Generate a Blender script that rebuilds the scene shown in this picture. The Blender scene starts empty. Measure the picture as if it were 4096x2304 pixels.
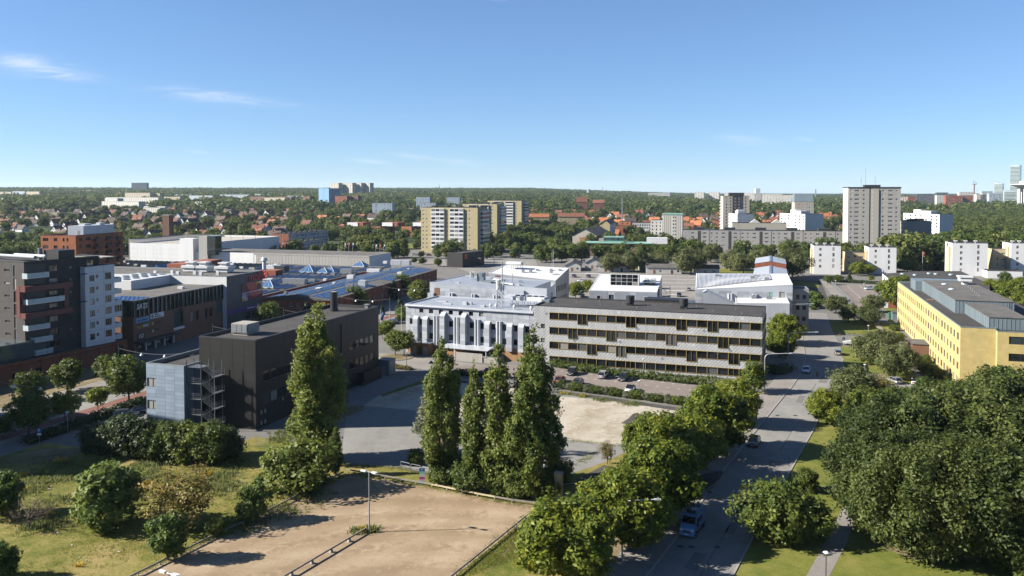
import bpy, math, random
import numpy as np
from mathutils import Vector, Matrix
# ------------------------------------------------------------------ camera, sky, sun, exposure
SC = bpy.context.scene
COL = SC.collection
FPX, YH, PITCH, CAMH = 3300.0, 764.0, math.radians(1.84), 45.0
YP = YH + FPX * math.tan(PITCH)
cd = bpy.data.cameras.new('camera'); cam = bpy.data.objects.new('camera', cd); COL.objects.link(cam)
cd.sensor_width = 36; cd.lens = 36 * FPX / 4096; cd.shift_y = -(1152 - YP) / 4096
cd.clip_start = 1; cd.clip_end = 60000
cam.location = (0, 0, CAMH); cam.rotation_euler = (math.pi / 2 - PITCH, 0, 0)
SC.camera = cam
SUNV = Vector((-14.37, -1.12, 8.08)).normalized()          # towards the sun
SUN_EL = math.asin(SUNV.z); SUN_AZ = math.atan2(SUNV.x, SUNV.y)
world = bpy.data.worlds.new('World'); SC.world = world; world.use_nodes = True
nt = world.node_tree; nt.nodes.clear()
def wn(t, **k):
 n = nt.nodes.new(t)
 for a, b in k.items(): setattr(n, a, b)
 return n
sky = wn('ShaderNodeTexSky', sky_type='NISHITA', sun_disc=False, sun_elevation=SUN_EL, sun_rotation=SUN_AZ,
   altitude=50, air_density=.8, dust_density=0.0, ozone_density=10.0)
bg = wn('ShaderNodeBackground'); bg.inputs['Strength'].default_value = 0.066
wout = wn('ShaderNodeOutputWorld')
tc = wn('ShaderNodeTexCoord')
# thin cirrus: stretched noise on the sky direction
sep = wn('ShaderNodeSeparateXYZ'); nt.links.new(tc.outputs['Generated'], sep.inputs[0])
def wm(op, a, b=None, clamp=False):
 n = wn('ShaderNodeMath', operation=op); n.use_clamp = clamp
 for i, s in enumerate((a, b)):
  if s is None: continue
  if isinstance(s, (int, float)): n.inputs[i].default_value = s
  else: nt.links.new(s, n.inputs[i])
 return n.outputs[0]
ax = wm('DIVIDE', sep.outputs[0], sep.outputs[1]); el = wm('DIVIDE', sep.outputs[2], sep.outputs[1])
cmb = wn('ShaderNodeCombineXYZ')
nt.links.new(wm('ADD', wm('MULTIPLY', ax, 7.0), wm('MULTIPLY', el, 9.0)), cmb.inputs[0]); nt.links.new(wm('MULTIPLY', el, 55.0), cmb.inputs[1])
nz = wn('ShaderNodeTexNoise'); nz.inputs['Scale'].default_value = 1.3; nz.inputs['Detail'].default_value = 7; nz.inputs['Roughness'].default_value = .62
nz.inputs['Distortion'].default_value = 1.2
nt.links.new(cmb.outputs[0], nz.inputs['Vector'])
CLOUDS = [(-.575, .149, .05, .011, 1.0), (-.60, .158, .03, .008, .6), (-.535, .139, .04, .006, .6), (-.37, .115, .06, .008, .7), (-.31, .108, .05, .005, .6), (-.381, .0476, .012, .002, .6), (-.09, .0385, .045, .0035, .6), (-.07, .037, .02, .0025, .7), (-.178, .0375, .018, .003, .5), (.28, .061, .03, .0055, .5), (.355, .0625, .012, .0025, .5), (-.03, .232, .02, .002, .5), (-.165, .0345, .02, .003, .3)]
tot = None
for (cx, ce, sx, se, am) in CLOUDS:
 dx = wm('DIVIDE', wm('SUBTRACT', ax, cx), sx)
 dy = wm('DIVIDE', wm('SUBTRACT', wm('SUBTRACT', el, ce), wm('MULTIPLY', wm('SUBTRACT', ax, cx), -.12)), se)
 g = wm('MULTIPLY', wm('EXPONENT', wm('MULTIPLY', wm('ADD', wm('MULTIPLY', dx, dx), wm('MULTIPLY', dy, dy)), -1.0)), am)
 tot = g if tot is None else wm('ADD', tot, g)
fr = wm('MULTIPLY', tot, wm('MULTIPLY', wm('SUBTRACT', nz.outputs[0], .36), 2.6), True)
front = wm('GREATER_THAN', sep.outputs[1], 0.05)
fr = wm('MULTIPLY', fr, front)
fr = wm('MULTIPLY', fr, .62)
mx = wn('ShaderNodeMix', data_type='RGBA'); mx.inputs[7].default_value = (5.0, 5.1, 5.3, 1)
nt.links.new(fr, mx.inputs[0])
hs = wn('ShaderNodeHueSaturation'); hs.inputs['Saturation'].default_value = .96
gm = wn('ShaderNodeGamma'); gm.inputs[1].default_value = .8
nt.links.new(sky.outputs[0], gm.inputs[0]); nt.links.new(gm.outputs[0], hs.inputs['Color']); nt.links.new(hs.outputs[0], mx.inputs[6])
nt.links.new(mx.outputs[2], bg.inputs['Color']); nt.links.new(bg.outputs[0], wout.inputs['Surface'])
sl = bpy.data.lights.new('sun', 'SUN'); sl.energy = 5.0; sl.angle = math.radians(.53); sl.color = (1, .93, .82)
so = bpy.data.objects.new('sun', sl); COL.objects.link(so); so.location = (-100, 0, 150)
so.rotation_euler = SUNV.to_track_quat('Z', 'Y').to_euler()
vs = SC.view_settings; vs.view_transform = 'Standard'; vs.look = 'None'; vs.gamma = 1; vs.use_curve_mapping = False
vs.exposure = 1.72
SC.cycles.use_denoising = True
SC.cycles.max_bounces = 4; SC.cycles.diffuse_bounces = 2; SC.cycles.glossy_bounces = 2; SC.cycles.transmission_bounces = 3
SC.cycles.transparent_max_bounces = 8; SC.cycles.volume_bounces = 0
SC.cycles.caustics_reflective = False; SC.cycles.caustics_refractive = False
# ------------------------------------------------------------------ surveying: picture point -> place on a level plane
CR = dict(A=(0, 900), B=(0, 1476), C=(1024, 700), D=(1024, 1100), E=(2048, 700), F=(2048, 1100), G=(3072, 700), H=(3072, 1100),
   I=(0, 1728), J=(1024, 1728), K=(2048, 1728), L=(3072, 1728), M=(1024, 1400), N=(2048, 1400))
def px(c, u, v):
 if c is None: return u, v
 x, y = CR[c]; k = 1024 / 2576
 return x + u * k, y + v * k
def ray(x, y):
 dx = (x - 2048) / FPX; dy = -(y - YP) / FPX
 return dx, math.cos(PITCH) + dy * math.sin(PITCH), -math.sin(PITCH) + dy * math.cos(PITCH)
def at(c, u, v, z=0.0):
 r = ray(*px(c, u, v)); t = (z - CAMH) / r[2]
 return (r[0] * t, r[1] * t)
def atY(c, u, v, Y):
 r = ray(*px(c, u, v)); t = Y / r[1]
 return (r[0] * t, CAMH + r[2] * t)
def terr(x, y):
 """gently rising land far to the south, flat towards the sea"""
 d = math.hypot(x, y)
 if d < 750: return 0.0
 k = x / max(y, 1)
 s = min(1, max(.12, 1 - (k - .02) / .25))
 r = min(d, 5600) - 750
 return s * (.0098 * r)
# ------------------------------------------------------------------ materials
MATS = {}
ALB = .64           # the photograph is exposed bright: surfaces are set by their true, darker reflectance
def _n(t, ty, **k):
 n = t.nodes.new(ty)
 for a, b in k.items(): setattr(n, a, b)
 return n
def mat(name, col, rough=.75, var=.10, scale=.6, metal=0.0, col2=None, spec=.4, bump=0.0, bscale=20, objvar=0.0, streak=False, fine=None):
 """plain procedural surface: colour broken by two noises in world space"""
 if name in MATS: return MATS[name]
 col = [c * ALB for c in col]; col2 = col2 and [c * ALB for c in col2]
 m = bpy.data.materials.new(name); m.use_nodes = True; MATS[name] = m
 t = m.node_tree; p = t.nodes['Principled BSDF']
 p.inputs['Roughness'].default_value = rough; p.inputs['Metallic'].default_value = metal; p.inputs['Specular IOR Level'].default_value = spec
 geo = _n(t, 'ShaderNodeNewGeometry')
 src = geo.outputs['Position']
 if streak:
  mp = _n(t, 'ShaderNodeMapping'); mp.inputs['Scale'].default_value = (1, 1, .12); t.links.new(src, mp.inputs[0]); src2 = mp.outputs[0]
 else: src2 = src
 n1 = _n(t, 'ShaderNodeTexNoise'); n1.inputs['Scale'].default_value = scale; n1.inputs['Detail'].default_value = 5; n1.inputs['Roughness'].default_value = .6
 t.links.new(src2, n1.inputs['Vector'])
 n2 = _n(t, 'ShaderNodeTexNoise'); n2.inputs['Scale'].default_value = fine or scale * 13; n2.inputs['Detail'].default_value = 2
 t.links.new(src, n2.inputs['Vector'])
 ad = _n(t, 'ShaderNodeMath', operation='MULTIPLY_ADD'); ad.inputs[1].default_value = .4; t.links.new(n2.outputs[0], ad.inputs[0])
 m6 = _n(t, 'ShaderNodeMath', operation='MULTIPLY'); m6.inputs[1].default_value = .6; t.links.new(n1.outputs[0], m6.inputs[0]); t.links.new(m6.outputs[0], ad.inputs[2])
 val = ad.outputs[0]
 if objvar:
  oi = _n(t, 'ShaderNodeObjectInfo')
  a2 = _n(t, 'ShaderNodeMath', operation='MULTIPLY_ADD'); a2.inputs[1].default_value = objvar; t.links.new(oi.outputs['Random'], a2.inputs[0])
  s2 = _n(t, 'ShaderNodeMath', operation='SUBTRACT'); s2.inputs[1].default_value = objvar / 2; t.links.new(val, s2.inputs[0]); t.links.new(s2.outputs[0], a2.inputs[2]); val = a2.outputs[0]
 cr = _n(t, 'ShaderNodeValToRGB'); t.links.new(val, cr.inputs[0])
 e = cr.color_ramp.elements
 if col2 is None:
  lo = [max(0, c * (1 - var * 1.6)) for c in col]; hi = [min(1, c * (1 + var * 1.6)) for c in col]
 else: lo, hi = col, col2
 e[0].position = .33; e[1].position = .67
 e[0].color = (*lo[:3], 1); e[1].color = (*hi[:3], 1)
 t.links.new(cr.outputs[0], p.inputs['Base Color'])
 if bump:
  b = _n(t, 'ShaderNodeBump'); b.inputs['Strength'].default_value = bump; b.inputs['Distance'].default_value = .05
  n3 = _n(t, 'ShaderNodeTexNoise'); n3.inputs['Scale'].default_value = bscale; n3.inputs['Detail'].default_value = 3
  t.links.new(src, n3.inputs['Vector']); t.links.new(n3.outputs[0], b.inputs['Height']); t.links.new(b.outputs[0], p.inputs['Normal'])
 return m
def glassmat(name, dark=(.012, .016, .02), cur=(.35, .34, .31), share=.28, rough=.04, spec=.6):
 """window glass; a share of the panes has blinds or curtains behind it"""
 if name in MATS: return MATS[name]
 m = bpy.data.materials.new(name); m.use_nodes = True; MATS[name] = m
 t = m.node_tree; p = t.nodes['Principled BSDF']
 p.inputs['Roughness'].default_value = rough; p.inputs['Specular IOR Level'].default_value = spec
 oi = _n(t, 'ShaderNodeObjectInfo'); cr = _n(t, 'ShaderNodeValToRGB'); cr.color_ramp.interpolation = 'CONSTANT'; cur = [c * ALB for c in cur]; dark = [c * ALB for c in dark]
 e = cr.color_ramp.elements; e[0].color = (*dark, 1); e[1].position = 1 - share; e[1].color = (*cur, 1)
 x = e.new((1 - share) * .5); x.color = (dark[0] * 2.2, dark[1] * 2.4, dark[2] * 2.6, 1)
 y = e.new(1 - share * .5); y.color = (cur[0] * .35, cur[1] * .38, cur[2] * .45, 1)
 t.links.new(oi.outputs['Random'], cr.inputs[0]); t.links.new(cr.outputs[0], p.inputs['Base Color'])
 return m
def plain(name, col, rough=.5, metal=0.0, spec=.5, coat=0.0):
 if name in MATS: return MATS[name]
 m = bpy.data.materials.new(name); m.use_nodes = True; MATS[name] = m
 p = m.node_tree.nodes['Principled BSDF']; p.inputs['Base Color'].default_value = (*[c * ALB for c in col], 1); p.inputs['Roughness'].default_value = rough
 p.inputs['Metallic'].default_value = metal; p.inputs['Specular IOR Level'].default_value = spec; p.inputs['Coat Weight'].default_value = coat
 return m
# ------------------------------------------------------------------ mesh building
class MB:
 def __init__(s): s.v = []; s.f = []; s.m = []
 def quad(s, a, b, c, d, m=0):
  i = len(s.v); s.v += [a, b, c, d]; s.f.append((i, i + 1, i + 2, i + 3)); s.m.append(m); return s
 def tri(s, a, b, c, m=0):
  i = len(s.v); s.v += [a, b, c]; s.f.append((i, i + 1, i + 2)); s.m.append(m); return s
 def poly(s, pts, m=0):
  i = len(s.v); s.v += list(pts); s.f.append(tuple(range(i, i + len(pts)))); s.m.append(m); return s
 def box(s, x0, x1, y0, y1, z0, z1, m=0, bottom=True):
  i = len(s.v)
  s.v += [(x0, y0, z0), (x1, y0, z0), (x1, y1, z0), (x0, y1, z0), (x0, y0, z1), (x1, y0, z1), (x1, y1, z1), (x0, y1, z1)]
  fs = [(4, 5, 6, 7), (0, 1, 5, 4), (1, 2, 6, 5), (2, 3, 7, 6), (3, 0, 4, 7)]
  if bottom: fs.append((3, 2, 1, 0))
  for f in fs: s.f.append(tuple(i + k for k in f)); s.m.append(m)
  return s
 def prism(s, pts, z0, z1, m=0, mtop=None, bottom=False):
  """pts counter-clockwise (x,y)"""
  n = len(pts); i = len(s.v)
  zt = z1 if callable(z1) else (lambda x, y: z1)
  s.v += [(x, y, z0) for x, y in pts] + [(x, y, zt(x, y)) for x, y in pts]
  for k in range(n):
   j = (k + 1) % n; s.f.append((i + k, i + j, i + n + j, i + n + k)); s.m.append(m)
  s.f.append(tuple(i + n + k for k in range(n))); s.m.append(m if mtop is None else mtop)
  if bottom: s.f.append(tuple(i + k for k in reversed(range(n)))); s.m.append(m)
  return s
 def cyl(s, x, y, z0, z1, r, n=10, m=0, r2=None, cap=True):
  r2 = r if r2 is None else r2; i = len(s.v)
  for z, q in ((z0, r), (z1, r2)):
   s.v += [(x + q * math.cos(2 * math.pi * k / n), y + q * math.sin(2 * math.pi * k / n), z) for k in range(n)]
  for k in range(n):
   j = (k + 1) % n; s.f.append((i + k, i + j, i + n + j, i + n + k)); s.m.append(m)
  if cap: s.f.append(tuple(i + n + k for k in range(n))); s.m.append(m); s.f.append(tuple(i + k for k in reversed(range(n)))); s.m.append(m)
  return s
 def tube(s, p, q, r, n=6, m=0, r2=None):
  p = Vector(p); q = Vector(q); d = (q - p)
  if d.length < 1e-6: return s
  d.normalize(); a = d.orthogonal().normalized(); b = d.cross(a); r2 = r if r2 is None else r2; i = len(s.v)
  for c, rr in ((p, r), (q, r2)):
   for k in range(n):
    t = 2 * math.pi * k / n; s.v.append(tuple(c + (a * math.cos(t) + b * math.sin(t)) * rr))
  for k in range(n):
   j = (k + 1) % n; s.f.append((i + k, i + j, i + n + j, i + n + k)); s.m.append(m)
  s.f.append(tuple(i + n + k for k in range(n))); s.m.append(m); s.f.append(tuple(i + k for k in reversed(range(n)))); s.m.append(m)
  return s
 def path(s, pts, r, n=6, m=0):
  for a, b in zip(pts, pts[1:]): s.tube(a, b, r, n, m)
  return s
 def mesh(s, name, mats, smooth=False):
  me = bpy.data.meshes.new(name); me.from_pydata(s.v, [], s.f)
  for x in mats: me.materials.append(x)
  if len(mats) > 1: me.polygons.foreach_set('material_index', s.m)
  if smooth: me.polygons.foreach_set('use_smooth', [True] * len(s.f))
  me.update(); return me
def link(name, me, parent=None, loc=(0, 0, 0), rz=0.0, scale=None, rot=None):
 o = bpy.data.objects.new(name, me); COL.objects.link(o); o.location = loc
 if rot is not None: o.rotation_euler = rot
 elif rz: o.rotation_euler = (0, 0, rz)
 if scale is not None: o.scale = scale if not isinstance(scale, (int, float)) else (scale,) * 3
 if parent is not None: o.parent = parent
 return o
def tag(o, label=None, cat=None, group=None, kind=None):
 if label: o['label'] = label
 if cat: o['category'] = cat
 if group: o['group'] = group
 if kind: o['kind'] = kind
 return o
def thing(name, label, cat, loc=(0, 0, 0), rz=0.0, group=None):
 if len(loc) == 2: loc = (loc[0], loc[1], 0)
 return tag(link(name, None, None, loc, rz), label, cat, group)
def part(name, mb, mats, parent, **k):
 sm = k.pop('smooth', False)
 return link(name, mb.mesh(name, mats if isinstance(mats, (list, tuple)) else [mats], sm), parent, **k)
def copy_tree(o, parent=None):
 c = o.copy(); COL.objects.link(c); c.parent = parent
 for ch in list(o.children): copy_tree(ch, c)
 return c
R = math.radians
rng = random.Random(7)
# ------------------------------------------------------------------ ground materials
def ground3(name, c1, c2, c3, s1, s2, fine, rough=.95, p=(.38, .52, .64), aniso=None, bump=.15, bsc=9, rot=0.0, rings=None):
 c1, c2, c3 = [[v * ALB for v in c] for c in (c1, c2, c3)]
 m = bpy.data.materials.new(name); m.use_nodes = True; MATS[name] = m
 t = m.node_tree; P = t.nodes['Principled BSDF']; P.inputs['Roughness'].default_value = rough; P.inputs['Specular IOR Level'].default_value = .15
 geo = _n(t, 'ShaderNodeNewGeometry'); mp = _n(t, 'ShaderNodeMapping'); mp.inputs['Rotation'].default_value = (0, 0, rot)
 if aniso: mp.inputs['Scale'].default_value = aniso
 t.links.new(geo.outputs['Position'], mp.inputs[0])
 def noise(sc, det=5, src=None, rg=.6):
  n = _n(t, 'ShaderNodeTexNoise'); n.inputs['Scale'].default_value = sc; n.inputs['Detail'].default_value = det; n.inputs['Roughness'].default_value = rg
  t.links.new(src or geo.outputs['Position'], n.inputs['Vector']); return n.outputs[0]
 a = noise(s1, 6, mp.outputs[0], .65); b = noise(s2, 4); f = noise(fine, 2)
 def mad(x, k, y):
  n = _n(t, 'ShaderNodeMath', operation='MULTIPLY_ADD'); n.inputs[1].default_value = k; t.links.new(x, n.inputs[0])
  if isinstance(y, float): n.inputs[2].default_value = y
  else: t.links.new(y, n.inputs[2])
  return n.outputs[0]
 v = mad(a, .55, mad(b, .27, mad(f, .30, -.06)))
 for (cx, cy, fq, am) in rings or ():       # old wheel tracks: faint arcs round a turning point
  vd = _n(t, 'ShaderNodeVectorMath', operation='DISTANCE'); vd.inputs[1].default_value = (cx, cy, 0); t.links.new(geo.outputs['Position'], vd.inputs[0])
  sn = _n(t, 'ShaderNodeMath', operation='SINE'); t.links.new(mad(b, 9.0, mad(vd.outputs['Value'], fq, 0.0)), sn.inputs[0])
  mu = _n(t, 'ShaderNodeMath', operation='MULTIPLY'); t.links.new(sn.outputs[0], mu.inputs[0]); t.links.new(a, mu.inputs[1]); v = mad(mu.outputs[0], am, v)
 cr = _n(t, 'ShaderNodeValToRGB'); e = cr.color_ramp.elements
 e[0].position = p[0]; e[0].color = (*c1, 1); e[1].position = p[2]; e[1].color = (*c3, 1); x = e.new(p[1]); x.color = (*c2, 1)
 t.links.new(v, cr.inputs[0]); t.links.new(cr.outputs[0], P.inputs['Base Color'])
 bp = _n(t, 'ShaderNodeBump'); bp.inputs['Strength'].default_value = bump; bp.inputs['Distance'].default_value = .1
 t.links.new(noise(bsc, 3), bp.inputs['Height']); t.links.new(bp.outputs[0], P.inputs['Normal'])
 return m
g_far = ground3('far_land', (.030, .048, .014), (.045, .065, .02), (.11, .11, .05), .004, .02, .2)
g_lawn = ground3('rough_lawn', (.085, .115, .016), (.19, .178, .04), (.34, .262, .11), .085, .5, 3.2, p=(.40, .50, .62), bump=.5, bsc=6)
g_mown = ground3('mown_lawn', (.075, .115, .016), (.165, .175, .034), (.285, .235, .085), .07, .6, 4, p=(.36, .52, .68), bump=.3, bsc=8)
g_gravel = ground3('brown_gravel', (.265, .192, .122), (.345, .26, .17), (.43, .34, .235), .12, .9, 5, p=(.38, .52, .66), aniso=(.22, 1, 1), bump=.25, bsc=8, rot=R(-60), rings=((-12, 80, 1.15, .10), (-38, 118, .8, .08)))
g_plaza = ground3('pale_gravel', (.32, .265, .19), (.445, .405, .33), (.53, .49, .41), .09, .8, 6, p=(.40, .5, .66), bump=.25, rings=((40, 150, .9, .07),))
g_asph = ground3('asphalt', (.155, .15, .142), (.185, .18, .17), (.225, .215, .20), .08, .7, 7, p=(.36, .52, .68), bump=.1)
g_road = ground3('worn_road', (.20, .195, .185), (.255, .248, .235), (.31, .30, .285), .09, .6, 6, p=(.38, .52, .66), aniso=(1, .3, 1), rot=R(27), bump=.1)
g_park = ground3('reddish_asphalt', (.20, .17, .155), (.235, .20, .18), (.27, .235, .21), .1, .6, 7, bump=.1)
g_pave = ground3('paving', (.22, .205, .19), (.27, .25, .23), (.33, .31, .28), .12, .9, 4, bump=.1)
g_red = ground3('red_lane_asphalt', (.18, .085, .072), (.215, .105, .088), (.25, .13, .11), .2, 1, 6, bump=.1)
g_dirt = ground3('dry_dirt', (.09, .085, .03), (.22, .175, .10), (.32, .265, .175), .12, .8, 4, bump=.4)
g_white = mat('road_paint', (.62, .61, .58), .8, .2, 2)
g_dark = ground3('dark_asphalt', (.055, .05, .047), (.085, .08, .075), (.12, .11, .10), .3, 1.2, 7, bump=.2)
g_kerb = mat('kerb_stone', (.33, .31, .29), .85, .15, 1.5)
LAYER = [0.0]
def sheet(name, pts, m, lvl, sub=None):
 """flat ground sheet, lvl counts 4 mm layers"""
 z = .004 * lvl
 a = sum(p[0] * q[1] - q[0] * p[1] for p, q in zip(pts, pts[1:] + pts[:1]))
 if a < 0: pts = pts[::-1]
 o = part(name, MB().poly([(x, y, z) for x, y in pts]), m, None)
 return tag(o, kind='structure')
def ext(p, q, t):
 return (p[0] + (q[0] - p[0]) * t, p[1] + (q[1] - p[1]) * t)
# land: polar sheet round the camera, rising towards the south
mb = MB(); rad = [2, 60, 200, 400, 600, 750, 900, 1100, 1400, 1800, 2300, 3000, 3900, 4800, 5600, 7500, 10000, 14000]
NA = 72
for r in rad:
 for k in range(NA):
  a = 2 * math.pi * k / NA; x, y = r * math.sin(a), r * math.cos(a)
  mb.v.append((x, y, terr(x, y) if y > 0 else 0.0))
for i in range(len(rad) - 1):
 for k in range(NA):
  j = (k + 1) % NA; mb.f.append((i * NA + k, (i + 1) * NA + k, (i + 1) * NA + j, i * NA + j)); mb.m.append(0)
mb.f = [tuple(reversed(f)) for f in mb.f]
tag(part('ground', mb, g_far, None, smooth=True), kind='structure')
# a shallow strip of sea beyond the flat land to the west
sheet('urban_ground', [(-330, 30), (60, 30), (160, 30), (270, 330), (330, 560), (330, 640), (-330, 640)], g_asph, 1)
# --- foreground lawn between boulevard and road
LROAD = [(-3.4, 57), at('K', 1370, 1449), at('K', 1680, 1045), at('K', 2140, 390), at('K', 2235, 270), at('H', 150, 1240), at('H', 245, 1130), at('H', 330, 1000), at('H', 382, 850), at('H', 362, 700), at('H', 345, 560), at('H', 305, 430), at('H', 262, 372)]
RROAD = [(5.8, 57), at('K', 2212, 1449), at('K', 2390, 1110), at('L', 135, 545), at('L', 330, 190), at('L', 440, 0), (72.5, 186), at('H', 745, 975), at('H', 752, 840), at('H', 728, 720), at('H', 655, 575), at('H', 612, 455), at('H', 590, 385)]
def shift_line(L, off):
 out = []
 for i, p in enumerate(L):
  a = L[max(0, i - 1)]; b = L[min(len(L) - 1, i + 1)]
  d = Vector((b[0] - a[0], b[1] - a[1])).normalized(); out.append((p[0] + d.y * off, p[1] - d.x * off))
 return out
SW_IN = shift_line(LROAD, -.25); SW_OUT = shift_line(LROAD, -5.0)
sheet('lawn', [(-105, 45), (-101, 118), at('B', 0, 880), at('B', 480, 740), at('B', 880, 800), at('B', 2300, 770), at('M', 0, 870), at('M', 320, 930), at('M', 870, 1125), at('M', 1440, 1188), at('M', 1800, 1265), at('N', 0, 1280), at('N', 430, 1330), at('N', 640, 1150), at('N', 930, 980), at('N', 1730, 610), at('N', 2330, 470), at('H', 0, 1150)] + [p for p in SW_OUT[::-1] if p[1] < 190] + [(-12, 45)], g_lawn, 3)
sheet('dirt_verge', [at('B', 0, 960), at('B', 480, 960), at('B', 700, 890), at('B', 900, 800), at('B', 420, 800), at('B', 0, 900)], g_dirt, 5)
sheet('dirt_verge', [at('K', 0, 700), at('K', 300, 740), at('K', 560, 790), at('K', 300, 870), at('J', 2300, 1449), at('J', 2576, 1100), at('K', 290, 780), at('J', 2300, 650), at('J', 1800, 540)], g_dirt, 5)
sheet('dirt_verge', [at('K', 440, 800), at('K', 900, 560), at('K', 1500, 330), at('N', 1800, 900), at('N', 2350, 560), at('H', 0, 1190)] + [p for p in SW_OUT[::-1] if 60 < p[1] < 180] + [at('K', 700, 1449)], g_dirt, 6)
# --- brown gravel car park
gl0, gl1 = at('I', 1370, 1449), at('J', 905, 425); gr0, gr1 = at('J', 2010, 1449), at('K', 292, 762)
GRAVEL = [ext(gl1, gl0, 2.2), gl0, at('I', 2190, 1050), gl1, at('J', 1300, 480), at('J', 1800, 572), at('J', 2576, 722), gr1, gr0, ext(gr1, gr0, 2.0)]
sheet('gravel_car_park', GRAVEL, g_gravel, 8)
# --- plaza: asphalt yard with pale gravel field
sheet('plaza', [at('M', 860, 1080), at('M', 930, 1150), at('M', 1440, 1186), at('M', 1800, 1255), at('N', 300, 1250), at('N', 600, 1245), at('N', 930, 1130), at('N', 1500, 860), at('N', 1730, 600), at('N', 500, 420), at('N', 0, 380), at('M', 2000, 280), at('M', 1240, 250), at('M', 950, 430), at('M', 900, 700)], g_road, 4)
sheet('gravel_field', [at('N', 500, 470), at('N', 900, 500), at('N', 1400, 575), at('N', 1700, 622), at('N', 1480, 800), at('N', 1050, 960), at('N', 800, 935), at('N', 530, 905), at('N', 0, 760), at('M', 1500, 600), at('M', 1080, 560), at('M', 1240, 460), at('M', 1760, 320), at('M', 2300, 330), at('N', 100, 400)], g_plaza, 7)
sheet('asphalt_patch', [at('N', 1095, 738), at('N', 1170, 690), at('N', 1215, 645), at('N', 1265, 630), at('N', 1285, 650), at('N', 1260, 690), at('N', 1225, 745), at('N', 1170, 750)], g_dark, 9)
sheet('path', [at('N', 500, 418), at('N', 900, 465), at('N', 1400, 540), at('N', 1730, 590), at('N', 1720, 622), at('N', 1300, 555), at('N', 900, 495), at('N', 500, 440), at('M', 2040, 330), at('M', 2040, 305)], g_dark, 8)
sheet('grass_verge', [at('M', 1250, 470), at('M', 1340, 420), at('M', 1740, 285), at('M', 1740, 315), at('M', 1400, 425), at('M', 1280, 470)], g_lawn, 9)
sheet('grass_verge', [at('M', 900, 620), at('M', 950, 560), at('M', 1080, 560), at('M', 1090, 600), at('M', 980, 650), at('M', 900, 670)], g_dirt, 9)
# --- car park in front of the office
sheet('office_car_park', [at('M', 1900, 170), at('N', 0, 150), at('N', 440, 175), at('N', 800, 235), at('N', 1300, 295), at('N', 1850, 355), at('N', 2370, 440), at('N', 2500, 500), at('N', 1780, 560), at('N', 1300, 475), at('N', 480, 352), at('N', 0, 280), at('M', 2050, 250)], g_park, 6)
sheet('forecourt', [at('M', 1240, 30), at('M', 1560, 60), at('M', 2050, 120), at('M', 2560, 190), at('M', 2400, 225), at('M', 2040, 215), at('M', 1760, 205), at('M', 1330, 150), at('M', 1240, 140)], g_pave, 5)
# --- street on the right
sheet('road', [LROAD[0]] + LROAD[1:] + RROAD[::-1], g_road, 7)
d0 = [at('K', 2140, 388), at('K', 2085, 480), at('K', 1880, 620), at('K', 1600, 740), at('K', 700, 560), at('K', 640, 480), at('N', 930, 1160), at('K', 1700, 470)]
sheet('driveway', d0, g_dark, 8)
def slab(name, A, B, z, m):
 mb_ = MB()
 for i in range(len(A) - 1):
  a, b, c, d = A[i], A[i + 1], B[i + 1], B[i]
  mb_.quad((*d, z), (*a, z), (*b, z), (*c, z)); mb_.quad((*a, 0), (*b, 0), (*b, z), (*a, z)); mb_.quad((*c, 0), (*d, 0), (*d, z), (*c, z))
 return tag(part(name, mb_, m, None), kind='structure')
S1a, S1b = [SW_IN[0], SW_IN[1], SW_IN[2], ext(SW_IN[2], SW_IN[3], .62)], [SW_OUT[0], SW_OUT[1], SW_OUT[2], ext(SW_OUT[2], SW_OUT[3], .55)]
S2a, S2b = [ext(SW_IN[2], SW_IN[3], .97)] + SW_IN[3:], [ext(SW_OUT[2], SW_OUT[3], .98)] + SW_OUT[3:]
slab('pavement', S1a, S1b, .12, g_pave); slab('pavement', S2a, S2b, .12, g_pave)
K1 = shift_line(LROAD, -.02); K2 = shift_line(LROAD, -.25)
slab('kerb', [K1[0], K1[1], K1[2], ext(K1[2], K1[3], .6)], [K2[0], K2[1], K2[2], ext(K2[2], K2[3], .6)], .125, g_kerb)
slab('kerb', [ext(K1[2], K1[3], .97)] + K1[3:], [ext(K2[2], K2[3], .97)] + K2[3:], .125, g_kerb)
slab('kerb', shift_line(RROAD[:9], .22), RROAD[:9], .10, g_kerb)
for k, (c, u, v, w_, l_) in enumerate((('K', 1850, 1300, 1.6, 5), ('K', 2250, 900, 1.2, 9), ('L', 60, 330, 2.0, 4), ('H', 330, 1250, 1.4, 7), ('H', 560, 1060, 1.8, 6), ('H', 520, 600, 2.4, 4), ('K', 2050, 1180, .25, 16), ('H', 420, 1200, .25, 22), ('L', 200, 60, .2, 18))):
 x, y = at(c, u, v); d = Vector((.45, .893)); n = Vector((.893, -.45)) * w_ / 2; d *= l_ / 2; sheet('asphalt_patch', [(x - d.x - n.x, y - d.y - n.y), (x - d.x + n.x, y - d.y + n.y), (x + d.x + n.x, y + d.y + n.y), (x + d.x - n.x, y + d.y - n.y)], g_asph, 8)
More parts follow.
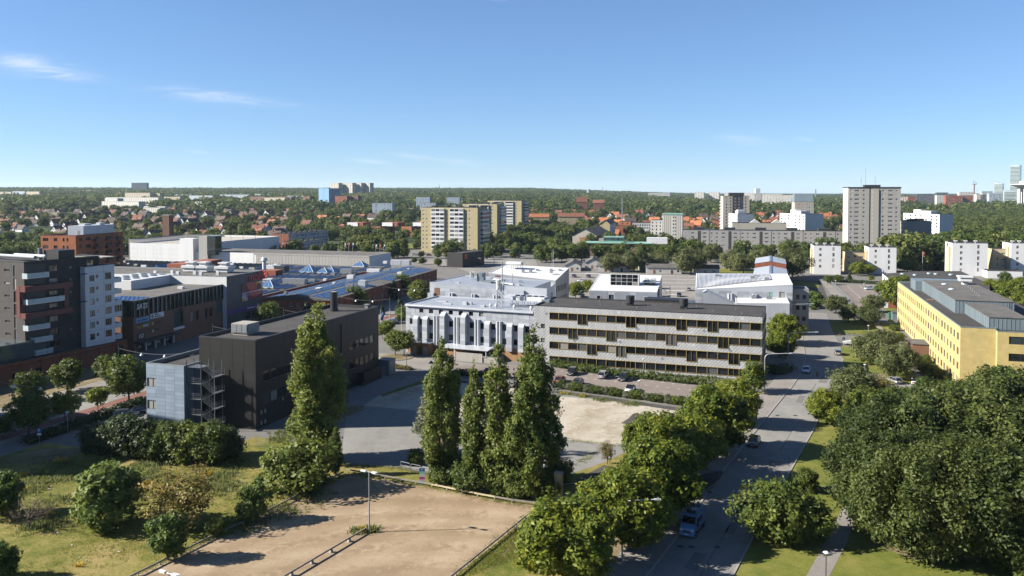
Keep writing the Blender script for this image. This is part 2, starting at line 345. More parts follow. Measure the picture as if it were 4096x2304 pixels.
# --- right-hand park
sheet('park_lawn', shift_line(RROAD[:8], .25) + [at('H', 1180, 1060), (140, 205), (175, 150), (150, 40), (12, 40)], g_mown, 3)
sheet('footpath', [at('L', 385, 1449), at('L', 640, 1000), at('L', 700, 870), at('L', 780, 700), at('L', 860, 690), at('L', 860, 900), at('L', 800, 1100), at('L', 620, 1449), ext(at('L', 800, 1100), at('L', 620, 1449), 2.5), ext(at('L', 640, 1000), at('L', 385, 1449), 2.3)], g_pave, 6)
sheet('bare_soil', [at('L', 1030, 1090), at('L', 1350, 1180), at('L', 1700, 1180), at('L', 2200, 1200), at('L', 2500, 1250), at('L', 2100, 1290), at('L', 1500, 1290), at('L', 1100, 1150)], g_dirt, 5)
sheet('lawn_strip', [at('H', 608, 455), at('H', 720, 450), at('H', 900, 448), at('H', 1050, 460), at('H', 1150, 590), at('H', 1060, 618), at('H', 930, 600), at('H', 660, 582)], g_mown, 6)
sheet('lawn_strip', [at('H', 728, 722), at('H', 900, 715), at('H', 1100, 700), at('H', 1280, 780), at('H', 1420, 880), at('H', 1540, 1040), at('H', 1760, 1060), at('H', 1750, 1090), at('H', 1240, 1080), at('H', 1170, 1000), at('H', 750, 960), at('H', 755, 850)], g_mown, 6)
sheet('lawn_strip', [at('H', 1115, 470), at('H', 1300, 490), at('H', 1330, 560), at('H', 1330, 660), at('H', 1270, 640), at('H', 1170, 560)], g_mown, 6)
sheet('lawn_strip', [at('H', 1400, 735), at('H', 1560, 770), at('H', 1800, 1020), at('H', 1760, 1060), at('H', 1560, 1020), at('H', 1430, 850)], g_mown, 6)
sheet('lawn_strip', [at('H', 1170, 330), at('H', 1300, 335), at('H', 1295, 375), at('H', 1180, 375)], g_mown, 6)
sheet('footpath', [at('H', 1065, 475), at('H', 1110, 475), at('H', 1180, 590), at('H', 1270, 660), at('H', 1400, 700), at('H', 1390, 760), at('H', 1300, 720), at('H', 1150, 640)], g_pave, 8)
sheet('footpath', [at('H', 1370, 830), at('H', 1425, 850), at('H', 1560, 1015), at('H', 1480, 1030)], g_pave, 8)
sheet('side_yard', [at('H', 1180, 1090), at('H', 1760, 1095), at('H', 1760, 1180), at('H', 1160, 1170)], g_road, 5)
sheet('car_park', [at('H', 690, 95), at('H', 1200, 100), at('H', 1210, 180), at('H', 1150, 330), at('H', 900, 325), at('H', 800, 240)], g_park, 4)
sheet('yard', [at('H', 230, 50), at('H', 530, 60), at('H', 610, 250), at('H', 600, 300), at('H', 290, 295), at('H', 220, 160)], g_dark, 4)
sheet('footpath', [at('H', 530, 60), at('H', 590, 60), at('H', 840, 290), at('H', 790, 300), at('H', 640, 200)], g_pave, 5)
sheet('grass_verge', [at('H', 230, 55), at('H', 500, 75), at('H', 520, 130), at('H', 230, 120)], g_mown, 6)
# --- white lines in the yellow building's car park and a few on the street
def dash(name, p, q, w, m, lvl):
 d = Vector((q[0] - p[0], q[1] - p[1])); n = Vector((-d.y, d.x)).normalized() * w / 2
 return [(p[0] + n.x, p[1] + n.y, .004 * lvl), (p[0] - n.x, p[1] - n.y, .004 * lvl), (q[0] - n.x, q[1] - n.y, .004 * lvl), (q[0] + n.x, q[1] + n.y, .004 * lvl)]
def line_marks(name, segs, w, lvl):
 """painted marks of one surface: one sheet per mark, joined"""
 for i, (p, q) in enumerate(segs):
  mb_ = MB().quad(*dash('', p, q, w, None, lvl)); tag(part(name, mb_, g_white, None), kind='structure')
line_marks('road_marking', [(at('H', 800, 115), at('H', 850, 160)), (at('H', 850, 160), at('H', 905, 205)), (at('H', 905, 205), at('H', 950, 260)), (at('H', 915, 105), at('H', 990, 165)), (at('H', 885, 170), at('H', 1060, 175))], .14, 9)
# --- office car park bays: little T marks
bays = []
for k in range(13):
 f = k / 12
 a = ext(at('N', 540, 262), at('N', 1790, 408), f); b = ext(at('N', 860, 374), at('N', 1730, 480), f); c = ext(at('N', 500, 214), at('N', 1730, 354), f)
 for p in (a, b, c):
  bays.append(((p[0] - .45, p[1] + .16), (p[0] + .45, p[1] - .16))); bays.append((p, (p[0] + .22, p[1] + .62)))
line_marks('bay_marking', bays, .14, 9)
# --- boulevard on the left
BP, BD = Vector((-85.6, 171.0)), Vector((.3223, .9466)); BN = Vector((.9466, -.3223))
def bpt(t, o): q = BP + BD * t + BN * o; return (q.x, q.y)
def strip(name, o0, o1, t0, t1, m, lvl): return sheet(name, [bpt(t0, o0), bpt(t0, o1), bpt(t1, o1), bpt(t1, o0)], m, lvl)
strip('boulevard', -14, -1.5, -120, 330, g_road, 3)
strip('red_cycle_lane', -1.5, 1.6, -120, 330, g_red, 4)
strip('pavement_strip', 1.6, 3.6, -120, 330, g_pave, 4)
strip('pavement_strip', -19, -14, -120, 60, g_pave, 4)
strip('median_verge', -34, -19, -120, 40, g_dirt, 4)
for k in range(-9, 12):
 for o in (-1.75, -7.6):
  tag(part('lane_marking', MB().quad(*dash('', bpt(k * 9, o), bpt(k * 9 + 3.2, o), .22, None, 6)), g_white, None), kind='structure')
# --- field of old parking rows behind the silver buildings, street beyond, lawns among the far blocks
sheet('parking_field', [at('E', 560, 985), at('E', 900, 985), at('E', 1900, 1015), at('E', 1860, 1240), at('E', 560, 1240)], g_pave, 4)
sheet('barrack_lawn', [at('E', 520, 960), at('E', 760, 935), at('E', 2500, 1005), at('E', 2420, 960), at('E', 2050, 930), at('E', 700, 940)], g_mown, 6)
sheet('crossing', [at('E', 0, 840), at('E', 240, 860), at('E', 260, 930), at('D', 2200, 0), at('C', 1950, 900), at('C', 2576, 800)], g_road, 5)
sheet('square', [at('C', 1140, 880), at('C', 1140, 850), at('C', 1900, 850), at('C', 1920, 915)], g_pave, 5)
sheet('park_meadow', [at('C', 790, 720), at('C', 1180, 660), at('C', 1660, 700), at('C', 1660, 740), at('C', 1180, 735)], g_mown, 5)
sheet('park_meadow', [at('E', 170, 575), at('E', 270, 575), at('E', 265, 610), at('E', 165, 605)], g_mown, 5)
# ------------------------------------------------------------------ building kit
m_dark = mat('black_cladding', (.014, .0135, .0135), .5, .15, .4, spec=.35, objvar=.25)
m_silver = mat('silver_panel', (.44, .47, .52), .42, .11, .5, metal=.15, spec=.5, objvar=.5, streak=True)
m_silver2 = mat('silver_sheet', (.50, .53, .58), .4, .07, .3, metal=.15, spec=.5)
m_whiteroof = mat('white_metal_roof', (.68, .69, .70), .45, .06, .15, metal=.0, spec=.5, fine=3)
m_rooffelt = mat('roof_felt', (.044, .04, .037), .9, .28, .25, bump=.2, bscale=12, fine=1.5)
m_rooffelt2 = mat('grey_roof_felt', (.115, .108, .10), .9, .25, .18, bump=.2, bscale=12, fine=1.2)
m_sroof = mat('grey_metal_roof', (.36, .39, .44), .45, .1, .3, metal=.1, fine=2)
m_cap = mat('dark_roof_edge', (.035, .036, .038), .5, .1, .5)
m_capgrey = mat('zinc_edge', (.30, .32, .33), .45, .1, .5, metal=.3)
m_shingle = mat('slate_shingle', (.44, .45, .46), .5, .10, .8, spec=.5, streak=True)
m_sh_l = mat('pale_shingle', (.55, .56, .57), .3, .1, 1, spec=.6)
m_sh_d = mat('dark_shingle', (.22, .24, .27), .4, .1, 1)
m_gold = mat('gold_anodised_frame', (.34, .245, .085), .4, .08, 1, spec=.5)
m_yellow = mat('yellow_brick', (.53, .415, .17), .85, .10, .8, fine=14, bump=.15, bscale=14)
m_yellow2 = mat('pale_yellow_brick', (.45, .385, .22), .85, .10, .5, fine=9)
m_redbrick = mat('red_brick', (.27, .085, .045), .9, .16, .5, fine=10, bump=.2, bscale=12)
m_orbrick = mat('orange_brick', (.37, .125, .05), .9, .14, .4, fine=8)
m_brown = mat('brown_brick', (.19, .098, .062), .85, .14, .4, fine=9, bump=.15, bscale=10)
m_darkbrick = mat('charcoal_brick', (.05, .043, .041), .85, .22, .6, fine=9, bump=.25, bscale=9)
m_white = mat('white_render', (.70, .71, .72), .7, .05, .3, streak=True)
m_offwhite = mat('offwhite_render', (.60, .585, .55), .8, .06, .3, streak=True)
m_beige = mat('beige_render', (.42, .39, .34), .85, .07, .2, streak=True)
m_grey = mat('grey_render', (.36, .35, .335), .85, .07, .2, streak=True)
m_bluegrey = mat('bluegrey_metal', (.20, .25, .28), .45, .10, .4, metal=.2, streak=True)
m_lightblue = mat('pale_blue_render', (.31, .38, .46), .7, .06, .2)
m_conc = mat('concrete', (.34, .325, .30), .85, .10, .4, streak=True)
m_wood = mat('wood_cladding', (.30, .17, .075), .7, .15, .8)
m_steel = mat('galvanised_steel', (.33, .35, .37), .4, .10, 1, metal=.5)
m_whitep = plain('white_paint', (.66, .67, .68), .45)
m_blackp = plain('black_paint', (.018, .019, .02), .45)
m_redp = mat('maroon_panel', (.13, .032, .026), .5, .12, 1)
m_green = mat('copper_green', (.22, .42, .35), .65, .12, .3)
m_rtile = mat('red_roof_tile', (.19, .07, .042), .85, .18, .3, objvar=.5)
m_otile = mat('orange_roof_tile', (.36, .125, .052), .85, .14, .3, objvar=.5)
m_btile = mat('brown_roof_tile', (.085, .06, .05), .85, .2, .3, objvar=.6)
m_solar = mat('solar_cell', (.035, .075, .19), .25, .15, .8, spec=.7, objvar=.4)
m_glass = glassmat('window_glass'); m_glassb = glassmat('office_glass', (.007, .008, .009), (.26, .25, .22), .2, .05, .4)
m_glassg = glassmat('curtain_wall_glass', (.035, .045, .044), (.085, .10, .098), .4, .02, .9)
m_frost = mat('frosted_glass', (.45, .55, .58), .25, .06, .6, spec=.6)
m_ffr = plain('dark_window_frame', (.05, .05, .05), .5); m_wfr = plain('white_window_frame', (.72, .72, .70), .5); m_gfr = plain('grey_window_frame', (.20, .20, .195), .5)
m_tfr = plain('teal_window_frame', (.06, .13, .12), .5); m_brfr = plain('red_window_frame', (.18, .05, .03), .5)
WST = {  # style: frame, glass, vertical bars, frame width, recess, pane as child
 'white': (m_wfr, m_glass, 1, .07, .10, 0), 'dark': (m_ffr, m_glass, 1, .07, .12, 1), 'grey': (m_gfr, m_glass, 1, .08, .12, 1), 'far': (m_wfr, m_glass, 1, .10, .06, 0),
 'fard': (m_ffr, m_glass, 0, .08, .06, 0), 'teal': (m_tfr, m_glassb, 0, .08, .18, 1), 'gold': (m_gold, m_glassb, 0, .055, -.10, 1), 'gold2': (m_gold, m_glassb, 1, .055, -.10, 1),
 'slot': (m_ffr, m_glass, 0, .05, .12, 0), 'curtain': (m_ffr, m_glassg, 1, .06, .06, 1), 'red': (m_brfr, m_glass, 2, .07, .1, 0), 'farh': (m_wfr, m_glass, 2, .10, .06, 0),
 'band': (m_blackp, m_glassb, 0, .09, .10, 1), 'door': (m_redp, m_redp, 0, .06, .05, 0), 'green': (m_green, m_green, 0, .06, .03, 0), 'arch': (m_wfr, m_glass, 1, .10, .10, 0), 'tiny': (m_ffr, m_glass, 0, .03, .05, 0)}
WC = {}
def win_mesh(style, w, h):
 k = (style, round(w, 2), round(h, 2))
 if k in WC: return WC[k]
 fr, gl, bars, fw, dep, child = WST[style]
 a = MB(); y0, y1 = -.03, .10
 if dep < 0: y0, y1 = -.16, .10
 a.box(-w / 2, w / 2, y0, y1, 0, fw); a.box(-w / 2, w / 2, y0, y1, h - fw, h); a.box(-w / 2, -w / 2 + fw, y0, y1, fw, h - fw); a.box(w / 2 - fw, w / 2, y0, y1, fw, h - fw)
 for b in range(bars):
  x = -w / 2 + w * (b + 1) / (bars + 1) if bars > 1 else -w / 2 + w * .62
  if style == 'gold2': x = 0
  a.box(x - fw * .4, x + fw * .4, y0 + .01, y1 - .01, fw, h - fw)
 if h > 1.9 and style in ('teal',): a.box(-w / 2 + fw, w / 2 - fw, y0 + .01, y1 - .01, h * .62, h * .62 + fw)
 g = MB().quad((-w / 2 + fw * .5, .04, fw * .5), (w / 2 - fw * .5, .04, fw * .5), (w / 2 - fw * .5, .04, h - fw * .5), (-w / 2 + fw * .5, .04, h - fw * .5))
 if child: r = (a.mesh('window', [fr]), g.mesh('pane', [gl]))
 else:
  n = len(a.v); a.v += g.v; a.f += [tuple(i + n for i in f) for f in g.f]; a.m += [1] * len(g.f); r = (a.mesh('window', [fr, gl]), None)
 WC[k] = r; return r
FACES = {'f': lambda w, d: ((0, 0), (1, 0), w), 'r': lambda w, d: ((w, 0), (0, 1), d), 'b': lambda w, d: ((w, d), (-1, 0), w), 'l': lambda w, d: ((0, d), (0, -1), d)}
def grid(s0, ds, n, z0, dz, m, w, h, st, skip=()):
 return [(s0 + i * ds, z0 + j * dz, w, h, st) for j in range(m) for i in range(n) if (i, j) not in skip]
def wallface(mb, o, u, L, H0, H1, ops, m=0, zb=0.0, dep=.2):
 nx, ny = u[1], -u[0]                      # outward
 P = lambda s, d, z: (o[0] + u[0] * s - nx * d, o[1] + u[1] * s - ny * d, z)
 Hs = lambda s: H0 + (H1 - H0) * s / L
 S = sorted({0.0, L} | {round(max(0, min(L, a)), 4) for q in ops for a in (q[0], q[1])}); hm = min(H0, H1)
 Z = sorted({zb} | {round(max(zb, min(hm - .02, a)), 4) for q in ops for a in (q[2], q[3])})
 for i in range(len(S) - 1):
  s0, s1 = S[i], S[i + 1]
  if s1 - s0 < 1e-4: continue
  sm = (s0 + s1) / 2; col = [q for q in ops if q[0] < sm < q[1]]
  run = None
  for j in range(len(Z)):
   z0 = Z[j]; z1 = Z[j + 1] if j + 1 < len(Z) else None
   hole = z1 is not None and any(q[2] < (z0 + z1) / 2 < q[3] for q in col)
   if hole:
    if run is not None: mb.quad(P(s0, 0, run), P(s1, 0, run), P(s1, 0, z0), P(s0, 0, z0), m); run = None
   elif run is None: run = z0
  if run is not None: mb.quad(P(s0, 0, run), P(s1, 0, run), P(s1, 0, Hs(s1)), P(s0, 0, Hs(s0)), m)
 for (a, b, c, d) in ops:
  mb.quad(P(a, 0, c), P(b, 0, c), P(b, dep, c), P(a, dep, c), m); mb.quad(P(a, dep, d), P(b, dep, d), P(b, 0, d), P(a, 0, d), m)
  mb.quad(P(a, 0, c), P(a, dep, c), P(a, dep, d), P(a, 0, d), m); mb.quad(P(b, dep, c), P(b, 0, c), P(b, 0, d), P(b, dep, d), m)
def put_windows(root, o, u, wl, zoff=0.0, name='window'):
 rz = math.atan2(u[1], u[0]); nx, ny = u[1], -u[0]
 for (s, z, w, h, st) in wl:
  fm, pm = win_mesh(st, w, h); dep = max(0, WST[st][4]); sc = s + w / 2
  ob = link(name, fm, root, (o[0] + u[0] * sc - nx * dep, o[1] + u[1] * sc - ny * dep, z + zoff), rz)
  if pm: link('pane', pm, ob)
def bld(name, label, cat, loc, rz, w, d, h, wall, roof=None, faces=None, group=None, par=.5, cap=None, zb=0.0, wallmats=None, roofname='roof', thick=.25):
 """a block with window openings; origin at its front left corner, x along the front, y to the back; h may give four corner heights"""
 faces = faces or {}; roof = roof or m_rooffelt; cap = cap or m_capgrey
 hs = h if isinstance(h, (tuple, list)) else (h,) * 4     # fl fr br bl
 root = thing(name, label, cat, (loc[0], loc[1], zb), R(rz), group)
 mb = MB(); hc = {'f': (hs[0], hs[1]), 'r': (hs[1], hs[2]), 'b': (hs[2], hs[3]), 'l': (hs[3], hs[0])}
 wm_ = wallmats or {}; mats_ = [wall] + [v for v in dict.fromkeys(wm_.values()) if v is not wall]
 for f in 'frbl':
  o, u, L = FACES[f](w, d); ops = [(q[0], q[0] + q[2], q[1], q[1] + q[3]) for q in faces.get(f, [])]
  wallface(mb, o, u, L, hc[f][0], hc[f][1], ops, mats_.index(wm_.get(f, wall)))
 part('wall', mb, mats_, root)
 for f, wl in faces.items():
  o, u, L = FACES[f](w, d); put_windows(root, o, u, wl)
 t = thick; rb = MB()
 C = [(0, 0), (w, 0), (w, d), (0, d)]; Ci = [(t, t), (w - t, t), (w - t, d - t), (t, d - t)]; e = .04
 Ce = [(-e, -e), (w + e, -e), (w + e, d + e), (-e, d + e)]
 rb.quad(*[(x, y, z - par) for (x, y), z in zip(Ci, hs)], 0)
 for i in range(4):
  j = (i + 1) % 4
  rb.quad((*Ce[i], hs[i] + .06), (*Ce[j], hs[j] + .06), (*Ci[j], hs[j] + .06), (*Ci[i], hs[i] + .06), 1)
  rb.quad((*Ce[i], hs[i] - .14), (*Ce[j], hs[j] - .14), (*Ce[j], hs[j] + .06), (*Ce[i], hs[i] + .06), 1)
  if par > 0: rb.quad((*Ci[i], hs[i] + .06), (*Ci[j], hs[j] + .06), (*Ci[j], hs[j] - par), (*Ci[i], hs[i] - par), 1)
 part(roofname, rb, [roof, cap], root)
 root['_dim'] = (w, d) ; del root['_dim']
 return root
def clad(root, o, u, L, z0, z1, cols, rows, m, ops=(), gap=.03, thick=.035, maxn=300, name='panel', off=0.0, jitter=0.0):
 """separate cladding panels on a wall, joints open; pieces that meet an opening are left away"""
 nx, ny = u[1], -u[0]; rz = math.atan2(u[1], u[0]); cw = L / cols; ch = (z1 - z0) / rows
 me = MB().box(-cw / 2 + gap / 2, cw / 2 - gap / 2, -thick, .001, gap / 2, ch - gap / 2).mesh('panel', [m]); n = 0
 for j in range(rows):
  for i in range(cols):
   a, b, c, d = i * cw, (i + 1) * cw, z0 + j * ch, z0 + (j + 1) * ch
   if any(q[0] < b - .05 and q[1] > a + .05 and q[2] < d - .05 and q[3] > c + .05 for q in ops): continue
   n += 1
   if n > maxn: return
   s = (i + .5) * cw; link(name, me, root, (o[0] + u[0] * s + nx * off, o[1] + u[1] * s + ny * off, c), rz)
def lp(root, p):
 """world point -> root's own coordinates"""
 c, s = math.cos(root.rotation_euler.z), math.sin(root.rotation_euler.z); dx, dy = p[0] - root.location.x, p[1] - root.location.y
 return (dx * c + dy * s, -dx * s + dy * c)
def rbox(root, name, x, y, z, w, d, h, m, **k): return part(name, MB().box(x, x + w, y, y + d, z, z + h), m, root, **k)
def vent(root, x, y, z, s=1.0, m=None):
 a = MB().box(-.3 * s, .3 * s, -.3 * s, .3 * s, 0, .55 * s).box(-.42 * s, .42 * s, -.42 * s, .42 * s, .55 * s, .7 * s)
 return part('roof_vent', a, m or m_steel, root, loc=(x, y, z))
def railing(root, pts, h=1.05, m=None, step=1.6, bars=2, name='railing'):
 a = MB(); m = m or m_steel
 for p, q in zip(pts, pts[1:]):
  p, q = Vector(p), Vector(q); n = max(1, int((q - p).length / step))
  for k in range(n + 1): c = p.lerp(q, k / n); a.tube(c, c + Vector((0, 0, h)), .03, 4)
  for b in range(bars + 1): z = Vector((0, 0, h * (b + 1) / (bars + 1))); a.tube(p + z, q + z, .025, 4)
 return part(name, a, m, root)
# ------------------------------------------------------------------ the black-clad hall and its silver annexe
nearc = at('M', 5, 805); rzB = -19.1; wB = 12.95; cB, sB = math.cos(R(rzB)), math.sin(R(rzB))
oB = (nearc[0] - wB * cB, nearc[1] - wB * sB)
wnB = [(2.2 + 2.35 * i, z, 2.25, 2.0, 'band') for z in (8.6, 4.3) for i in range(5)] + [(34.2 + 2.35 * i, z, 2.25, 2.0, 'band') for z in (8.6, 4.3) for i in range(5)]
hall = bld('black_hall', 'long black clad hall with a black flue on its flat roof', 'building', oB, rzB, wB, 48, 17.0, m_dark, m_rooffelt, {'r': wnB}, par=.55, cap=m_cap)
clad(hall, (wB, 0), (0, 1), 48, .15, 16.8, 16, 11, m_dark, [(q[0], q[0] + q[2], q[1], q[1] + q[3]) for q in wnB], gap=.04)
clad(hall, (0, 0), (1, 0), wB, .15, 16.8, 5, 11, m_dark, gap=.04)
for x0, r_, zt in ((0, 0, 0),):
 p = lp(hall, at('D', 785, 362, 16.45)); part('flue', MB().cyl(0, 0, 0, .5, 1.05, 18).cyl(0, 0, .5, 4.5, .9, 18).cyl(0, 0, 4.5, 4.6, .96, 18).cyl(0, 0, 4.6, 4.62, .7, 18, 1), [m_blackp, m_conc], hall, loc=(p[0], p[1], 16.45))
 p = lp(hall, at('A', 2470, 1095, 16.45)); u_ = part('roof_unit', MB().box(-1.9, 1.9, -1.9, 1.9, .45, 2.3).box(-1.7, 1.7, -1.7, 1.7, 0, .45), m_conc, hall, loc=(p[0], p[1], 16.45))
 for i in range(3):
  for s_ in ((-1.93, 1), ): part('louvre_panel', MB().box(-1.75 + i * 1.2, -.65 + i * 1.2, -1.97, -1.9, .6, 2.15), m_steel, u_)
 for i in range(3): part('louvre_panel', MB().box(1.9, 1.97, -1.75 + i * 1.2, -.65 + i * 1.2, .6, 2.15), m_steel, u_)
 p = lp(hall, at('D', 1118, 333, 16.45)); vent(hall, p[0], p[1], 16.45, 1.4)
part('downpipe', MB().box(wB, wB + .16, .1, .26, 0, 16.8), m_blackp, hall); part('downpipe', MB().box(wB + .05, wB + .22, 30.6, 30.85, 0, 15.4), m_blackp, hall)
for z in (2.6, .6):
 for s in (1.2, 2.4): part('service_hatch', MB().box(wB + .04, wB + .1, s, s + .5, z, z + .75), m_conc, hall)
part('service_hatch', MB().box(wB + .04, wB + .1, 8.2, 8.6, 5.0 - 1.4, 4.2), m_conc, hall)
part('lean_to', MB().box(wB, wB + 1.6, 38, 46.5, 0, 2.9), m_dark, hall)
oA = at(None, 588, 1702)
m_shadeblue = mat('shade_blue_panel', (.30, .37, .46), .42, .08, .5, metal=.15, objvar=.4, streak=True)  # silver panels; the shade on them is put into this blue tint
wnA = [(.15, 7.6, 2.1, 1.7, 'dark'), (.15, 3.3, 2.1, 1.7, 'dark')]
ann = bld('silver_annexe', 'silver panelled stair annexe at the corner of the black hall', 'building', oA, rzB, 8.9, 17, 12.1, m_shadeblue, m_rooffelt, {'f': wnA}, par=.7)
clad(ann, (0, 0), (1, 0), 8.9, 0, 12, 4, 17, m_shadeblue, [(q[0], q[0] + q[2], q[1], q[1] + q[3]) for q in wnA], gap=.035)
part('antenna', MB().tube((7.6, 4, 11.4), (7.6, 4, 14.2), .04, 5).tube((7.2, 4, 13.4), (8.0, 4, 13.4), .02, 4).tube((7.2, 4, 13.0), (8.0, 4, 13.0), .02, 4).tube((6.9, 4, 13.2), (7.6, 4, 13.2), .02, 4), m_steel, ann)
# steel escape stair
m_stair = mat('shaded_stair_steel', (.17, .19, .21), .5, .1, 1, metal=.3)  # steel darkened, so the stair's shade is put into its colour
st = thing('escape_stair', 'galvanised zigzag fire escape stair in front of the black hall', 'staircase', (oA[0] + 9.0 * cB - .2 * sB, oA[1] + 9.0 * sB + .5), R(rzB))
for x in (.1, 3.4, 6.4):
 for y in (.1, 2.3): part('post', MB().tube((x, y, 0), (x, y, 13.2), .07, 6), m_stair, st)
lv = [0, 2.95, 5.9, 8.85, 11.9]
tread = MB().box(-.12, .12, -.5, .5, -.03, 0).mesh('tread', [m_stair])
for i, z in enumerate(lv[1:], 1):
 part('landing', MB().box(0, 3.4, 0, 2.4, z - .08, z), m_stair, st)
 railing(st, [(0, 2.4, z), (0, 0, z), (3.4, 0, z)], m=m_stair);
 part('landing', MB().box(5.9, 6.9, 0, 2.4, z - 1.55, z - 1.47), m_stair, st)
 railing(st, [(5.9, 0, z - 1.47), (6.9, 0, z - 1.47), (6.9, 2.4, z - 1.47)], m=m_stair)
 for k in range(8):
  f = (k + .5) / 8
  link('tread', tread, st, (5.9 - 2.5 * f, .6, z - 1.47 + 1.47 * f)); link('tread', tread, st, (3.4 + 2.5 * f, 1.8, z - 2.95 + 1.47 * f))
 a = MB()
 for y, z0, z1 in ((.1, z, z - 1.47), (1.1, z, z - 1.47), (1.3, z - 2.95, z - 1.47), (2.3, z - 2.95, z - 1.47)):
  for dz in (0, .5, 1.0): a.tube((3.4, y, z0 + dz), (5.9, y, z1 + dz), .03, 4)
 part('stringer', a, m_stair, st)
# ------------------------------------------------------------------ shingled office with gold window bands
oO = at('F', 220, 891); rzO = -19.6; wO, dO, hO = 57.0, 18.4, 15.25
BAY, S0 = 2.5, 4.25; ROWS = [(11.85, 1.78), (8.05, 1.8), (4.3, 1.8), (.55, 1.8)]
DROP = [{3, 8, 13, 16}, {2, 6, 12, 17}, {4, 7, 14, 18}, set()]
wl = []; rects = []
for r, (z, h) in enumerate(ROWS):
 for b in range(21):
  dz = .98 if b in DROP[r] else 0
  wl.append((S0 + b * BAY, z - dz, BAY, h + dz, 'gold2' if dz or (r == 3 and b % 5 == 3) else 'gold'))
wl += [(1.9, 9.4, 1.1, 1.15, 'dark'), (1.9, 5.7, 1.1, 1.15, 'dark')]
side = [(1.0 + 2.4 * i, z, 2.4, 1.8, 'gold') for z, h in ROWS for i in range(7)]
off = bld('shingled_office', 'four storey office in grey diamond shingles with gold window bands', 'building', oO, rzO, wO, dO, hO, m_sh_d, m_rooffelt, {'f': wl, 'r': side}, par=.25, cap=m_cap)
# diamond shingles on the front, each with its own tilt; joined, being over a thousand
def clip(poly, f):
 out = []
 for i in range(len(poly)):
  a, b = poly[i], poly[(i + 1) % len(poly)]; fa, fb = f(a), f(b)
  if fa >= 0: out.append(a)
  if fa * fb < 0: t = fa / (fa - fb); out.append((a[0] + (b[0] - a[0]) * t, a[1] + (b[1] - a[1]) * t))
 return out
def solid_rects():
 xs = [(0, S0)] + [(S0 + b * BAY, S0 + (b + 1) * BAY) for b in range(21)] + [(S0 + 21 * BAY, wO)]
 out = []
 for i, (a, b) in enumerate(xs):
  if i in (0, 22):
   if i == 0:
    out += [(0, 1.9, 0, hO - .15), (3.0, S0, 0, hO - .15), (1.9, 3.0, 0, 5.7), (1.9, 3.0, 6.85, 9.4), (1.9, 3.0, 10.55, hO - .15)]
   else: out.append((a, b, 0, hO - .15))
   continue
  top = hO - .15
  for r, (z, h) in enumerate(ROWS):
   out.append((a, b, z + h, top)); top = z - (.98 if (i - 1) in DROP[r] else 0)
  out.append((a, b, 0, top))
 return out
sh = MB(); srng = random.Random(5); q_ = .44; accents = []
for (a, b, c, d) in solid_rects():
 if b - a < .01 or d - c < .05: continue
 for i in range(int(a / q_) - 1, int(b / q_) + 3):
  for j in range(int(c / q_) - 1, int(d / q_) + 3):
   if (i + j) & 1: continue
   cx, cz = i * q_, j * q_
   pl = [(cx - .05, cz - q_ + .06), (cx + q_ - .06, cz + .05), (cx, cz + q_ - .008), (cx - q_ + .008, cz)]
   full = a < cx - q_ and b > cx + q_ and c < cz - q_ and d > cz + q_
   hsh = (i * 7349 + j * 9151 + i * j * 31) % 97
   if full and hsh < 4: accents.append((cx, cz, hsh)); continue
   for f in (lambda p: p[0] - a, lambda p: b - p[0], lambda p: p[1] - c, lambda p: d - p[1]):
    pl = clip(pl, f)
    if len(pl) < 3: break
   if len(pl) < 3: continue
   tx = ((hsh * 37) % 11 - 5) * .004
   sh.poly([(x, -.025 - .03 * (cz + q_ - z) / (2 * q_) + tx * (x - cx), z) for x, z in pl])
o_ = part('shingles', sh, m_shingle, off); o_['kind'] = 'stuff'
am = [MB().quad((0, -.07, -q_ + .02), (q_ - .02, -.05, 0), (0, -.03, q_ - .02), (-q_ + .02, -.05, 0)).mesh('shingle', [m]) for m in (m_sh_d, m_sh_l)]
for (cx, cz, hsh) in accents: link('shingle', am[1 if hsh == 3 and cx > 12 or hsh == 0 else 0], off, (cx, 0, cz))
for r, (z, h) in enumerate(ROWS):
 part('gold_band', MB().box(S0 - .1, S0 + 21 * BAY + .1, -.22, .02, z + h - .02, z + h + .08), m_gold, off)
for (u, v, s) in ((1190, 305, 1), (1728, 338, 1.05)):
 p = lp(off, at('F', u, v, hO - .25)); part('roof_ventilator', MB().box(-.8, .8, -.8, .8, 0, .7).cyl(0, 0, .7, 2.5, 1.08 * s, 20).cyl(0, 0, 2.5, 2.55, .9, 20), m_blackp, off, loc=(p[0], p[1], hO - .25))
p = lp(off, at('F', 345, 272, hO - .25)); part('skylight', MB().box(-1.1, 1.1, -.9, .9, 0, .7), m_bluegrey, off, loc=(p[0], p[1], hO - .25))
rbox(off, 'rear_extension', 25.5, dO - .01, 0, 11, 5, hO + .55, m_dark)
for i in range(14): p = (4 + 4 * i + (i % 3), 4 + (i * 5) % 12); part('roof_vent', MB().cyl(0, 0, 0, .5, .08, 6), m_steel, off, loc=(p[0], p[1], hO - .25))
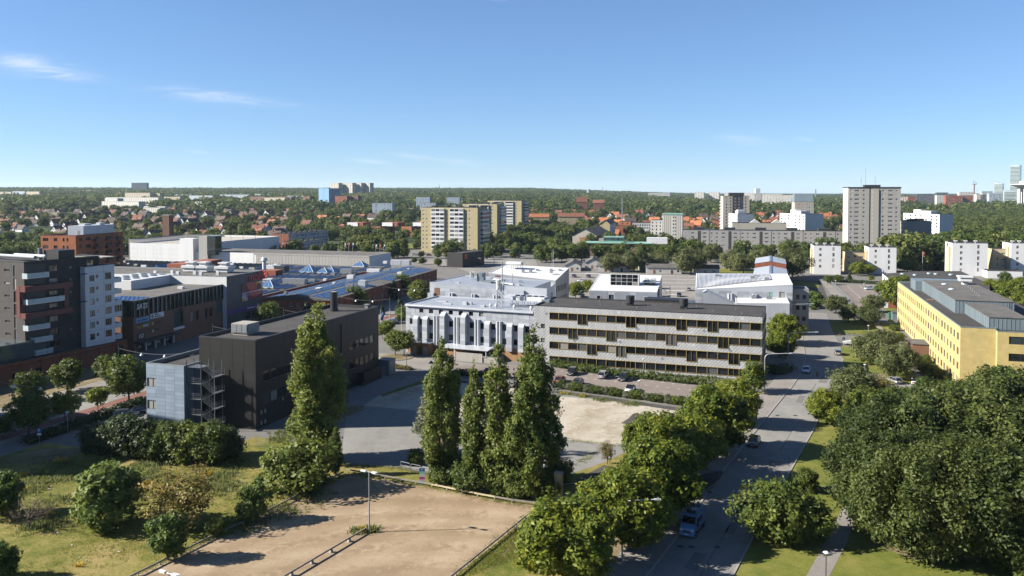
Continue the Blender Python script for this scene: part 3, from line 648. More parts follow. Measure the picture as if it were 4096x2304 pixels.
# ------------------------------------------------------------------ yellow brick building with blue-grey penthouse
nY = at('H', 1937, 520, 14.2); rzY = -17.5; wY = 24
cols = 16; fac = []; sp = 98.2 / cols
for r, z in enumerate((10.75, 7.35, 3.95, .75)):
 for i in range(26):
  if r == 3 and 10 <= i <= 12: continue
  fac.append((1.4 + i * 3.72, z, 1.9 if i % 5 else 2.3, 1.75, 'grey'))
yb = bld('yellow_office', 'long yellow brick office with rows of square windows and a metal penthouse', 'building', nY, rzY, 7.2, 98.2, 14.2, m_yellow, m_rooffelt, {'l': fac}, par=.35, cap=m_bluegrey)
rbox(yb, 'roof_deck', 7.2 + .002, .3, 13.4, 17, 97.6, .42, m_rooffelt); rbox(yb, 'rear_wall', 7.2 + .01, 1.0, 0, 16.9, 96, 13.4, m_yellow)
p0 = lp(yb, at('H', 1882, 365, 14.0)); p1 = lp(yb, at('H', 1550, 50, 17.2))
pent = part('penthouse', MB().box(3.7, 16.8, 25, 74, 13.8, 17.2), m_bluegrey, yb); part('penthouse_roof', MB().box(3.55, 16.95, 24.85, 74.15, 17.2, 17.36), m_rooffelt2, pent)
pent2 = part('penthouse', MB().box(5.9, 13.6, .6, 24.9, 13.8, 16.5), m_bluegrey, yb); part('penthouse_roof', MB().box(5.75, 13.75, .45, 24.9, 16.5, 16.64), m_rooffelt2, pent2)
part('penthouse', MB().box(1.9, 16.5, 74.2, 84, 13.8, 16.9), m_bluegrey, yb)
for P_, x0, x1, y, z0, z1 in ((pent, 3.7, 16.8, 25, 13.9, 17.1), (pent2, 5.9, 13.6, .6, 13.9, 16.4)):
 n = int((x1 - x0) / .8)
 for i in range(n + 1): part('seam', MB().box(x0 + i * (x1 - x0) / n - .03, x0 + i * (x1 - x0) / n + .03, y - .06, y, z0, z1), m_bluegrey, P_)
 n = int(49 / 1.6) if P_ is pent else 15; ya = 25 if P_ is pent else .6; yb_ = 74 if P_ is pent else 24.9
 for i in range(n + 1): part('seam', MB().box(x0 - .06, x0, ya + i * (yb_ - ya) / n - .03, ya + i * (yb_ - ya) / n + .03, z0, z1), m_bluegrey, P_)
p = lp(yb, at('H', 1980, 95, 17.3)); part('roof_fan', MB().cyl(0, 0, 0, 1.0, .9, 12).box(-1.6, 1.6, -1.6, 1.6, 1.0, 2.4).box(-1.9, 1.9, -1.9, 1.9, 2.1, 2.5), m_whitep, yb, loc=(p[0], p[1], 17.36))
for (u, v) in ((1775, 97), (1845, 148)): p = lp(yb, at('H', u, v, 17.3)); part('skylight', MB().cyl(0, 0, 0, .18, .85, 12).cyl(0, 0, .18, .4, .8, 12, r2=.3), m_frost, yb, loc=(p[0], p[1], 17.36))
for i in range(9):
 p = lp(yb, at('H', 1950 + 22 * i, 75 + 18 * i, 17.3)); part('roof_vent', MB().tube((0, 0, 0), (0, 0, .7), .09, 5), m_steel, yb, loc=(p[0], p[1], 17.36))
for i in range(16): part('roof_anchor', MB().tube((0, 0, 0), (0, 0, .45), .06, 4), m_steel, yb, loc=(3.3, 27 + 2.8 * i, 13.85))
part('board_stack', MB().box(-.9, .9, -.25, .25, 0, .2).box(-.8, 1.0, .5, .9, 0, .18), m_wood, yb, loc=(2.2, 51, 13.86))
part('ladder', MB().tube((15.6, 24.9, 14.2), (15.6, 24.9, 18.4), .04, 4).tube((16.1, 24.9, 14.2), (16.1, 24.9, 18.4), .04, 4), m_steel, pent)
ent = part('entrance_porch', MB().box(-4.2, 0, 38, 46, 0, 3.2), m_brown, yb); part('porch_roof', MB().box(-4.4, 0, 37.8, 46.2, 3.2, 3.35), m_rooffelt2, ent)
part('porch_door', MB().box(-4.25, -4.2, 41, 44, 0, 2.6), m_blackp, ent)
# the wing that closes the near end
wing = [(2.3, z, 3.9, 1.75, 'dark') for z in (10.9, 7.1, 3.3)] + [(8.6, z, 3.9, 1.75, 'dark') for z in (10.9, 7.1, 3.3)]
oW = (nY[0] + 7.2 * math.cos(R(rzY)) + 1.0 * math.sin(R(rzY)), nY[1] + 7.2 * math.sin(R(rzY)) - 1.0 * math.cos(R(rzY)))
wg = bld('yellow_wing', 'projecting end wing of yellow brick with wide dark windows', 'building', oW, rzY, 16, 26, 13.75, m_yellow, m_rooffelt, {'f': wing}, par=.3, cap=m_bluegrey)
# ------------------------------------------------------------------ silver-panelled complex
def corrug(root, o, u, L, z0, z1, step, m, name='corrugated_sheet', off=.0):
 nx, ny = u[1], -u[0]; a = MB(); n = int(L / step)
 for i in range(n):
  s0, s1 = i * step, i * step + step * .5
  P = lambda s, d, z: (o[0] + u[0] * s + nx * d, o[1] + u[1] * s + ny * d, z)
  za = z1(s0) if callable(z1) else z1; zc = z1(s1) if callable(z1) else z1
  a.quad(P(s0, .002 + off, z0), P(s0 + .06, .07 + off, z0), P(s0 + .06, .07 + off, za), P(s0, .002 + off, za)); a.quad(P(s0 + .06, .07 + off, z0), P(s1 - .06, .07 + off, z0), P(s1 - .06, .07 + off, zc), P(s0 + .06, .07 + off, za)); a.quad(P(s1 - .06, .07 + off, z0), P(s1, .002 + off, z0), P(s1, .002 + off, zc), P(s1 - .06, .07 + off, zc))
 o_ = part(name, a, m, root); o_['kind'] = 'stuff'; return o_
def fin(root, s, w, zt, z0, proj=.85, flat=.8):
 a = MB()
 a.quad((s, -proj, z0), (s + w, -proj, z0), (s + w, -proj, zt - flat), (s, -proj, zt - flat))
 a.quad((s, -proj, zt - flat), (s + w, -proj, zt - flat), (s + w, 0, zt), (s, 0, zt), 1)
 a.poly([(s, 0, z0), (s, -proj, z0), (s, -proj, zt - flat), (s, 0, zt)]); a.poly([(s + w, -proj, z0), (s + w, 0, z0), (s + w, 0, zt), (s + w, -proj, zt - flat)])
 a.quad((s, 0, z0), (s + w, 0, z0), (s + w, -proj, z0), (s, -proj, z0))
 f = part('pilaster', a, [m_silver, m_silver2], root)
 n = int((zt - flat - z0) / .95)
 for k in range(n): part('panel', MB().box(s + .02, s + w - .02, -proj - .03, -proj, z0 + k * .95 + .02, z0 + k * .95 + .93), m_silver, f)
def tubes(root, s, zt, z0, r=.42):
 a = MB()
 for k in (0, 1):
  x = s + r + k * 2 * r; n = 8
  pts = [(x + r * math.cos(math.pi + math.pi * i / n), r * 1.6 * math.sin(math.pi + math.pi * i / n)) for i in range(n + 1)]
  for p, q in zip(pts, pts[1:]): a.quad((*p, z0), (*q, z0), (*q, zt), (*p, zt))
  a.poly([(p[0], p[1], zt) for p in pts])
 part('round_duct', a, m_silver2, root, smooth=False)
oW1 = at(None, *px('D', 1510, 772)); rz1 = -22.8; w1 = 38.6
wins1 = [(4.25 + 3.05 * i, 11.25, 1.3, 1.15, 'teal') for i in range(7)]
lowx = [1.2, 4.3, 7.3, 10.3, 13.4, 16.5, 19.7, 22.9, 26.1, 29.3, 32.6, 35.9]
wins1 += [(x, z, 1.3, 1.6, 'teal') for z in (7.9, 4.2) for x in lowx]
W1 = bld('silver_laboratory', 'silver panelled block with fins and ducts on its front', 'building', oW1, rz1, w1, 19, 13.5, m_silver, m_sroof, {'f': wins1}, par=.25, cap=m_silver2)
clad(W1, (0, 0), (1, 0), w1, 3.4, 13.0, 25, 11, m_silver, [(q[0], q[0] + q[2], q[1], q[1] + q[3]) for q in wins1], gap=.045)
for s, zt in ((2.6, 10.4), (5.6, 10.4), (24.4, 10.2), (30.9, 10.0), (34.2, 10.0)): fin(W1, s, 1.55, zt, 2.6)
for s, zt in ((11.2, 11.9), (17.5, 11.9)): fin(W1, s, 1.5, zt, 2.6, 1.25, 1.0)
for s, zt in ((8.75, 10.7), (15.0, 10.7), (21.3, 10.4), (27.7, 10.3)): tubes(W1, s, zt, 2.6)
a = MB(); n = 8
for i in range(128):
 s0, s1 = i * .3, i * .3 + .2
 for k in range(5):
  t0, t1 = math.pi / 2 * k / 5, math.pi / 2 * (k + 1) / 5; q = lambda t: (-.12 - .55 * math.cos(t) + .1, 12.95 + .62 * math.sin(t))
  y0, z0 = q(t0); y1, z1 = q(t1); a.quad((s0, y0, z0), (s1, y0, z0), (s1, y1, z1), (s0, y1, z1))
 a.poly([(s0, q(math.pi / 2 * k / 5)[0], q(math.pi / 2 * k / 5)[1]) for k in range(6)] + [(s0, .1, 12.9)]); a.poly([(s1, q(math.pi / 2 * k / 5)[0], q(math.pi / 2 * k / 5)[1]) for k in range(6)][::-1] + [(s1, .1, 12.9)])
o_ = part('ribbed_cornice', a, m_silver2, W1); o_['kind'] = 'stuff'
part('wood_storey', MB().box(.6, w1 - 1, -.12, .0, 0, 3.3), m_wood, W1)
for s in (2.6, 6.2): b_ = part('wood_bay', MB().box(s, s + 2.4, -2.2, -.13, 0, 3.2), m_wood, W1); part('bay_door', MB().box(s + .5, s + 1.9, -2.28, -2.2, 0, 2.3), m_conc, b_); part('bay_roof', MB().box(s - .1, s + 2.5, -2.3, -.13, 3.2, 3.32), m_silver2, b_)
cp = part('canopy', MB().prism([(13.2, -4.6), (27.2, -4.6), (27.2, -.13), (13.2, -.13)], 2.95, lambda x, y: 3.1 + (y + 4.6) * .09, bottom=True), m_silver2, W1)
for s in (17.4, 26.6): part('canopy_post', MB().tube((s, -4.3, 0), (s, -4.3, 3), .12, 8), m_whitep, cp)
part('loading_dock', MB().box(18.5, 30, -5.2, -.13, 0, 1.25).box(18.3, 26, -5.4, -5.2, 0, 2.3), m_conc, W1)
for (s, d, sx, sy, hh) in ((9, 5, 2.6, .8, .3), (14.5, 6, 1.4, 1, .9), (16.2, 6.5, 1, .8, .8), (5, 9, 3, 1, .25), (21, 4, 1.3, 1, .5)): rbox(W1, 'roof_unit', s, d, 13.2, sx, sy, hh, m_silver2)
for s, d in ((24.6, 3), (26.1, 3.4), (31.6, 3), (36.6, 2.6)): part('roof_cowl', MB().cyl(0, 0, 0, .5, .18, 8).cyl(0, 0, .5, .8, .38, 10, r2=.45).cyl(0, 0, .8, 1.25, .45, 10, r2=.12), m_whitep, W1, loc=(s, d, 13.25))
cl = part('cooling_unit', MB().box(28.6, 38.3, 8, 11.2, 15.0, 16.1), m_whitep, W1)
for i in range(5): part('fan', MB().cyl(29.8 + 1.8 * i, 9.6, 16.1, 16.3, .72, 12), m_blackp, cl)
for i in range(6): part('support', MB().tube((28.8 + 1.8 * i, 8.2, 13.2), (28.8 + 1.8 * i, 8.2, 15.1), .07, 5).tube((28.8 + 1.8 * i, 11, 13.2), (28.8 + 1.8 * i, 11, 15.1), .07, 5), m_steel, cl)
part('pipework', MB().tube((28.5, 7.6, 13.7), (38, 7.6, 13.7), .16, 8).tube((28.5, 7.2, 14.2), (38, 7.2, 14.2), .1, 8), m_steel, cl)
# telecom mast on that roof
mt = thing('telecom_mast', 'white lattice telecom mast with panel antennas on the silver roof', 'mast', (*at(None, 1560 + 1775 * .24845, 1020 + 835 * .24845, 13.3), 13.25), R(rz1))
a = MB()
for x, y in ((-.75, -.75), (.75, -.75), (.75, .75), (-.75, .75)): a.tube((x, y, 0), (x, y, 7.2), .07, 5)
part('mast_leg', a, m_whitep, mt); a = MB()
for k in range(6):
 z = k * 1.2
 for p, q in (((-.75, -.75), (.75, -.75)), ((.75, -.75), (.75, .75)), ((.75, .75), (-.75, .75)), ((-.75, .75), (-.75, -.75))): a.tube((*p, z), (*q, z + 1.2), .045, 4); a.tube((*p, z + 1.2), (*q, z + 1.2), .04, 4)
part('lattice', a, m_steel, mt)
for k in range(6):
 t = k * math.pi / 3; part('panel_antenna', MB().box(-.2, .2, -.1, .1, 0, 2.3), m_whitep, mt, loc=(1.05 * math.cos(t), 1.05 * math.sin(t), 4.9 - (k % 2) * .5), rz=t + math.pi / 2)
# block behind
oW2 = (-25.6, 256.0); wins2 = [(5.4 + 3.35 * (i + (i > 2) * 0) + .0, 9.0, 1.5, 1.9, 'teal') for i in range(8)]
W2 = bld('silver_laboratory', 'second silver block with ducts and aerials crowding its roof', 'building', oW2, -20, 31, 27, (16.6, 15.2, 15.4, 16.2), m_silver, m_sroof, {'f': wins2}, par=.12, cap=m_silver2)
clad(W2, (0, 0), (1, 0), 31, 8.0, 14.9, 18, 7, m_silver, [(q[0], q[0] + q[2], q[1], q[1] + q[3]) for q in wins2], gap=.045, maxn=120)
part('louvre_door', MB().box(1.6, 3.4, -.08, 0, 12.0, 15.0), m_brown, W2)
for s in (6.6, 14.0, 21.2): tubes(W2, s, 13.6, 8.5, .42)
part('corner_pier', MB().box(-.35, 1.7, -.9, -.04, 6, 13.4), m_silver, W2)
part('duct', MB().box(10.5, 12.3, 13, 16, 15.6, 18.6).box(12.3, 13.1, 12.2, 14, 15.6, 17.4).box(13, 16, 11.8, 12.8, 15.6, 16.5).box(16, 16.6, 10, 13, 15.6, 16.3), m_bluegrey, W2)
part('pipework', MB().path([(17, 11, 15.6), (17, 11, 17), (19, 10.5, 17), (20, 9.5, 16.1), (23, 9, 16.1), (24.5, 8.4, 15.9)], .25, 8).path([(16, 14, 15.8), (18.5, 14, 16.8), (20, 14, 16.8)], .2, 8), m_steel, W2)
for s, d, hh in ((19.2, 13, 7), (25.6, 5, 4.2), (26, 5.2, 1.0), (9, 12.5, 3.4), (5, 5, 1.5)): part('roof_stack', MB().tube((s, d, 15), (s, d, 15.6 + hh), .16 if hh > 5 else .09, 8), m_steel, W2)
for k in range(3): part('panel_antenna', MB().box(-.22, .22, -.1, .1, 0, 1.9), m_whitep, W2, loc=(9 + .5 * math.cos(k * 2.1), 12.5 + .5 * math.sin(k * 2.1), 17.2), rz=k * 2.1)
for i in range(14): rbox(W2, 'roof_unit', 6 + (i * 3.7) % 20, 3 + (i * 5.3) % 19, 15.3, .6 + (i % 3) * .4, .5 + (i % 2) * .5, .5 + (i % 4) * .2, (m_bluegrey, m_steel, m_silver2)[i % 3])
part('spiral_stair', MB().cyl(5.1, -1.6, 8, 12.5, .06, 6), m_steel, W2)
for k in range(16): t = k * .42; part('stair_tread', MB().box(.06, .95, -.13, .13, 0, .05), m_steel, W2, loc=(5.1, -1.6, 8.2 + k * .26), rz=t)
part('curved_roof', MB().prism([(26, -6.5), (38, -6.5), (38, 1.0), (26, 1.0)], 11.5, lambda x, y: 13.6 + (0 if y < -2 else .5)), m_silver2, W2)
part('curved_fascia', MB().prism([(25.2, .6), (38, .6), (38, 1.6), (25.2, 1.6)], 13, lambda x, y: 16.4 - (x - 25) * .03), m_silver2, W2)
# third: pale shed roof with stone side
wins3 = [(1.0 + 1.85 * i, z, .95, 2.1, 'red') for z in (10.2, 6.2) for i in range(7)]
W3 = bld('silver_laboratory', 'white shed roofed block with tall windows in its stone side', 'building', (-8.2, 290.0), -20, 24.6, 16.5, (16.2, 14.4, 17.2, 17.6), m_silver, m_whiteroof, {'r': wins3}, par=.1, cap=m_whiteroof, wallmats={'r': m_beige})
clad(W3, (0, 0), (1, 0), 24.6, 8, 14.2, 12, 6, m_silver, gap=.05, maxn=80)
part('door', MB().box(2.5, 4.3, -.08, 0, 12.2, 15.4), m_brown, W3); part('door', MB().box(7.4, 8.7, -.08, 0, 12.0, 14.6), m_wood, W3)
cu = part('cooling_unit', MB().box(3.2, 9.0, 8.5, 11.2, 18.6, 19.5), m_whitep, W3)
for k in range(4): part('support', MB().tube((3.6 + 1.7 * k, 8.8, 17), (3.6 + 1.7 * k, 8.8, 18.7), .08, 5).tube((3.6 + 1.7 * k, 11, 17), (3.6 + 1.7 * k, 11, 18.7), .08, 5), m_steel, cu)
for i, (s, d) in enumerate(((13, 6), (14.5, 9), (19, 11), (22, 12), (20.5, 6.5), (10.5, 5))): rbox(W3, 'roof_unit', s, d, 16.2, .9, .7, 1.0, m_steel)
an = bld('corrugated_annexe', 'small corrugated annexe with gridded window beside the stone sided block', 'building', (3.6, 272), -20, 8.8, 7.5, (12.6, 12.6, 14.0, 14.0), m_silver2, m_silver2, {'r': grid(1.2, 1.0, 4, 8.5, 1.0, 3, .8, .8, 'white')}, par=.1, cap=m_silver2)
corrug(an, (0, 0), (1, 0), 8.8, 7, 12.4, .36, m_silver2)
# fourth: corrugated hall with glazed monitor and portholes
rz4 = -13.5; oW4 = at(None, *px('E', 775, 1160), 13.0)
W4 = bld('corrugated_hall', 'corrugated silver hall with portholes and a glazed roof lantern', 'building', oW4, rz4, 21.6, 27, (13.0, 13.0, 15.6, 15.6), m_silver2, m_whiteroof, {'f': [(6.3, 9.6, 1.75, 2.2, 'white'), (13.0, 9.6, 1.75, 2.2, 'white')]}, par=.02, cap=m_whiteroof)
for s0, s1 in ((0, 6.25), (8.1, 12.95), (14.8, 21.6)): corrug(W4, (s0, 0), (1, 0), s1 - s0, 6, 12.8, .3, m_silver2)
corrug(W4, (21.6, 0), (0, 1), 27, 6, lambda s: 12.8 + 2.6 * s / 27, .5, m_silver2)
for s in (3.1, 18.1):
 a = MB(); n = 20
 for k in range(n):
  t0, t1 = 2 * math.pi * k / n, 2 * math.pi * (k + 1) / n
  for r0, r1, m_ in ((.0, .62, 1), (.62, .78, 0)): a.quad((s + r1 * math.cos(t0), -.12, 10.9 + r1 * math.sin(t0)), (s + r1 * math.cos(t1), -.12, 10.9 + r1 * math.sin(t1)), (s + r0 * math.cos(t1), -.12, 10.9 + r0 * math.sin(t1)), (s + r0 * math.cos(t0), -.12, 10.9 + r0 * math.sin(t0)), m_)
 part('porthole', a, [m_whitep, m_glass], W4)
ln = part('roof_lantern', MB().box(5.6, 15.2, 9, 9.35, 13.5, 17.6).box(5.6, 5.9, 9.35, 13, 13.5, 17.4).box(14.9, 15.2, 9.35, 13, 13.5, 17.4).quad((5.6, 9.35, 17.6), (15.2, 9.35, 17.6), (15.2, 14, 15.2), (5.6, 14, 15.2)), m_whitep, W4)
for r in range(3):
 for c in range(5): part('lantern_pane', MB().box(5.95 + c * 1.8, 5.95 + c * 1.8 + 1.62, 8.96, 9.0, 13.95 + r * 1.2, 13.95 + r * 1.2 + 1.05), m_glassb, ln)
for i in range(6): rbox(W4, 'roof_unit', 16.6 + (i % 3) * 1.3, 12 + (i // 3) * 3.4, 14.3, 1.1, 1.6, 1.1 + .4 * (i % 2), (m_steel, m_whitep)[i % 2])
part('platform', MB().box(16.2, 20.6, 9, 14, 15.0, 15.1), m_steel, W4)
part('flue', MB().cyl(21.9, 8, 0, 14.4, .3, 8).cyl(21.9, 5.6, 0, 13.6, .3, 8), m_steel, W4)
rbox(W4, 'escape_stair', 22.6, 10, 0, 2.4, 3, .2, m_steel)
a = MB()
for k in range(5):
 a.box(22.6, 25.2, 9.6, 12.6, 2.6 * k + 2.5, 2.6 * k + 2.6)
 for x, y in ((22.6, 9.6), (25.2, 9.6), (25.2, 12.6)): a.tube((x, y, 2.6 * k), (x, y, 2.6 * k + 3.6), .06, 4)
 a.tube((22.6, 9.6, 2.6 * k + 3.6), (25.2, 9.6, 2.6 * k + 3.6), .04, 4); a.tube((25.2, 9.6, 2.6 * k), (22.6, 12.6, 2.6 * k + 2.6), .06, 4)
part('escape_stair', a, m_ffr, W4)
# right group
W5 = bld('curved_roof_block', 'white panelled block with corrugated roof rising to the right', 'building', (60.4, 271.0), -13.5, 30.5, 19, (12.6, 15.0, 16.6, 16.0), m_silver, m_whiteroof, {'f': [(26.4, 10.2, 1.7, 2.9, 'slot'), (23.2, 9.8, 1.3, 2.6, 'green')]}, par=.05, cap=m_whiteroof)
clad(W5, (0, 0), (1, 0), 30.5, 6, 12.4, 16, 6, m_silver, [(26.4, 28.1, 10.2, 13.1), (23.2, 24.5, 9.8, 12.4)], gap=.05, maxn=96)
a = MB()
for i in range(58):
 x = .3 + i * .42; y1 = 18.6; y0 = 1.4 + x * .33
 if y0 > y1 - .5: break
 zf = lambda x_, y_: (12.6 + 2.4 * x_ / 30.5) * (1 - y_ / 19) + (16.0 + .6 * x_ / 30.5) * y_ / 19
 a.quad((x, y0, zf(x, y0) + .01), (x + .2, y0, zf(x, y0) + .1), (x + .2, y1, zf(x, y1) + .1), (x, y1, zf(x, y1) + .01)); a.quad((x + .2, y0, zf(x, y0) + .1), (x + .26, y0, zf(x, y0) + .01), (x + .26, y1, zf(x, y1) + .01), (x + .2, y1, zf(x, y1) + .1))
o_ = part('corrugated_sheet', a, m_silver2, W5); o_['kind'] = 'stuff'
for s, d in ((6.5, 15), (19.5, 14.5), (18, 11.5), (22.5, 9)): rbox(W5, 'roof_unit', s, d, 15.2, 1.4, 1, 1.0, m_steel)
for s in (10.3, 18.0): tubes(W5, s, 11.6, 8.8, .42)
wd = thing('wedge_roof_block', 'white wedge shaped block whose sloping roof falls to the right', 'building', (60.9, 262.0), R(-13.5))
part('wall', MB().poly([(0, 0, 0), (13.2, 0, 0), (13.2, 0, 7.6), (1.0, 0, 13.2), (0, 0, 12.8)]).poly([(0, 6, 0), (0, 0, 0), (0, 0, 12.8), (0, 6, 12.8)]).poly([(13.2, 6, 0), (0, 6, 0), (0, 6, 12.8), (1, 6, 13.2), (13.2, 6, 7.6)]), m_silver, wd)
part('roof', MB().quad((1, -.15, 13.24), (13.4, -.15, 7.62), (13.4, 4.2, 7.62), (1, 4.2, 13.24)).quad((-.1, -.15, 12.8), (1, -.15, 13.24), (1, 4.2, 13.24), (-.1, 4.2, 12.8)).quad((13.4, -.15, 7.2), (13.4, 4.2, 7.2), (13.4, 4.2, 7.62), (13.4, -.15, 7.62)), m_silver2, wd)
clad(wd, (1.2, 0), (1, 0), 10, 2, 7.4, 5, 6, m_silver, gap=.05)
part('glazing', MB().box(-.06, 0, .5, 5.5, 6, 12), m_glassg, wd)
W5b = bld('low_white_block', 'low white roofed block between office and curved roof block', 'building', (70.5, 258.5), -13.5, 16, 16, (9.8, 10.2, 11.0, 10.6), m_silver, m_whiteroof, {}, par=.05, cap=m_whiteroof)
for s, d in ((5, 8), (3, 11), (9.6, 7)): rbox(W5b, 'roof_unit', s, d, 10.2, 1.6, 1.0, 1.2, m_steel)
bld('grey_stair_block', 'narrow grey block with small windows at the street corner', 'building', (91.0, 266.5), -13.5, 5.0, 9, 13.2, m_grey, m_rooffelt2, {'f': [(1 + 2 * i, z, 1.1, 1.4, 'slot') for i in range(2) for z in (10, 6.5, 3)]}, par=.2)
bld('white_entrance_lodge', 'small low white lodge with glass front beside the curved roof block', 'building', at(None, 2560 + 710 * .24845, 960 + 935 * .24845, 0)[:2] if False else (52.5, 279.0), -13.5, 10.5, 8, (6.4, 6.4, 7.0, 7.0), m_silver2, m_whiteroof, {'f': [(1 + 2.9 * i, 2.8, 2.6, 2.0, 'dark') for i in range(3)]}, par=.05, cap=m_whiteroof)
# long silver hall with two roofs
hl = thing('long_silver_hall', 'long silver roofed hall with red brick band and black base', 'building', at(None, 2560 + 1815 * .24845, 960 + 590 * .24845, 9.0), R(-17.4))
part('wall', MB().box(0, 14.2, 0, 88, 0, 8.2), m_blackp, hl)
for y0, y1, z in ((-.2, 50, 8.2), (54, 88, 10.0)):
 for s in (-1, 1):
  x0 = 7.1; x1 = 7.1 + 7.3 * s
  q = [(x0 + .4 * s, y0, z + 1.25), (x1, y0, z), (x1, y1, z), (x0 + .4 * s, y1, z + 1.25)]
  part('roof', MB().quad(*q) if s < 0 else MB().quad(*q[::-1]), m_silver2, hl)
 part('ridge', MB().box(6.6, 7.6, y0, y1, z + 1.15, z + 1.5), m_steel, hl)
 part('gable', MB().poly([(-.1, y0 + .1, 8.2), (14.3, y0 + .1, 8.2), (14.3, y0 + .1, z), (7.1, y0 + .1, z + 1.2), (-.1, y0 + .1, z)]), m_redbrick if y0 > 0 else m_blackp, hl)
part('upper_wall', MB().box(-.05, 14.25, 54, 88, 8.2, 10), m_redbrick, hl)
# ------------------------------------------------------------------ lettering
def text(root, s, size, loc, rot, m, name='lettering', ext_=.03, bold=False, shear=0.0, align='LEFT'):
 c = bpy.data.curves.new(name, 'FONT'); c.body = s; c.size = size; c.extrude = ext_; c.shear = shear; c.align_x = align; c.resolution_u = 3
 if bold: c.offset = .012 * size
 c.materials.append(m); tmp = bpy.data.objects.new('t', c); COL.objects.link(tmp); dg = bpy.context.evaluated_depsgraph_get()
 me = bpy.data.meshes.new_from_object(tmp.evaluated_get(dg)); bpy.data.objects.remove(tmp); bpy.data.curves.remove(c)
 return link(name, me, root, loc, rot=rot)
RF = (math.pi / 2, 0, math.pi / 2)          # on a right-hand side wall
FF = (math.pi / 2, 0, 0)                    # on a front wall
def corner(pt, w, rz):                      # front left corner from the front right one
 return (pt[0] - w * math.cos(R(rz)), pt[1] - w * math.sin(R(rz)))
# ------------------------------------------------------------------ charcoal brick apartments with glass balconies
ap = (-117.0, 197.3); rzP = -25.0; wP, dP = 25, 20.5; FL = [24.2, 21.1, 17.95, 14.85, 11.7, 8.6, 5.4]
fw_ = [(17.6, z + 1.3, 2.0, .55, 'slot') for z in FL] + [(21.0, z + .1, .95, 2.7, 'slot') for z in FL]
rw_ = []
for i, z in enumerate(FL): rw_ += [(.7, z + .1, 1.6, 2.2, 'dark'), (2.6, z + .1, 2.2, 2.2, 'dark'), (6.4, z + .9, 2.4, 1.4, 'dark'), (12.0, z + 1.2, .6, .6, 'tiny')]
rw_ += [(17.0, 5.2 + 2.2 * k, 1.9, 2.1, 'curtain') for k in range(10)]
apt = bld('charcoal_apartments', 'charcoal brick apartment block with frosted glass balconies and maroon frame', 'building', corner(ap, wP, rzP), rzP, wP, dP, 28.0, m_darkbrick, m_rooffelt, {'f': fw_, 'r': rw_}, par=.45, cap=m_cap)
def balcony(root, x, y, z, dx, dy, h=1.1, glass=None, slab=None):
 b = part('balcony', MB().box(x, x + dx, y, y + dy, z - .18, z), slab or m_whitep, root)
 g = glass or m_frost; n = max(1, round(dy / 1.6));
 for k in range(n): part('glass_panel', MB().box(x + dx - .04, x + dx, y + k * dy / n + .02, y + (k + 1) * dy / n - .02, z, z + h), g, b)
 part('glass_panel', MB().box(x, x + dx, y - .04, y, z, z + h), g, b); part('glass_panel', MB().box(x, x + dx, y + dy, y + dy + .04, z, z + h), g, b)
 return b
for z, l in ((FL[0], 5.6), (FL[2], 9.6), (FL[4], 5.6), (FL[5], 4.6), (FL[6] + .1, 4.6)): balcony(apt, wP, -.5 if z > 9 else 1.2, z, 1.9, l)
fr = part('maroon_frame', MB().box(wP + .02, wP + 2.0, -1.2, 11.4, FL[1] - .2, FL[1] + 1.1).box(wP + .02, wP + 2.0, -1.2, 11.4, FL[3] - .35, FL[3] + .95).box(wP + .02, wP + .35, 10.2, 11.4, FL[3] + .95, FL[1] - .2).box(wP - 1.2, wP + .02, -1.25, -.02, FL[3] - .35, FL[1] + 1.1), m_redp, apt)
part('recess', MB().box(wP + .012, wP + .03, .2, 5.4, 5.6, 27.3), m_blackp, apt)  # flat black sheet painted in place of the loggia's shade
dk = part('roof_duct', MB().tube((4, 6, 28.6), (22, 5, 28.6), .45, 10).tube((12, 6.6, 28.8), (24, 6.4, 28.8), .5, 10).box(2, 3.4, 5, 6.6, 27.6, 29.4), m_steel, apt, smooth=False)
rbox(apt, 'plant_box', 19, 9.4, 27.5, 5.5, 4.5, 2.6, m_dark); part('cowl', MB().cyl(18.2, 9, 27.5, 30.6, .55, 12).cyl(17.2, 11, 27.5, 29.2, .3, 10), m_steel, apt)
rbox(apt, 'eaves_slab', 14, dP - .3, 27.5, 12.5, 4, .2, m_conc)
wp = (-109.1, 210.2); zf = [21.7 - 3.03 * k for k in range(6)]
ww = []
for z in zf: ww += [(1.25, z, 1.5, 1.6, 'dark'), (3.2, z + .75, .7, .85, 'tiny'), (6.0, z + .1, 1.95, 1.75, 'dark')]
wht = bld('white_apartments', 'white panelled apartment tower beside the charcoal brick block', 'building', corner(wp, 6, -22.8), -22.8, 6, 9.0, 25.5, m_white, m_conc, {'r': ww}, par=.4, cap=m_white)
ops = [(q[0], q[0] + q[2], q[1], q[1] + q[3]) for q in ww]
for k in range(7): part('joint', MB().box(6.0, 6.012, 0, 9, 7 + 3.03 * k - 1.28, 7 + 3.03 * k - 1.24), m_ffr, wht)
part('joint', MB().box(6.0, 6.012, 5.6, 5.64, 5, 25.4), m_ffr, wht)
for z in zf: balcony(wht, 3.2, 9.1, z - .9, 2.6, 2.3)
for z in (26.0, 19.0, 6.0): part('blue_awning', MB().box(6.02, 7.0, -2.1, -.2, z - 2.2, z - 2.0), plain('blue_cloth', (.02, .06, .14), .8), wht)
pod0 = (-117.7 - .389 * 34, 188.4 - .921 * 34)
pw_ = []
pod = bld('brick_podium', 'low red brick arcade wall along the boulevard under the apartments', 'building', corner(pod0, 18, -22.9), -22.9, 18, 69.8, 5.0, m_redbrick, m_rooffelt2, {'r': [(3.4 + 5.6 * k, 0.05, 2.0, 2.5, 'dark') for k in range(11)]}, par=.2, cap=m_cap)
for k in range(13): part('pier', MB().box(18, 18.18, 5.5 * k + .3, 5.5 * k + .8, 0, 4.7), m_redbrick, pod)
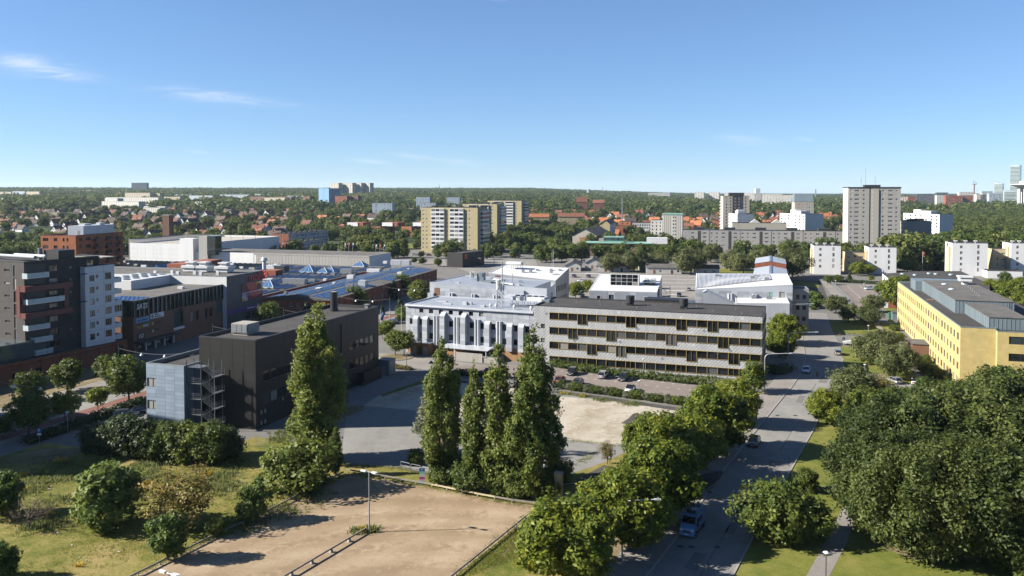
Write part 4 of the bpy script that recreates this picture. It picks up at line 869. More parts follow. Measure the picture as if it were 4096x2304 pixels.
cbm = MB().box(18, 18.22, -.14, .14, 0, .3).mesh('corbel', [m_redbrick])
for k in range(110): link('corbel', cbm, pod, (0, .6 + k * .62, 4.0))
part('glass_pavilion', MB().box(4, 16.5, 26, 47, 5.0, 9.0), m_glassg, pod); railing(pod, [(17.6, 8, 5), (17.6, 48, 5)], m=m_ffr)
# ------------------------------------------------------------------ red brick apartments further back
rp = at('A', 762, 105, 27.5); wR, dR = 15.6, 29
fz = [27.5 - 3.0 - 2.95 * k for k in range(8)]
rf = []; rr = []
for z in fz: rf += [(.9, z + .55, 2.5, 1.35, 'red'), (5.8, z + .6, 1.6, 1.3, 'red'), (9.8, z + .55, .85, 1.4, 'fard'), (11.5, z + .55, .85, 1.4, 'fard')]
for z in fz: rr += [(1.8, z + .6, 1.8, 1.4, 'red'), (5.8, z + .6, 3.0, 1.4, 'red'), (10.8, z + .1, 2.6, 2.0, 'red'), (18.0, z + .1, 3.6, 2.0, 'red'), (24.4, z + .1, 3.0, 2.0, 'red')]
ra = bld('red_brick_apartments', 'eight storey orange red brick apartment block with white rooftop plant room', 'building', corner(rp, wR, -10), -10, wR, dR, 27.5, m_orbrick, m_rooffelt2, {'f': rf, 'r': rr}, par=.6, cap=m_redp)
for z in fz:
 for y0, l in ((9.8, 4.4), (17.4, 5.2), (23.8, 4.4)): balcony(ra, wR, y0, z, 1.5, l, 1.0, m_redp, m_redp)
pr = part('plant_room', MB().box(8.2, 15.2, 5, 24, 27.0, 31.0), m_silver2, ra); part('plant_unit', MB().box(9.5, 12, 10, 14, 31, 31.7).box(12.5, 14.5, 16, 19, 31, 31.9), m_whitep, pr); part('plant_door', MB().box(12.4, 13.3, 4.94, 5, 27.2, 29.2), m_grey, pr)
# ------------------------------------------------------------------ shop building with glass top band
sp_ = (-104.8, 227.2); rzS = -14.4; wS, dS, hS = 40, 46, 14.6
gl_ = [(.05 + 1.905 * k, 9.95, 1.88, 4.3, 'curtain') for k in range(24)]
lowg = [(17.4, 4.4, 2.2, 5.3, 'curtain'), (19.7, 4.4, 2.2, 5.3, 'curtain'), (38.5, 5.6, 1.9, 4.1, 'curtain'), (40.5, 5.6, 1.9, 4.1, 'curtain'), (25.5, 5.0, 1.4, 2.9, 'dark'), (28.0, 5.0, 1.4, 2.9, 'dark'), (32.6, 5.0, 1.4, 2.9, 'dark'), (35.0, 5.0, 1.4, 2.9, 'dark')]
drs = [(1.2 + 4.0 * k, .1, 2.8, 2.6, 'curtain') for k in range(4)]
sats = bld('shop_building', 'brown brick shop building with a continuous glass top floor and shop signs', 'building', corner(sp_, wS, rzS), rzS, wS, dS, hS, m_brown, m_rooffelt2, {'r': gl_ + lowg + drs, 'f': [(wS - 8 + 1.9 * k, 9.95, 1.85, 4.3, 'curtain') for k in range(4)]}, par=.3, cap=m_capgrey)
for k in range(25): part('mullion_fin', MB().box(wS + .02, wS + .35, .02 + 1.905 * k - .07, .02 + 1.905 * k + .07, 9.95, 14.3), m_blackp, sats)
m_signw = plain('sign_white', (.75, .76, .78), .4); m_signb = plain('sign_blue', (.12, .36, .62), .4); m_signy = plain('sign_yellow', (.55, .38, .04), .4); m_signg = plain('sign_green', (.25, .5, .42), .4)
text(sats, 'SATS', 2.0, (wS + .45, .9, 12.1), RF, m_signw, bold=True, shear=.2)
def board(root, x, y, z, w, h, m, txt, tm, size, dx=.2, dz=.3, bold=True):
 b = part('sign_board', MB().box(x, x + .12, y, y + w, z, z + h), m, root)
 for i, t in enumerate(txt.split('|')): text(b, t, size, (x + .14, y + dx, z + h - dz - size * .75 - i * size * 1.05), RF, tm, bold=bold)
 return b
board(sats, wS + .02, 1.0, 8.2, 5.4, 1.35, m_signb, 'clas ohlson', plain('sign_navy', (.01, .03, .12), .4), 1.0, .3, .25)
b_ = board(sats, wS + .02, 7.0, 8.5, 5.8, 1.45, m_signw, 'Mobilia|Vårdcentral', m_blackp, .58, 1.7, .15)
for i in range(3):
 for j in range(3): part('sign_mark', MB().box(wS + .14, wS + .17, 7.35 + i * .32, 7.6 + i * .32, 8.75 + j * .32, 9.0 + j * .32), m_blackp, b_)
text(sats, 'TACO', 1.05, (wS + .06, 1.2, 6.55), RF, m_signy, bold=True); text(sats, 'BAR', 1.05, (wS + .06, 4.0, 6.7), RF, m_signw, bold=True)
part('cactus_sign', MB().tube((wS + .1, 6.3, 6.5), (wS + .1, 6.3, 7.7), .12, 6).tube((wS + .1, 6.0, 7.0), (wS + .1, 6.3, 6.9), .08, 5).tube((wS + .1, 6.0, 7.0), (wS + .1, 6.0, 7.4), .08, 5), m_signg, sats)
part('sun_sign', MB().box(wS + .02, wS + .1, 7.5, 8.3, 6.75, 7.55), m_signy, sats); text(sats, 'Mat Bureau', .62, (wS + .06, 8.6, 6.95), RF, m_ffr)
part('hexagon_sign', MB().prism([(8.0 + .5 * math.cos(k * math.pi / 3), 4.95 + .5 * math.sin(k * math.pi / 3)) for k in range(6)], 0, .1), m_signg, sats, loc=(wS + .02, 0, 0), rot=RF); text(sats, 'Apoteket', .5, (wS + .06, 8.7, 5.1), RF, m_ffr)
b_ = part('sign_board', MB().box(wS + .02, wS + .14, 1.6, 4.8, 3.5, 5.3), m_blackp, sats); text(b_, '157', 1.5, (wS + .16, 1.85, 3.85), RF, m_signw, bold=True)
part('canopy', MB().box(wS, wS + 2.6, .3, 17.4, 2.8, 3.25), m_cap, sats)
for k in range(4): text(sats, '157', .8, (wS + .02, 1.8 + 4.0 * k, 1.2), RF, m_signw, bold=True); part('column', MB().box(wS + .3, wS + .7, 4.2 + 4 * k, 4.6 + 4 * k, 0, 2.8), m_whitep, sats)
part('notice_strip', MB().box(wS + .02, wS + .1, 17.2, 22.2, 3.6, 4.3), m_signw, sats)
e0 = lp(sats, at(None, 460 + 260 * .24845, 880 + 1125 * .24845, 14.4)); rbox(sats, 'plant_box', e0[0] - 15, e0[1], 14.3, 15, 22, 2.9, m_whitep)
for i in range(5):
 for j in range(3): part('fan', MB().cyl(e0[0] - 11 + j * 3.6, e0[1] + 2.5 + i * 4.2, 17.2, 17.5, 1.2, 12), m_steel, sats)
solm = MB().quad((-.55, -.85, .06), (.55, -.85, .06), (.55, .85, .34), (-.55, .85, .34)).quad((-.55, .85, .02), (.55, .85, .02), (.55, .85, .34), (-.55, .85, .34)).mesh('solar_panel', [m_solar])
for i in range(7):
 for j in range(4): link('solar_panel', solm, sats, (wS - 10.6 + i * 1.45, 1.4 + j * 2.0, 14.35))
rbox(sats, 'roof_unit', wS - 8, 30, 14.3, 1.8, 1.2, .7, m_whitep)
# tall grey block with the billboard
bp_ = at(None, 460 + 1795 * .24845, 880 + 910 * .24845, 17.2); wM, dM, hM = 62, 21.5, 17.2
bb = bld('billboard_block', 'grey clad block carrying a red shop logo and a large poster', 'building', corner(bp_, wM, rzS), rzS, wM, dM, hM, m_grey, m_rooffelt2, {'r': [(.8 + 3.4 * k, 1.5, 3.1, 2.6, 'curtain') for k in range(6)]}, par=.35, wallmats={'f': m_white, 'r': mat('anthracite_cladding', (.085, .082, .088), .5, .08, .5)})
clad(bb, (wM, 0), (0, 1), dM, 7.4, 17.0, 6, 5, MATS['anthracite_cladding'], gap=.05)
rbox(bb, 'purple_fascia', wM, .3, 4.6, .15, dM - .6, 1.3, plain('purple_film', (.10, .04, .22), .4))
text(bb, 'Apoteksgruppen', .8, (wM + .17, 11.5, 5.0), RF, m_signw)
text(bb, 'mobilia', 4.3, (wM + .15, 12.4, 14.2), RF, plain('logo_red', (.55, .045, .05), .4), ext_=.15, bold=True, shear=.15)
ps = part('poster', MB().box(wM + .04, wM + .2, 8.4, 21.2, 7.9, 13.7), plain('poster_maroon', (.16, .025, .028), .5), bb)
def blob(pts, m, x, name='poster_print'): part(name, MB().poly([(x, a, b) for a, b in pts]), m, ps)
arc = lambda cy, cz, r, t0, t1, n=14: [(cy + r * math.cos(R(t0 + (t1 - t0) * k / n)), cz + r * math.sin(R(t0 + (t1 - t0) * k / n))) for k in range(n + 1)]
blob([(11.2, 13.7), (12.0, 12.2), (13.4, 11.0), (13.6, 9.6), (15.5, 8.6), (18.5, 8.9), (21.2, 9.6), (21.2, 13.7)], plain('poster_red', (.58, .07, .045), .5), wM + .204)
blob([(17.2, 13.7), (17.4, 12.0), (18.6, 10.6), (21.2, 10.2), (21.2, 13.7)], plain('poster_yellow', (.66, .36, .03), .5), wM + .208)
blob([(19.0, 13.7)] + arc(20.8, 13.7, 1.9, 180, 270) + [(21.2, 13.7)], plain('poster_cream', (.72, .66, .52), .5), wM + .212)
blob([(8.4, 7.9), (8.4, 11.2)] + arc(9.4, 7.9, 2.6, 95, 0), plain('poster_pink', (.55, .28, .48), .5), wM + .204)
blob([(8.4, 7.9), (8.4, 9.6)] + arc(9.4, 7.9, 1.7, 110, 0), plain('poster_teal', (.45, .55, .5), .5), wM + .208); blob([(8.4, 7.9), (8.4, 9.0)] + arc(9.4, 7.9, 1.1, 130, 0), plain('poster_ochre', (.58, .36, .05), .5), wM + .212)
blob([(17.6, 12.9), (20.2, 12.9), (20.2, 11.0), (17.6, 11.0)], plain('poster_brown', (.12, .03, .03), .5), wM + .216)
text(ps, 'mobilia', .5, (wM + .22, 18.2, 11.85), RF, plain('poster_gold', (.6, .42, .2), .5), ext_=.004)
text(ps, 'Stor present i litet format', 1.02, (wM + .22, 9.5, 10.3), RF, m_signw, ext_=.004, bold=True); text(ps, '- perfekt när du vill ge allt, utan att veta exakt vad.', .52, (wM + .22, 9.5, 9.5), RF, plain('poster_text', (.72, .6, .55), .5), ext_=.004)
for (u, v) in ((1240, 830), (1440, 835), (1770, 845)):
 p = lp(bb, at(None, 460 + u * .24845, 880 + v * .24845, 16.9)); f_ = part('roof_fan', MB().box(-2.2, 2.2, -2, 2, .3, 1.9).box(-2.7, 2.7, -2.4, 2.4, 1.5, 2.3).box(-1.2, 1.2, -1.2, 1.2, 2.3, 3.4).box(-1.7, 1.7, -1.6, 1.6, 3.2, 3.6), m_whitep, bb, loc=(p[0], p[1], 16.85))
for i in range(6): rbox(bb, 'roof_unit', wM - 30 + i * 4.4, 3 + (i * 3) % 6, 16.85, 1.1, .9, 1.2, m_whitep)
mx_ = thing('roof_mast', 'thin radio mast with aerials on the shop building roof', 'mast', (*at(None, 460 + 1555 * .24845, 880 + 1025 * .24845, 14.3), 14.3))
part('pole', MB().tube((0, 0, 0), (0, 0, 7.0), .09, 6), m_steel, mx_); part('aerial', MB().tube((-1.2, 0, 1.5), (1.6, 0, 1.2), .05, 4).tube((0, 0, 4.5), (2.4, 0, 3.0), .05, 4).tube((-.9, 0, 6), (.9, 0, 6), .05, 4), m_steel, mx_)
# ------------------------------------------------------------------ brick market hall with solar roof
oH = (-88.0, 292.5); rzH = -13.5; wH, dH = 24.8, 117
hb = thing('brick_market_hall', 'long red brick hall with low gable and solar panels on its roof', 'building', oH, R(rzH))
mb = MB(); gw = [(1.6 + 2.75 * k, 4.2, 1.1, 1.35, 'arch') for k in range(8)]; sw = []
for k in range(26): sw.append((4 + 4.4 * k, .1 if k % 3 == 0 else 1.6, 1.15, 2.9 if k % 3 == 0 else 1.7, 'arch'))
wallface(mb, (0, 0), (1, 0), wH, 6.9, 6.9, [(q[0], q[0] + q[2], q[1], q[1] + q[3]) for q in gw]); mb.poly([(0, 0, 6.9), (wH, 0, 6.9), (wH / 2, 0, 8.4)])
wallface(mb, (wH, 0), (0, 1), dH, 6.9, 6.9, [(q[0], q[0] + q[2], q[1], q[1] + q[3]) for q in sw]); wallface(mb, (wH, dH), (-1, 0), wH, 6.9, 6.9, []); wallface(mb, (0, dH), (0, -1), dH, 6.9, 6.9, [])
for k_ in range(len(mb.f)): mb.m[k_] = 1 if max(mb.v[i][1] for i in mb.f[k_]) < .3 else 0  # gable front takes the orange brick: its sunlight is put into the colour
part('wall', mb, [m_redbrick, m_orbrick], hb); put_windows(hb, (0, 0), (1, 0), gw); put_windows(hb, (wH, 0), (0, 1), sw)
part('roof', MB().quad((-.4, -.5, 6.95), (wH / 2, -.5, 8.5), (wH / 2, dH, 8.5), (-.4, dH, 6.95)).quad((wH / 2, -.5, 8.5), (wH + .4, -.5, 6.95), (wH + .4, dH, 6.95), (wH / 2, dH, 8.5)).poly([(-.4, -.5, 6.7), (wH + .4, -.5, 6.7), (wH + .4, -.5, 6.95), (wH / 2, -.5, 8.5), (-.4, -.5, 6.95)]).quad((wH + .4, -.5, 6.7), (wH + .4, dH, 6.7), (wH + .4, dH, 6.95), (wH + .4, -.5, 6.95)), m_rooffelt2, hb)
part('string_course', MB().box(-.1, wH + .12, -.14, -.01, 3.5, 3.75), m_capgrey, hb)
for k in range(4): part('pilaster', MB().box(7.6 * k + .02, 7.6 * k + .8, -.2, -.01, 0, 6.6 + (.6 if k in (1, 2) else 0)), m_orbrick, hb)  # gable pilasters share the brick that carries painted sunlight
for k in range(20): part('pilaster', MB().box(wH, wH + .16, 1.2 + 6 * k, 1.8 + 6 * k, 0, 6.6), m_redbrick, hb)
cnt = 0; rest = MB(); prng = random.Random(3)
def roofz(x): return 6.95 + (8.5 - 6.95) * (x + .4) / (wH / 2 + .4) if x < wH / 2 else 6.95 + (8.5 - 6.95) * (wH + .4 - x) / (wH / 2 + .4)
pl_ = MB().box(-.5, .5, -.84, .84, .06, .12).mesh('solar_panel', [m_solar])
for j in range(64):
 for i in range(17):
  x = 1.0 + i * 1.38; y = 2.0 + j * 1.74
  if (i % 6 == 5) or (12 < i and 24 < j < 34) or (j % 23 == 22) or prng.random() < .03: continue
  z = roofz(x)
  if cnt < 300 and x > 2: link('solar_panel', pl_, hb, (x, y, z), rot=(0, -math.atan2(1.55, 12.8) if x < wH / 2 else math.atan2(1.55, 12.8), 0)); cnt += 1
  else:
   zz = roofz(x - .5), roofz(x + .5); rest.quad((x - .5, y - .84, zz[0] + .1), (x + .5, y - .84, zz[1] + .1), (x + .5, y + .84, zz[1] + .1), (x - .5, y + .84, zz[0] + .1))
o_ = part('solar_field', rest, m_solar, hb); o_['kind'] = 'stuff'
for i in range(10): rbox(hb, 'roof_unit', 3 + (i * 7.3) % 18, 8 + i * 10.5, 7.4, 1 + (i % 3), 1.2 + (i % 2), 1.0 + .4 * (i % 3), (m_steel, m_whitep)[i % 2])
rbox(hb, 'plant_box', 18.8, 38, 7.2, 3, 3, 2.4, m_silver2)
# flat mall roofs to the left of it, with more solar rows, skylights, plant
o2 = (-170.0, 335.0)
ml = bld('mall_hall', 'wide flat mall hall with grey roof, solar rows and pyramid skylights', 'building', (-152.0, 309.0), rzH, 63.5, 118, 7.4, m_redbrick, m_rooffelt, {}, par=.25)
rows = MB()
for i in range(19):
 for j in range(6):
  x = 4 + i * 3.1; y0 = 4 + j * 18.5 + (i * 5) % 5
  if 8 < x < 30 and y0 < 24: continue
  if prng.random() < .08: continue
  L_ = 12 + (i * 3 + j) % 5
  for s_ in range(int(L_ / 1.74)):
   y = y0 + s_ * 1.74; a_, b_, c_ = x - .8, x + .8, 7.25
   rows.quad((a_, y, c_ + .1), (x, y, c_ + .42), (x, y + 1.66, c_ + .42), (a_, y + 1.66, c_ + .1)); rows.quad((x, y, c_ + .42), (b_, y, c_ + .1), (b_, y + 1.66, c_ + .1), (x, y + 1.66, c_ + .42))
o_ = part('solar_rows', rows, m_solar, ml); o_['kind'] = 'stuff'
def pyramid(root, x, y, z, s, h, m=None):
 b = part('pyramid_skylight', MB().box(x - s, x + s, y - s, y + s, z, z + .5), m_whitep, root); c = [(x - s, y - s), (x + s, y - s), (x + s, y + s), (x - s, y + s)]
 a = MB(); f = MB()
 for i in range(4): p, q = c[i], c[(i + 1) % 4]; a.tri((*p, z + .5), (*q, z + .5), (x, y, z + h)); f.tube((*p, z + .5), (x, y, z + h), .1, 5);
 for i in range(4):
  p, q = c[i], c[(i + 1) % 4]
  for t in (.33, .66): m_ = (p[0] + (q[0] - p[0]) * t, p[1] + (q[1] - p[1]) * t); f.tube((*m_, z + .5), (x + (m_[0] - x) * .3, y + (m_[1] - y) * .3, z + .5 + (h - .5) * .7), .06, 4)
 part('glazing', a, m or plain('blue_glass', (.05, .14, .30), .08, spec=.9), b); part('glazing_bar', f, m_whitep, b)
c3 = lambda u, v: (1000 + u * .24845, 980 + v * .24845)
for (u, v, s) in ((960, 435, 3.6), (1200, 450, 2.6), (1305, 430, 2.8), (1780, 345, 3.2), (320, 680, 3.3)): p = lp(ml, at(None, *c3(u, v), 7.2)); pyramid(ml, p[0], p[1], 7.2, s, s * .95)
for (u, v, w_, d_, h_, m_) in ((340, 395, 10, 6, 3.2, m_whitep), (470, 440, 7, 7, 4.5, m_cap), (700, 630, 14, 4, 3.4, m_steel), (1540, 470, 8, 4, 3.8, m_steel), (1980, 440, 9, 4, 2.4, m_whitep), (2340, 320, 8, 5, 3.6, m_silver2), (2500, 330, 6, 5, 4.0, m_silver2), (310, 500, 9, 9, 4.0, m_redbrick), (270, 600, 6, 3, 2.5, m_whitep), (1330, 500, 3, 3, 2.2, m_steel), (990, 600, 4, 3, 2, m_bluegrey), (1200, 580, 2, 2, 1.6, m_whitep), (2170, 300, 3, 3, 2, m_whitep)):
 p = lp(ml, at(None, *c3(u, v), 7.2)); rbox(ml, 'plant_box', p[0] - w_ * .35, p[1], 7.2, w_ * .7, d_ * .7, h_ * .62, m_)
p = lp(ml, at(None, *c3(230, 400), 7.2)); part('white_cowl', MB().cyl(0, 0, 0, 4.0, .9, 12).cyl(0, 0, 4, 4.6, .9, 12, r2=1.6).cyl(0, 0, 4.6, 6, 1.6, 12, r2=1.1), m_whitep, ml, loc=(p[0], p[1], 7.2))
part('white_duct', MB().path([(18, 34, 8.2), (30, 37, 8.4), (38, 39, 8.8), (45, 41, 8.2)], .4, 8), m_whitep, ml)
m2 = bld('ribbed_mall_hall', 'flat grey mall roof with long felt ribs behind the shop building', 'building', (-232.0, 392.0), -15, 112, 62, 7.2, m_grey, m_rooffelt2, {}, par=.2)
for k in range(34): part('roof_rib', MB().prism([(3 + 3.2 * k, 1), (3.5 + 3.2 * k, 1), (3.5 + 3.2 * k, 61), (3 + 3.2 * k, 61)], 7.0, 7.45), m_cap, m2)
for i in range(24): rbox(m2, 'roof_unit', 8 + (i * 17.3) % 96, 4 + (i * 11.7) % 52, 7.0, 1 + i % 3, 1.0, .8 + .3 * (i % 3), (m_whitep, m_conc)[i % 2])
pt_ = lp(m2, (-154, 392)); part('brick_plant_house', MB().box(75, 84, 5, 34, 7, 11.6), m_redbrick, m2)
a = MB().poly([(55, 20, 7.05), (60, 20, 7.05), (57.5, 20, 9.6)]).quad((55, 20, 7.05), (57.5, 20, 9.6), (57.5, 44, 9.6), (55, 44, 7.05)).quad((57.5, 20, 9.6), (60, 20, 7.05), (60, 44, 7.05), (57.5, 44, 9.6)); part('ridge_skylight', a, MATS['blue_glass'], m2)
wh = bld('white_mall_hall', 'tall white panelled hall with rooftop parking deck', 'building', (-230.0, 496.0), -17, 45, 90, 13.8, m_white, m_beige, {}, par=.8, cap=m_white)
clad(wh, (0, 0), (1, 0), 45, 5, 13.2, 8, 3, m_white, gap=.08, thick=.05); railing(wh, [(2, .6, 13.8), (34, .6, 13.8)], 1.6, m_ffr, 4)
rbox(wh, 'stair_tower', 36, -.4, 0, 9.3, 6, 17, m_white); rbox(wh, 'lift_tower', 50.5, -2, 0, 6, 8, 18.6, m_grey); rbox(wh, 'glass_stair', 56.6, -2.5, 8, 5.5, 6, 11, m_glassg)
for k in range(7): part('deck_lamp', MB().tube((6 + 9 * k, 40, 13), (6 + 9 * k, 40, 17), .1, 5), m_steel, wh)
lo = bld('louvred_hall', 'long low grey hall whose front is a row of louvre panels', 'building', (-187.0, 484.0), -18, 115, 26, 9.6, m_white, m_rooffelt2, {}, par=.1, cap=m_conc)
pm_ = MB().box(-.92, .92, -.1, 0, 3.4, 8.6).mesh('louvre_panel', [m_grey])
for k in range(36): link('louvre_panel', pm_, lo, (43.5 + k * 1.95 + (k // 9) * .3, 0, 0))
rbox(lo, 'end_bay', 113.5, -.08, 0, 1.45, 26, 9.55, m_grey); rbox(lo, 'fascia', 41.6, -.16, 8.75, 73.2, .14, .7, m_conc)
rbox(lo, 'white_bay', 0.2, -.12, 0, 41, .11, 9.4, m_white)
ph_ = bld('car_park_house', 'multi storey car park with a beige mosaic screen', 'building', corner((-200.5, 546), 60, -11), -11, 60, 62, 12.4, m_grey, m_rooffelt2, {'r': grid(1.5, 3.4, 18, 1.2, 3.6, 3, 3.1, 1.7, 'fard')}, par=.6)
sc = part('screen', MB().box(60.05, 60.4, 7, 50, 2.2, 10.6), mat('mosaic_screen', (.20, .16, .10), .7, .35, .5), ph_)
text(ph_, 'P1', 3.6, (60.3, 55, 2.6), RF, m_signw, bold=True); text(ph_, 'mobilia', 2.0, (60.3, 50.5, 9.2), RF, m_signb, bold=True)
ck = thing('brick_chimney', 'square brick chimney tower behind the white hall', 'chimney', (atY(None, 672, 900, 640)[0], 640), R(-11))
part('stack', MB().prism([(-2.8, -2.8), (2.8, -2.8), (2.8, 2.8), (-2.8, 2.8)], 0, 26), m_brown, ck); part('cap', MB().box(-3, 3, -3, 3, 26, 26.6), m_conc, ck)
# ------------------------------------------------------------------ blocks further off
FOOT = []           # footprints kept free of far trees: (x, y, radius)
def place(xl, xr, ytop, D, rz):
 """left front corner on the ray of xl at distance D; width so that the right front corner falls on the ray of xr; height from ytop"""
 kx0, kx1 = (xl - 2048) / FPX, (xr - 2048) / FPX; X = kx0 * D; c, s = math.cos(R(rz)), math.sin(R(rz))
 w = (kx1 * D - X) / (c - kx1 * s); zb = terr(X, D); h = CAMH - (ytop - YH) * D / FPX - zb
 return X, w, h, zb
def fb(name, label, xl, xr, ytop, D, rz, d, wall, roof=None, fw=None, rw=None, lw=None, group=None, cat='building', storey=3.0, par=.4, cap=None, wallmats=None):
 """far block; fw/rw/lw give window columns per face: list of (s0 share, width m, height m, style)"""
 X, w, h, zb = place(xl, xr, ytop, D, rz); n = max(1, int((h - .6) / storey)); F = {}
 for f, spec, L in (('f', fw, w), ('r', rw, d), ('l', lw, d)):
  if spec: F[f] = [(min(max(sh_ * L - ww_ / 2, .05), L - ww_ - .05), h - .9 - (j + 1) * storey + .95, ww_, hh_, st_) for j in range(n) for (sh_, ww_, hh_, st_) in spec if h - .9 - (j + 1) * storey + .95 > .3]
 FOOT.append((X + math.cos(R(rz)) * w / 2 - math.sin(R(rz)) * d / 2, D + math.sin(R(rz)) * w / 2 + math.cos(R(rz)) * d / 2, math.hypot(w, d) / 2 + 3))
 b = bld(name, label, cat, (X, D), rz, w, d, h, wall, roof, F, group, par=par, cap=cap or m_cap, zb=zb, wallmats=wallmats)
 return b, w, h
ev = lambda n, w, h, st, a=.0, b=1.0: [(a + (b - a) * (i + .5) / n, w, h, st) for i in range(n)]
m_panelw = mat('white_balcony_panel', (.66, .67, .68), .6, .06, .4)
# pale yellow slabs with white balcony stacks
for k, (xl, xr, yt, D, lab) in enumerate(((1684, 1910, 829, 606, 'nearest of the tall yellow brick slabs, front full of white balconies'), (1850, 1988, 815, 735, 'middle tall yellow brick slab with dark glazed end'), (1950, 2086, 802, 880, 'rearmost tall yellow brick slab with dark glazed end'))):
 bays = [(.04, 1.2, 1.3, 'far'), (.105, 1.2, 1.3, 'far'), (.475, .9, 1.4, 'far'), (.80, 1.2, 1.3, 'far'), (.86, 1.2, 1.3, 'far')]
 b, w, h = fb('yellow_slab', lab, xl, xr, yt, D, -17, 22, m_yellow2, m_rooffelt, bays, group='tall yellow brick slabs')
 n = int((h - .6) / 3.0)
 for (a0, a1) in ((.19, .42), (.52, .76)):
  bs = part('balcony_stack', MB().box(a0 * w, a1 * w, -1.0, -.02, 2.6, h - .8), m_panelw, b)
  for j in range(n):
   z = h - .9 - (j + 1) * 3.0
   if z < 2: continue
   if k == 0:
    for q in range(3):
     x0 = a0 * w + .25 + q * (a1 - a0) * w / 3; wd_ = (a1 - a0) * w / 3 - .5
     part('balcony_glazing', MB().box(x0, x0 + wd_, -1.06, -1.0, z + 1.15, z + 2.75), (m_glass, m_glass, m_steel)[(q + j * 2) % 3], bs)
   else: part('balcony_glazing', MB().box(a0 * w + .3, a1 * w - .3, -1.06, -1.0, z + 1.15, z + 2.75), m_glass, bs)
 eb = part('glazed_end', MB().box(w + .02, w + 2.4, 5, 20, 0, h - 2.4), m_panelw, b)
 for j in range(n):
  z = h - 3.2 - (j + 1) * 3.0
  if z > 1: part('balcony_glazing', MB().box(w + .6, w + 2.46, 4.94, 20.06, z + .9, z + 2.5), m_glass, eb)
 for q in range(4): rbox(b, 'roof_hut', w * (.12 + .22 * q), 8, h - .4, 3.2, 5, 1.6, m_cap)
# grey tower with a dark recess
b, w, h = fb('grey_tower', 'fifteen storey grey tower with white framed windows and roof aerials', 3392, 3602.6, 749.7, 575, -13.5, 22, m_grey, m_rooffelt, [(.062, 1.5, 1.35, 'far'), (.168, 2.9, 1.35, 'farh'), (.305, 1.5, 1.35, 'far'), (.465, .5, 1.6, 'far'), (.672, 1.5, 1.35, 'far'), (.81, 2.9, 1.35, 'farh'), (.925, 1.5, 1.35, 'far')], lw=ev(3, 1.4, 1.3, 'far'), wallmats={'l': m_offwhite}, storey=2.98)
part('recess', MB().box(.405 * w, .437 * w, -.06, -.005, 0, h - .3), m_ffr, b); part('stair_face', MB().box(.437 * w, .585 * w, -.5, -.02, 0, h - 1.2), m_beige, b)
for j in range(15): link('window', win_mesh('far', .55, 1.6)[0], b, (.47 * w, -.5, h - 4.2 - j * 2.98))
rbox(b, 'roof_house', .35 * w, 6, h, .3 * w, 8, 1.8, m_cap); rbox(b, 'eaves', -.4, -.4, h - .2, w + .8, 22.8, .5, m_cap)
for x, hh in ((.29, 6.5), (.375, 13.5), (.56, 7)): part('aerial', MB().tube((x * w, 9, h), (x * w, 9, h + hh + 1), .14, 5).tube((x * w - .5, 9, h + hh * .6), (x * w + .5, 9, h + hh * .6), .08, 4), m_steel, b)
m_sand = mat('sand_panel', (.45, .40, .29), .8, .06, .5)
sp2 = MB().box(-.7, .7, -.03, 0, 0, 1.35).mesh('sand_panel', [m_sand])
for j in range(15):
 for x in (.24, .74): link('sand_panel', sp2, b, (x * w, 0, h - 3.9 + .95 - .97 - j * 2.98))
# five storey slab in front of it
cols_ = []; per = 23.0 / 118
for p_ in range(5): cols_ += [(p_ * per + o, w_, 1.3, 'farh' if w_ > 2 else 'far') for o, w_ in ((.022, 1.5), (.062, 2.6), (.139, 2.7), (.184, 1.6)) if p_ * per + o < .99]
b, w, h = fb('grey_slab_block', 'long five storey grey slab with dark stair recesses', 2733.7, 3378, 919, 640, -12, 13, m_grey, m_rooffelt, cols_, storey=3.1, lw=ev(2, 1.5, 1.3, 'far'))
for p_ in range(5): part('stair_recess', MB().box((p_ * per + .094) * w, (p_ * per + .112) * w, -.08, -.01, 0, h - .8), m_ffr, b); rbox(b, 'roof_hut', (p_ * per + .07) * w, 3, h - .3, 8, 6, 2.2, m_cap); part('downpipe', MB().box((p_ * per + .165) * w - .1, (p_ * per + .165) * w + .1, -.15, -.02, 0, h), m_conc, b)
for p_ in range(3): part('roof_solar', MB().box((p_ * per + .13) * w, (p_ * per + .2) * w, 1, 4, h + .05, h + .25), m_solar, b)
b, w, h = fb('pediment_block', 'long white block with small roof gables behind the grey slab', 2930, 3148, 891, 705, -12, 14, m_beige, m_rooffelt2, None)
for x in (.42, .82): part('gable', MB().poly([((x - .1) * w, -.1, h), ((x + .1) * w, -.1, h), (x * w, -.1, h + 3.2)]).poly([((x + .1) * w, 4, h), ((x - .1) * w, 4, h), (x * w, 4, h + 3.2)]).quad(((x - .1) * w, -.1, h), (x * w, -.1, h + 3.2), (x * w, 4, h + 3.2), ((x - .1) * w, 4, h)).quad((x * w, -.1, h + 3.2), ((x + .1) * w, -.1, h), ((x + .1) * w, 4, h), (x * w, 4, h + 3.2)), m_offwhite, b)
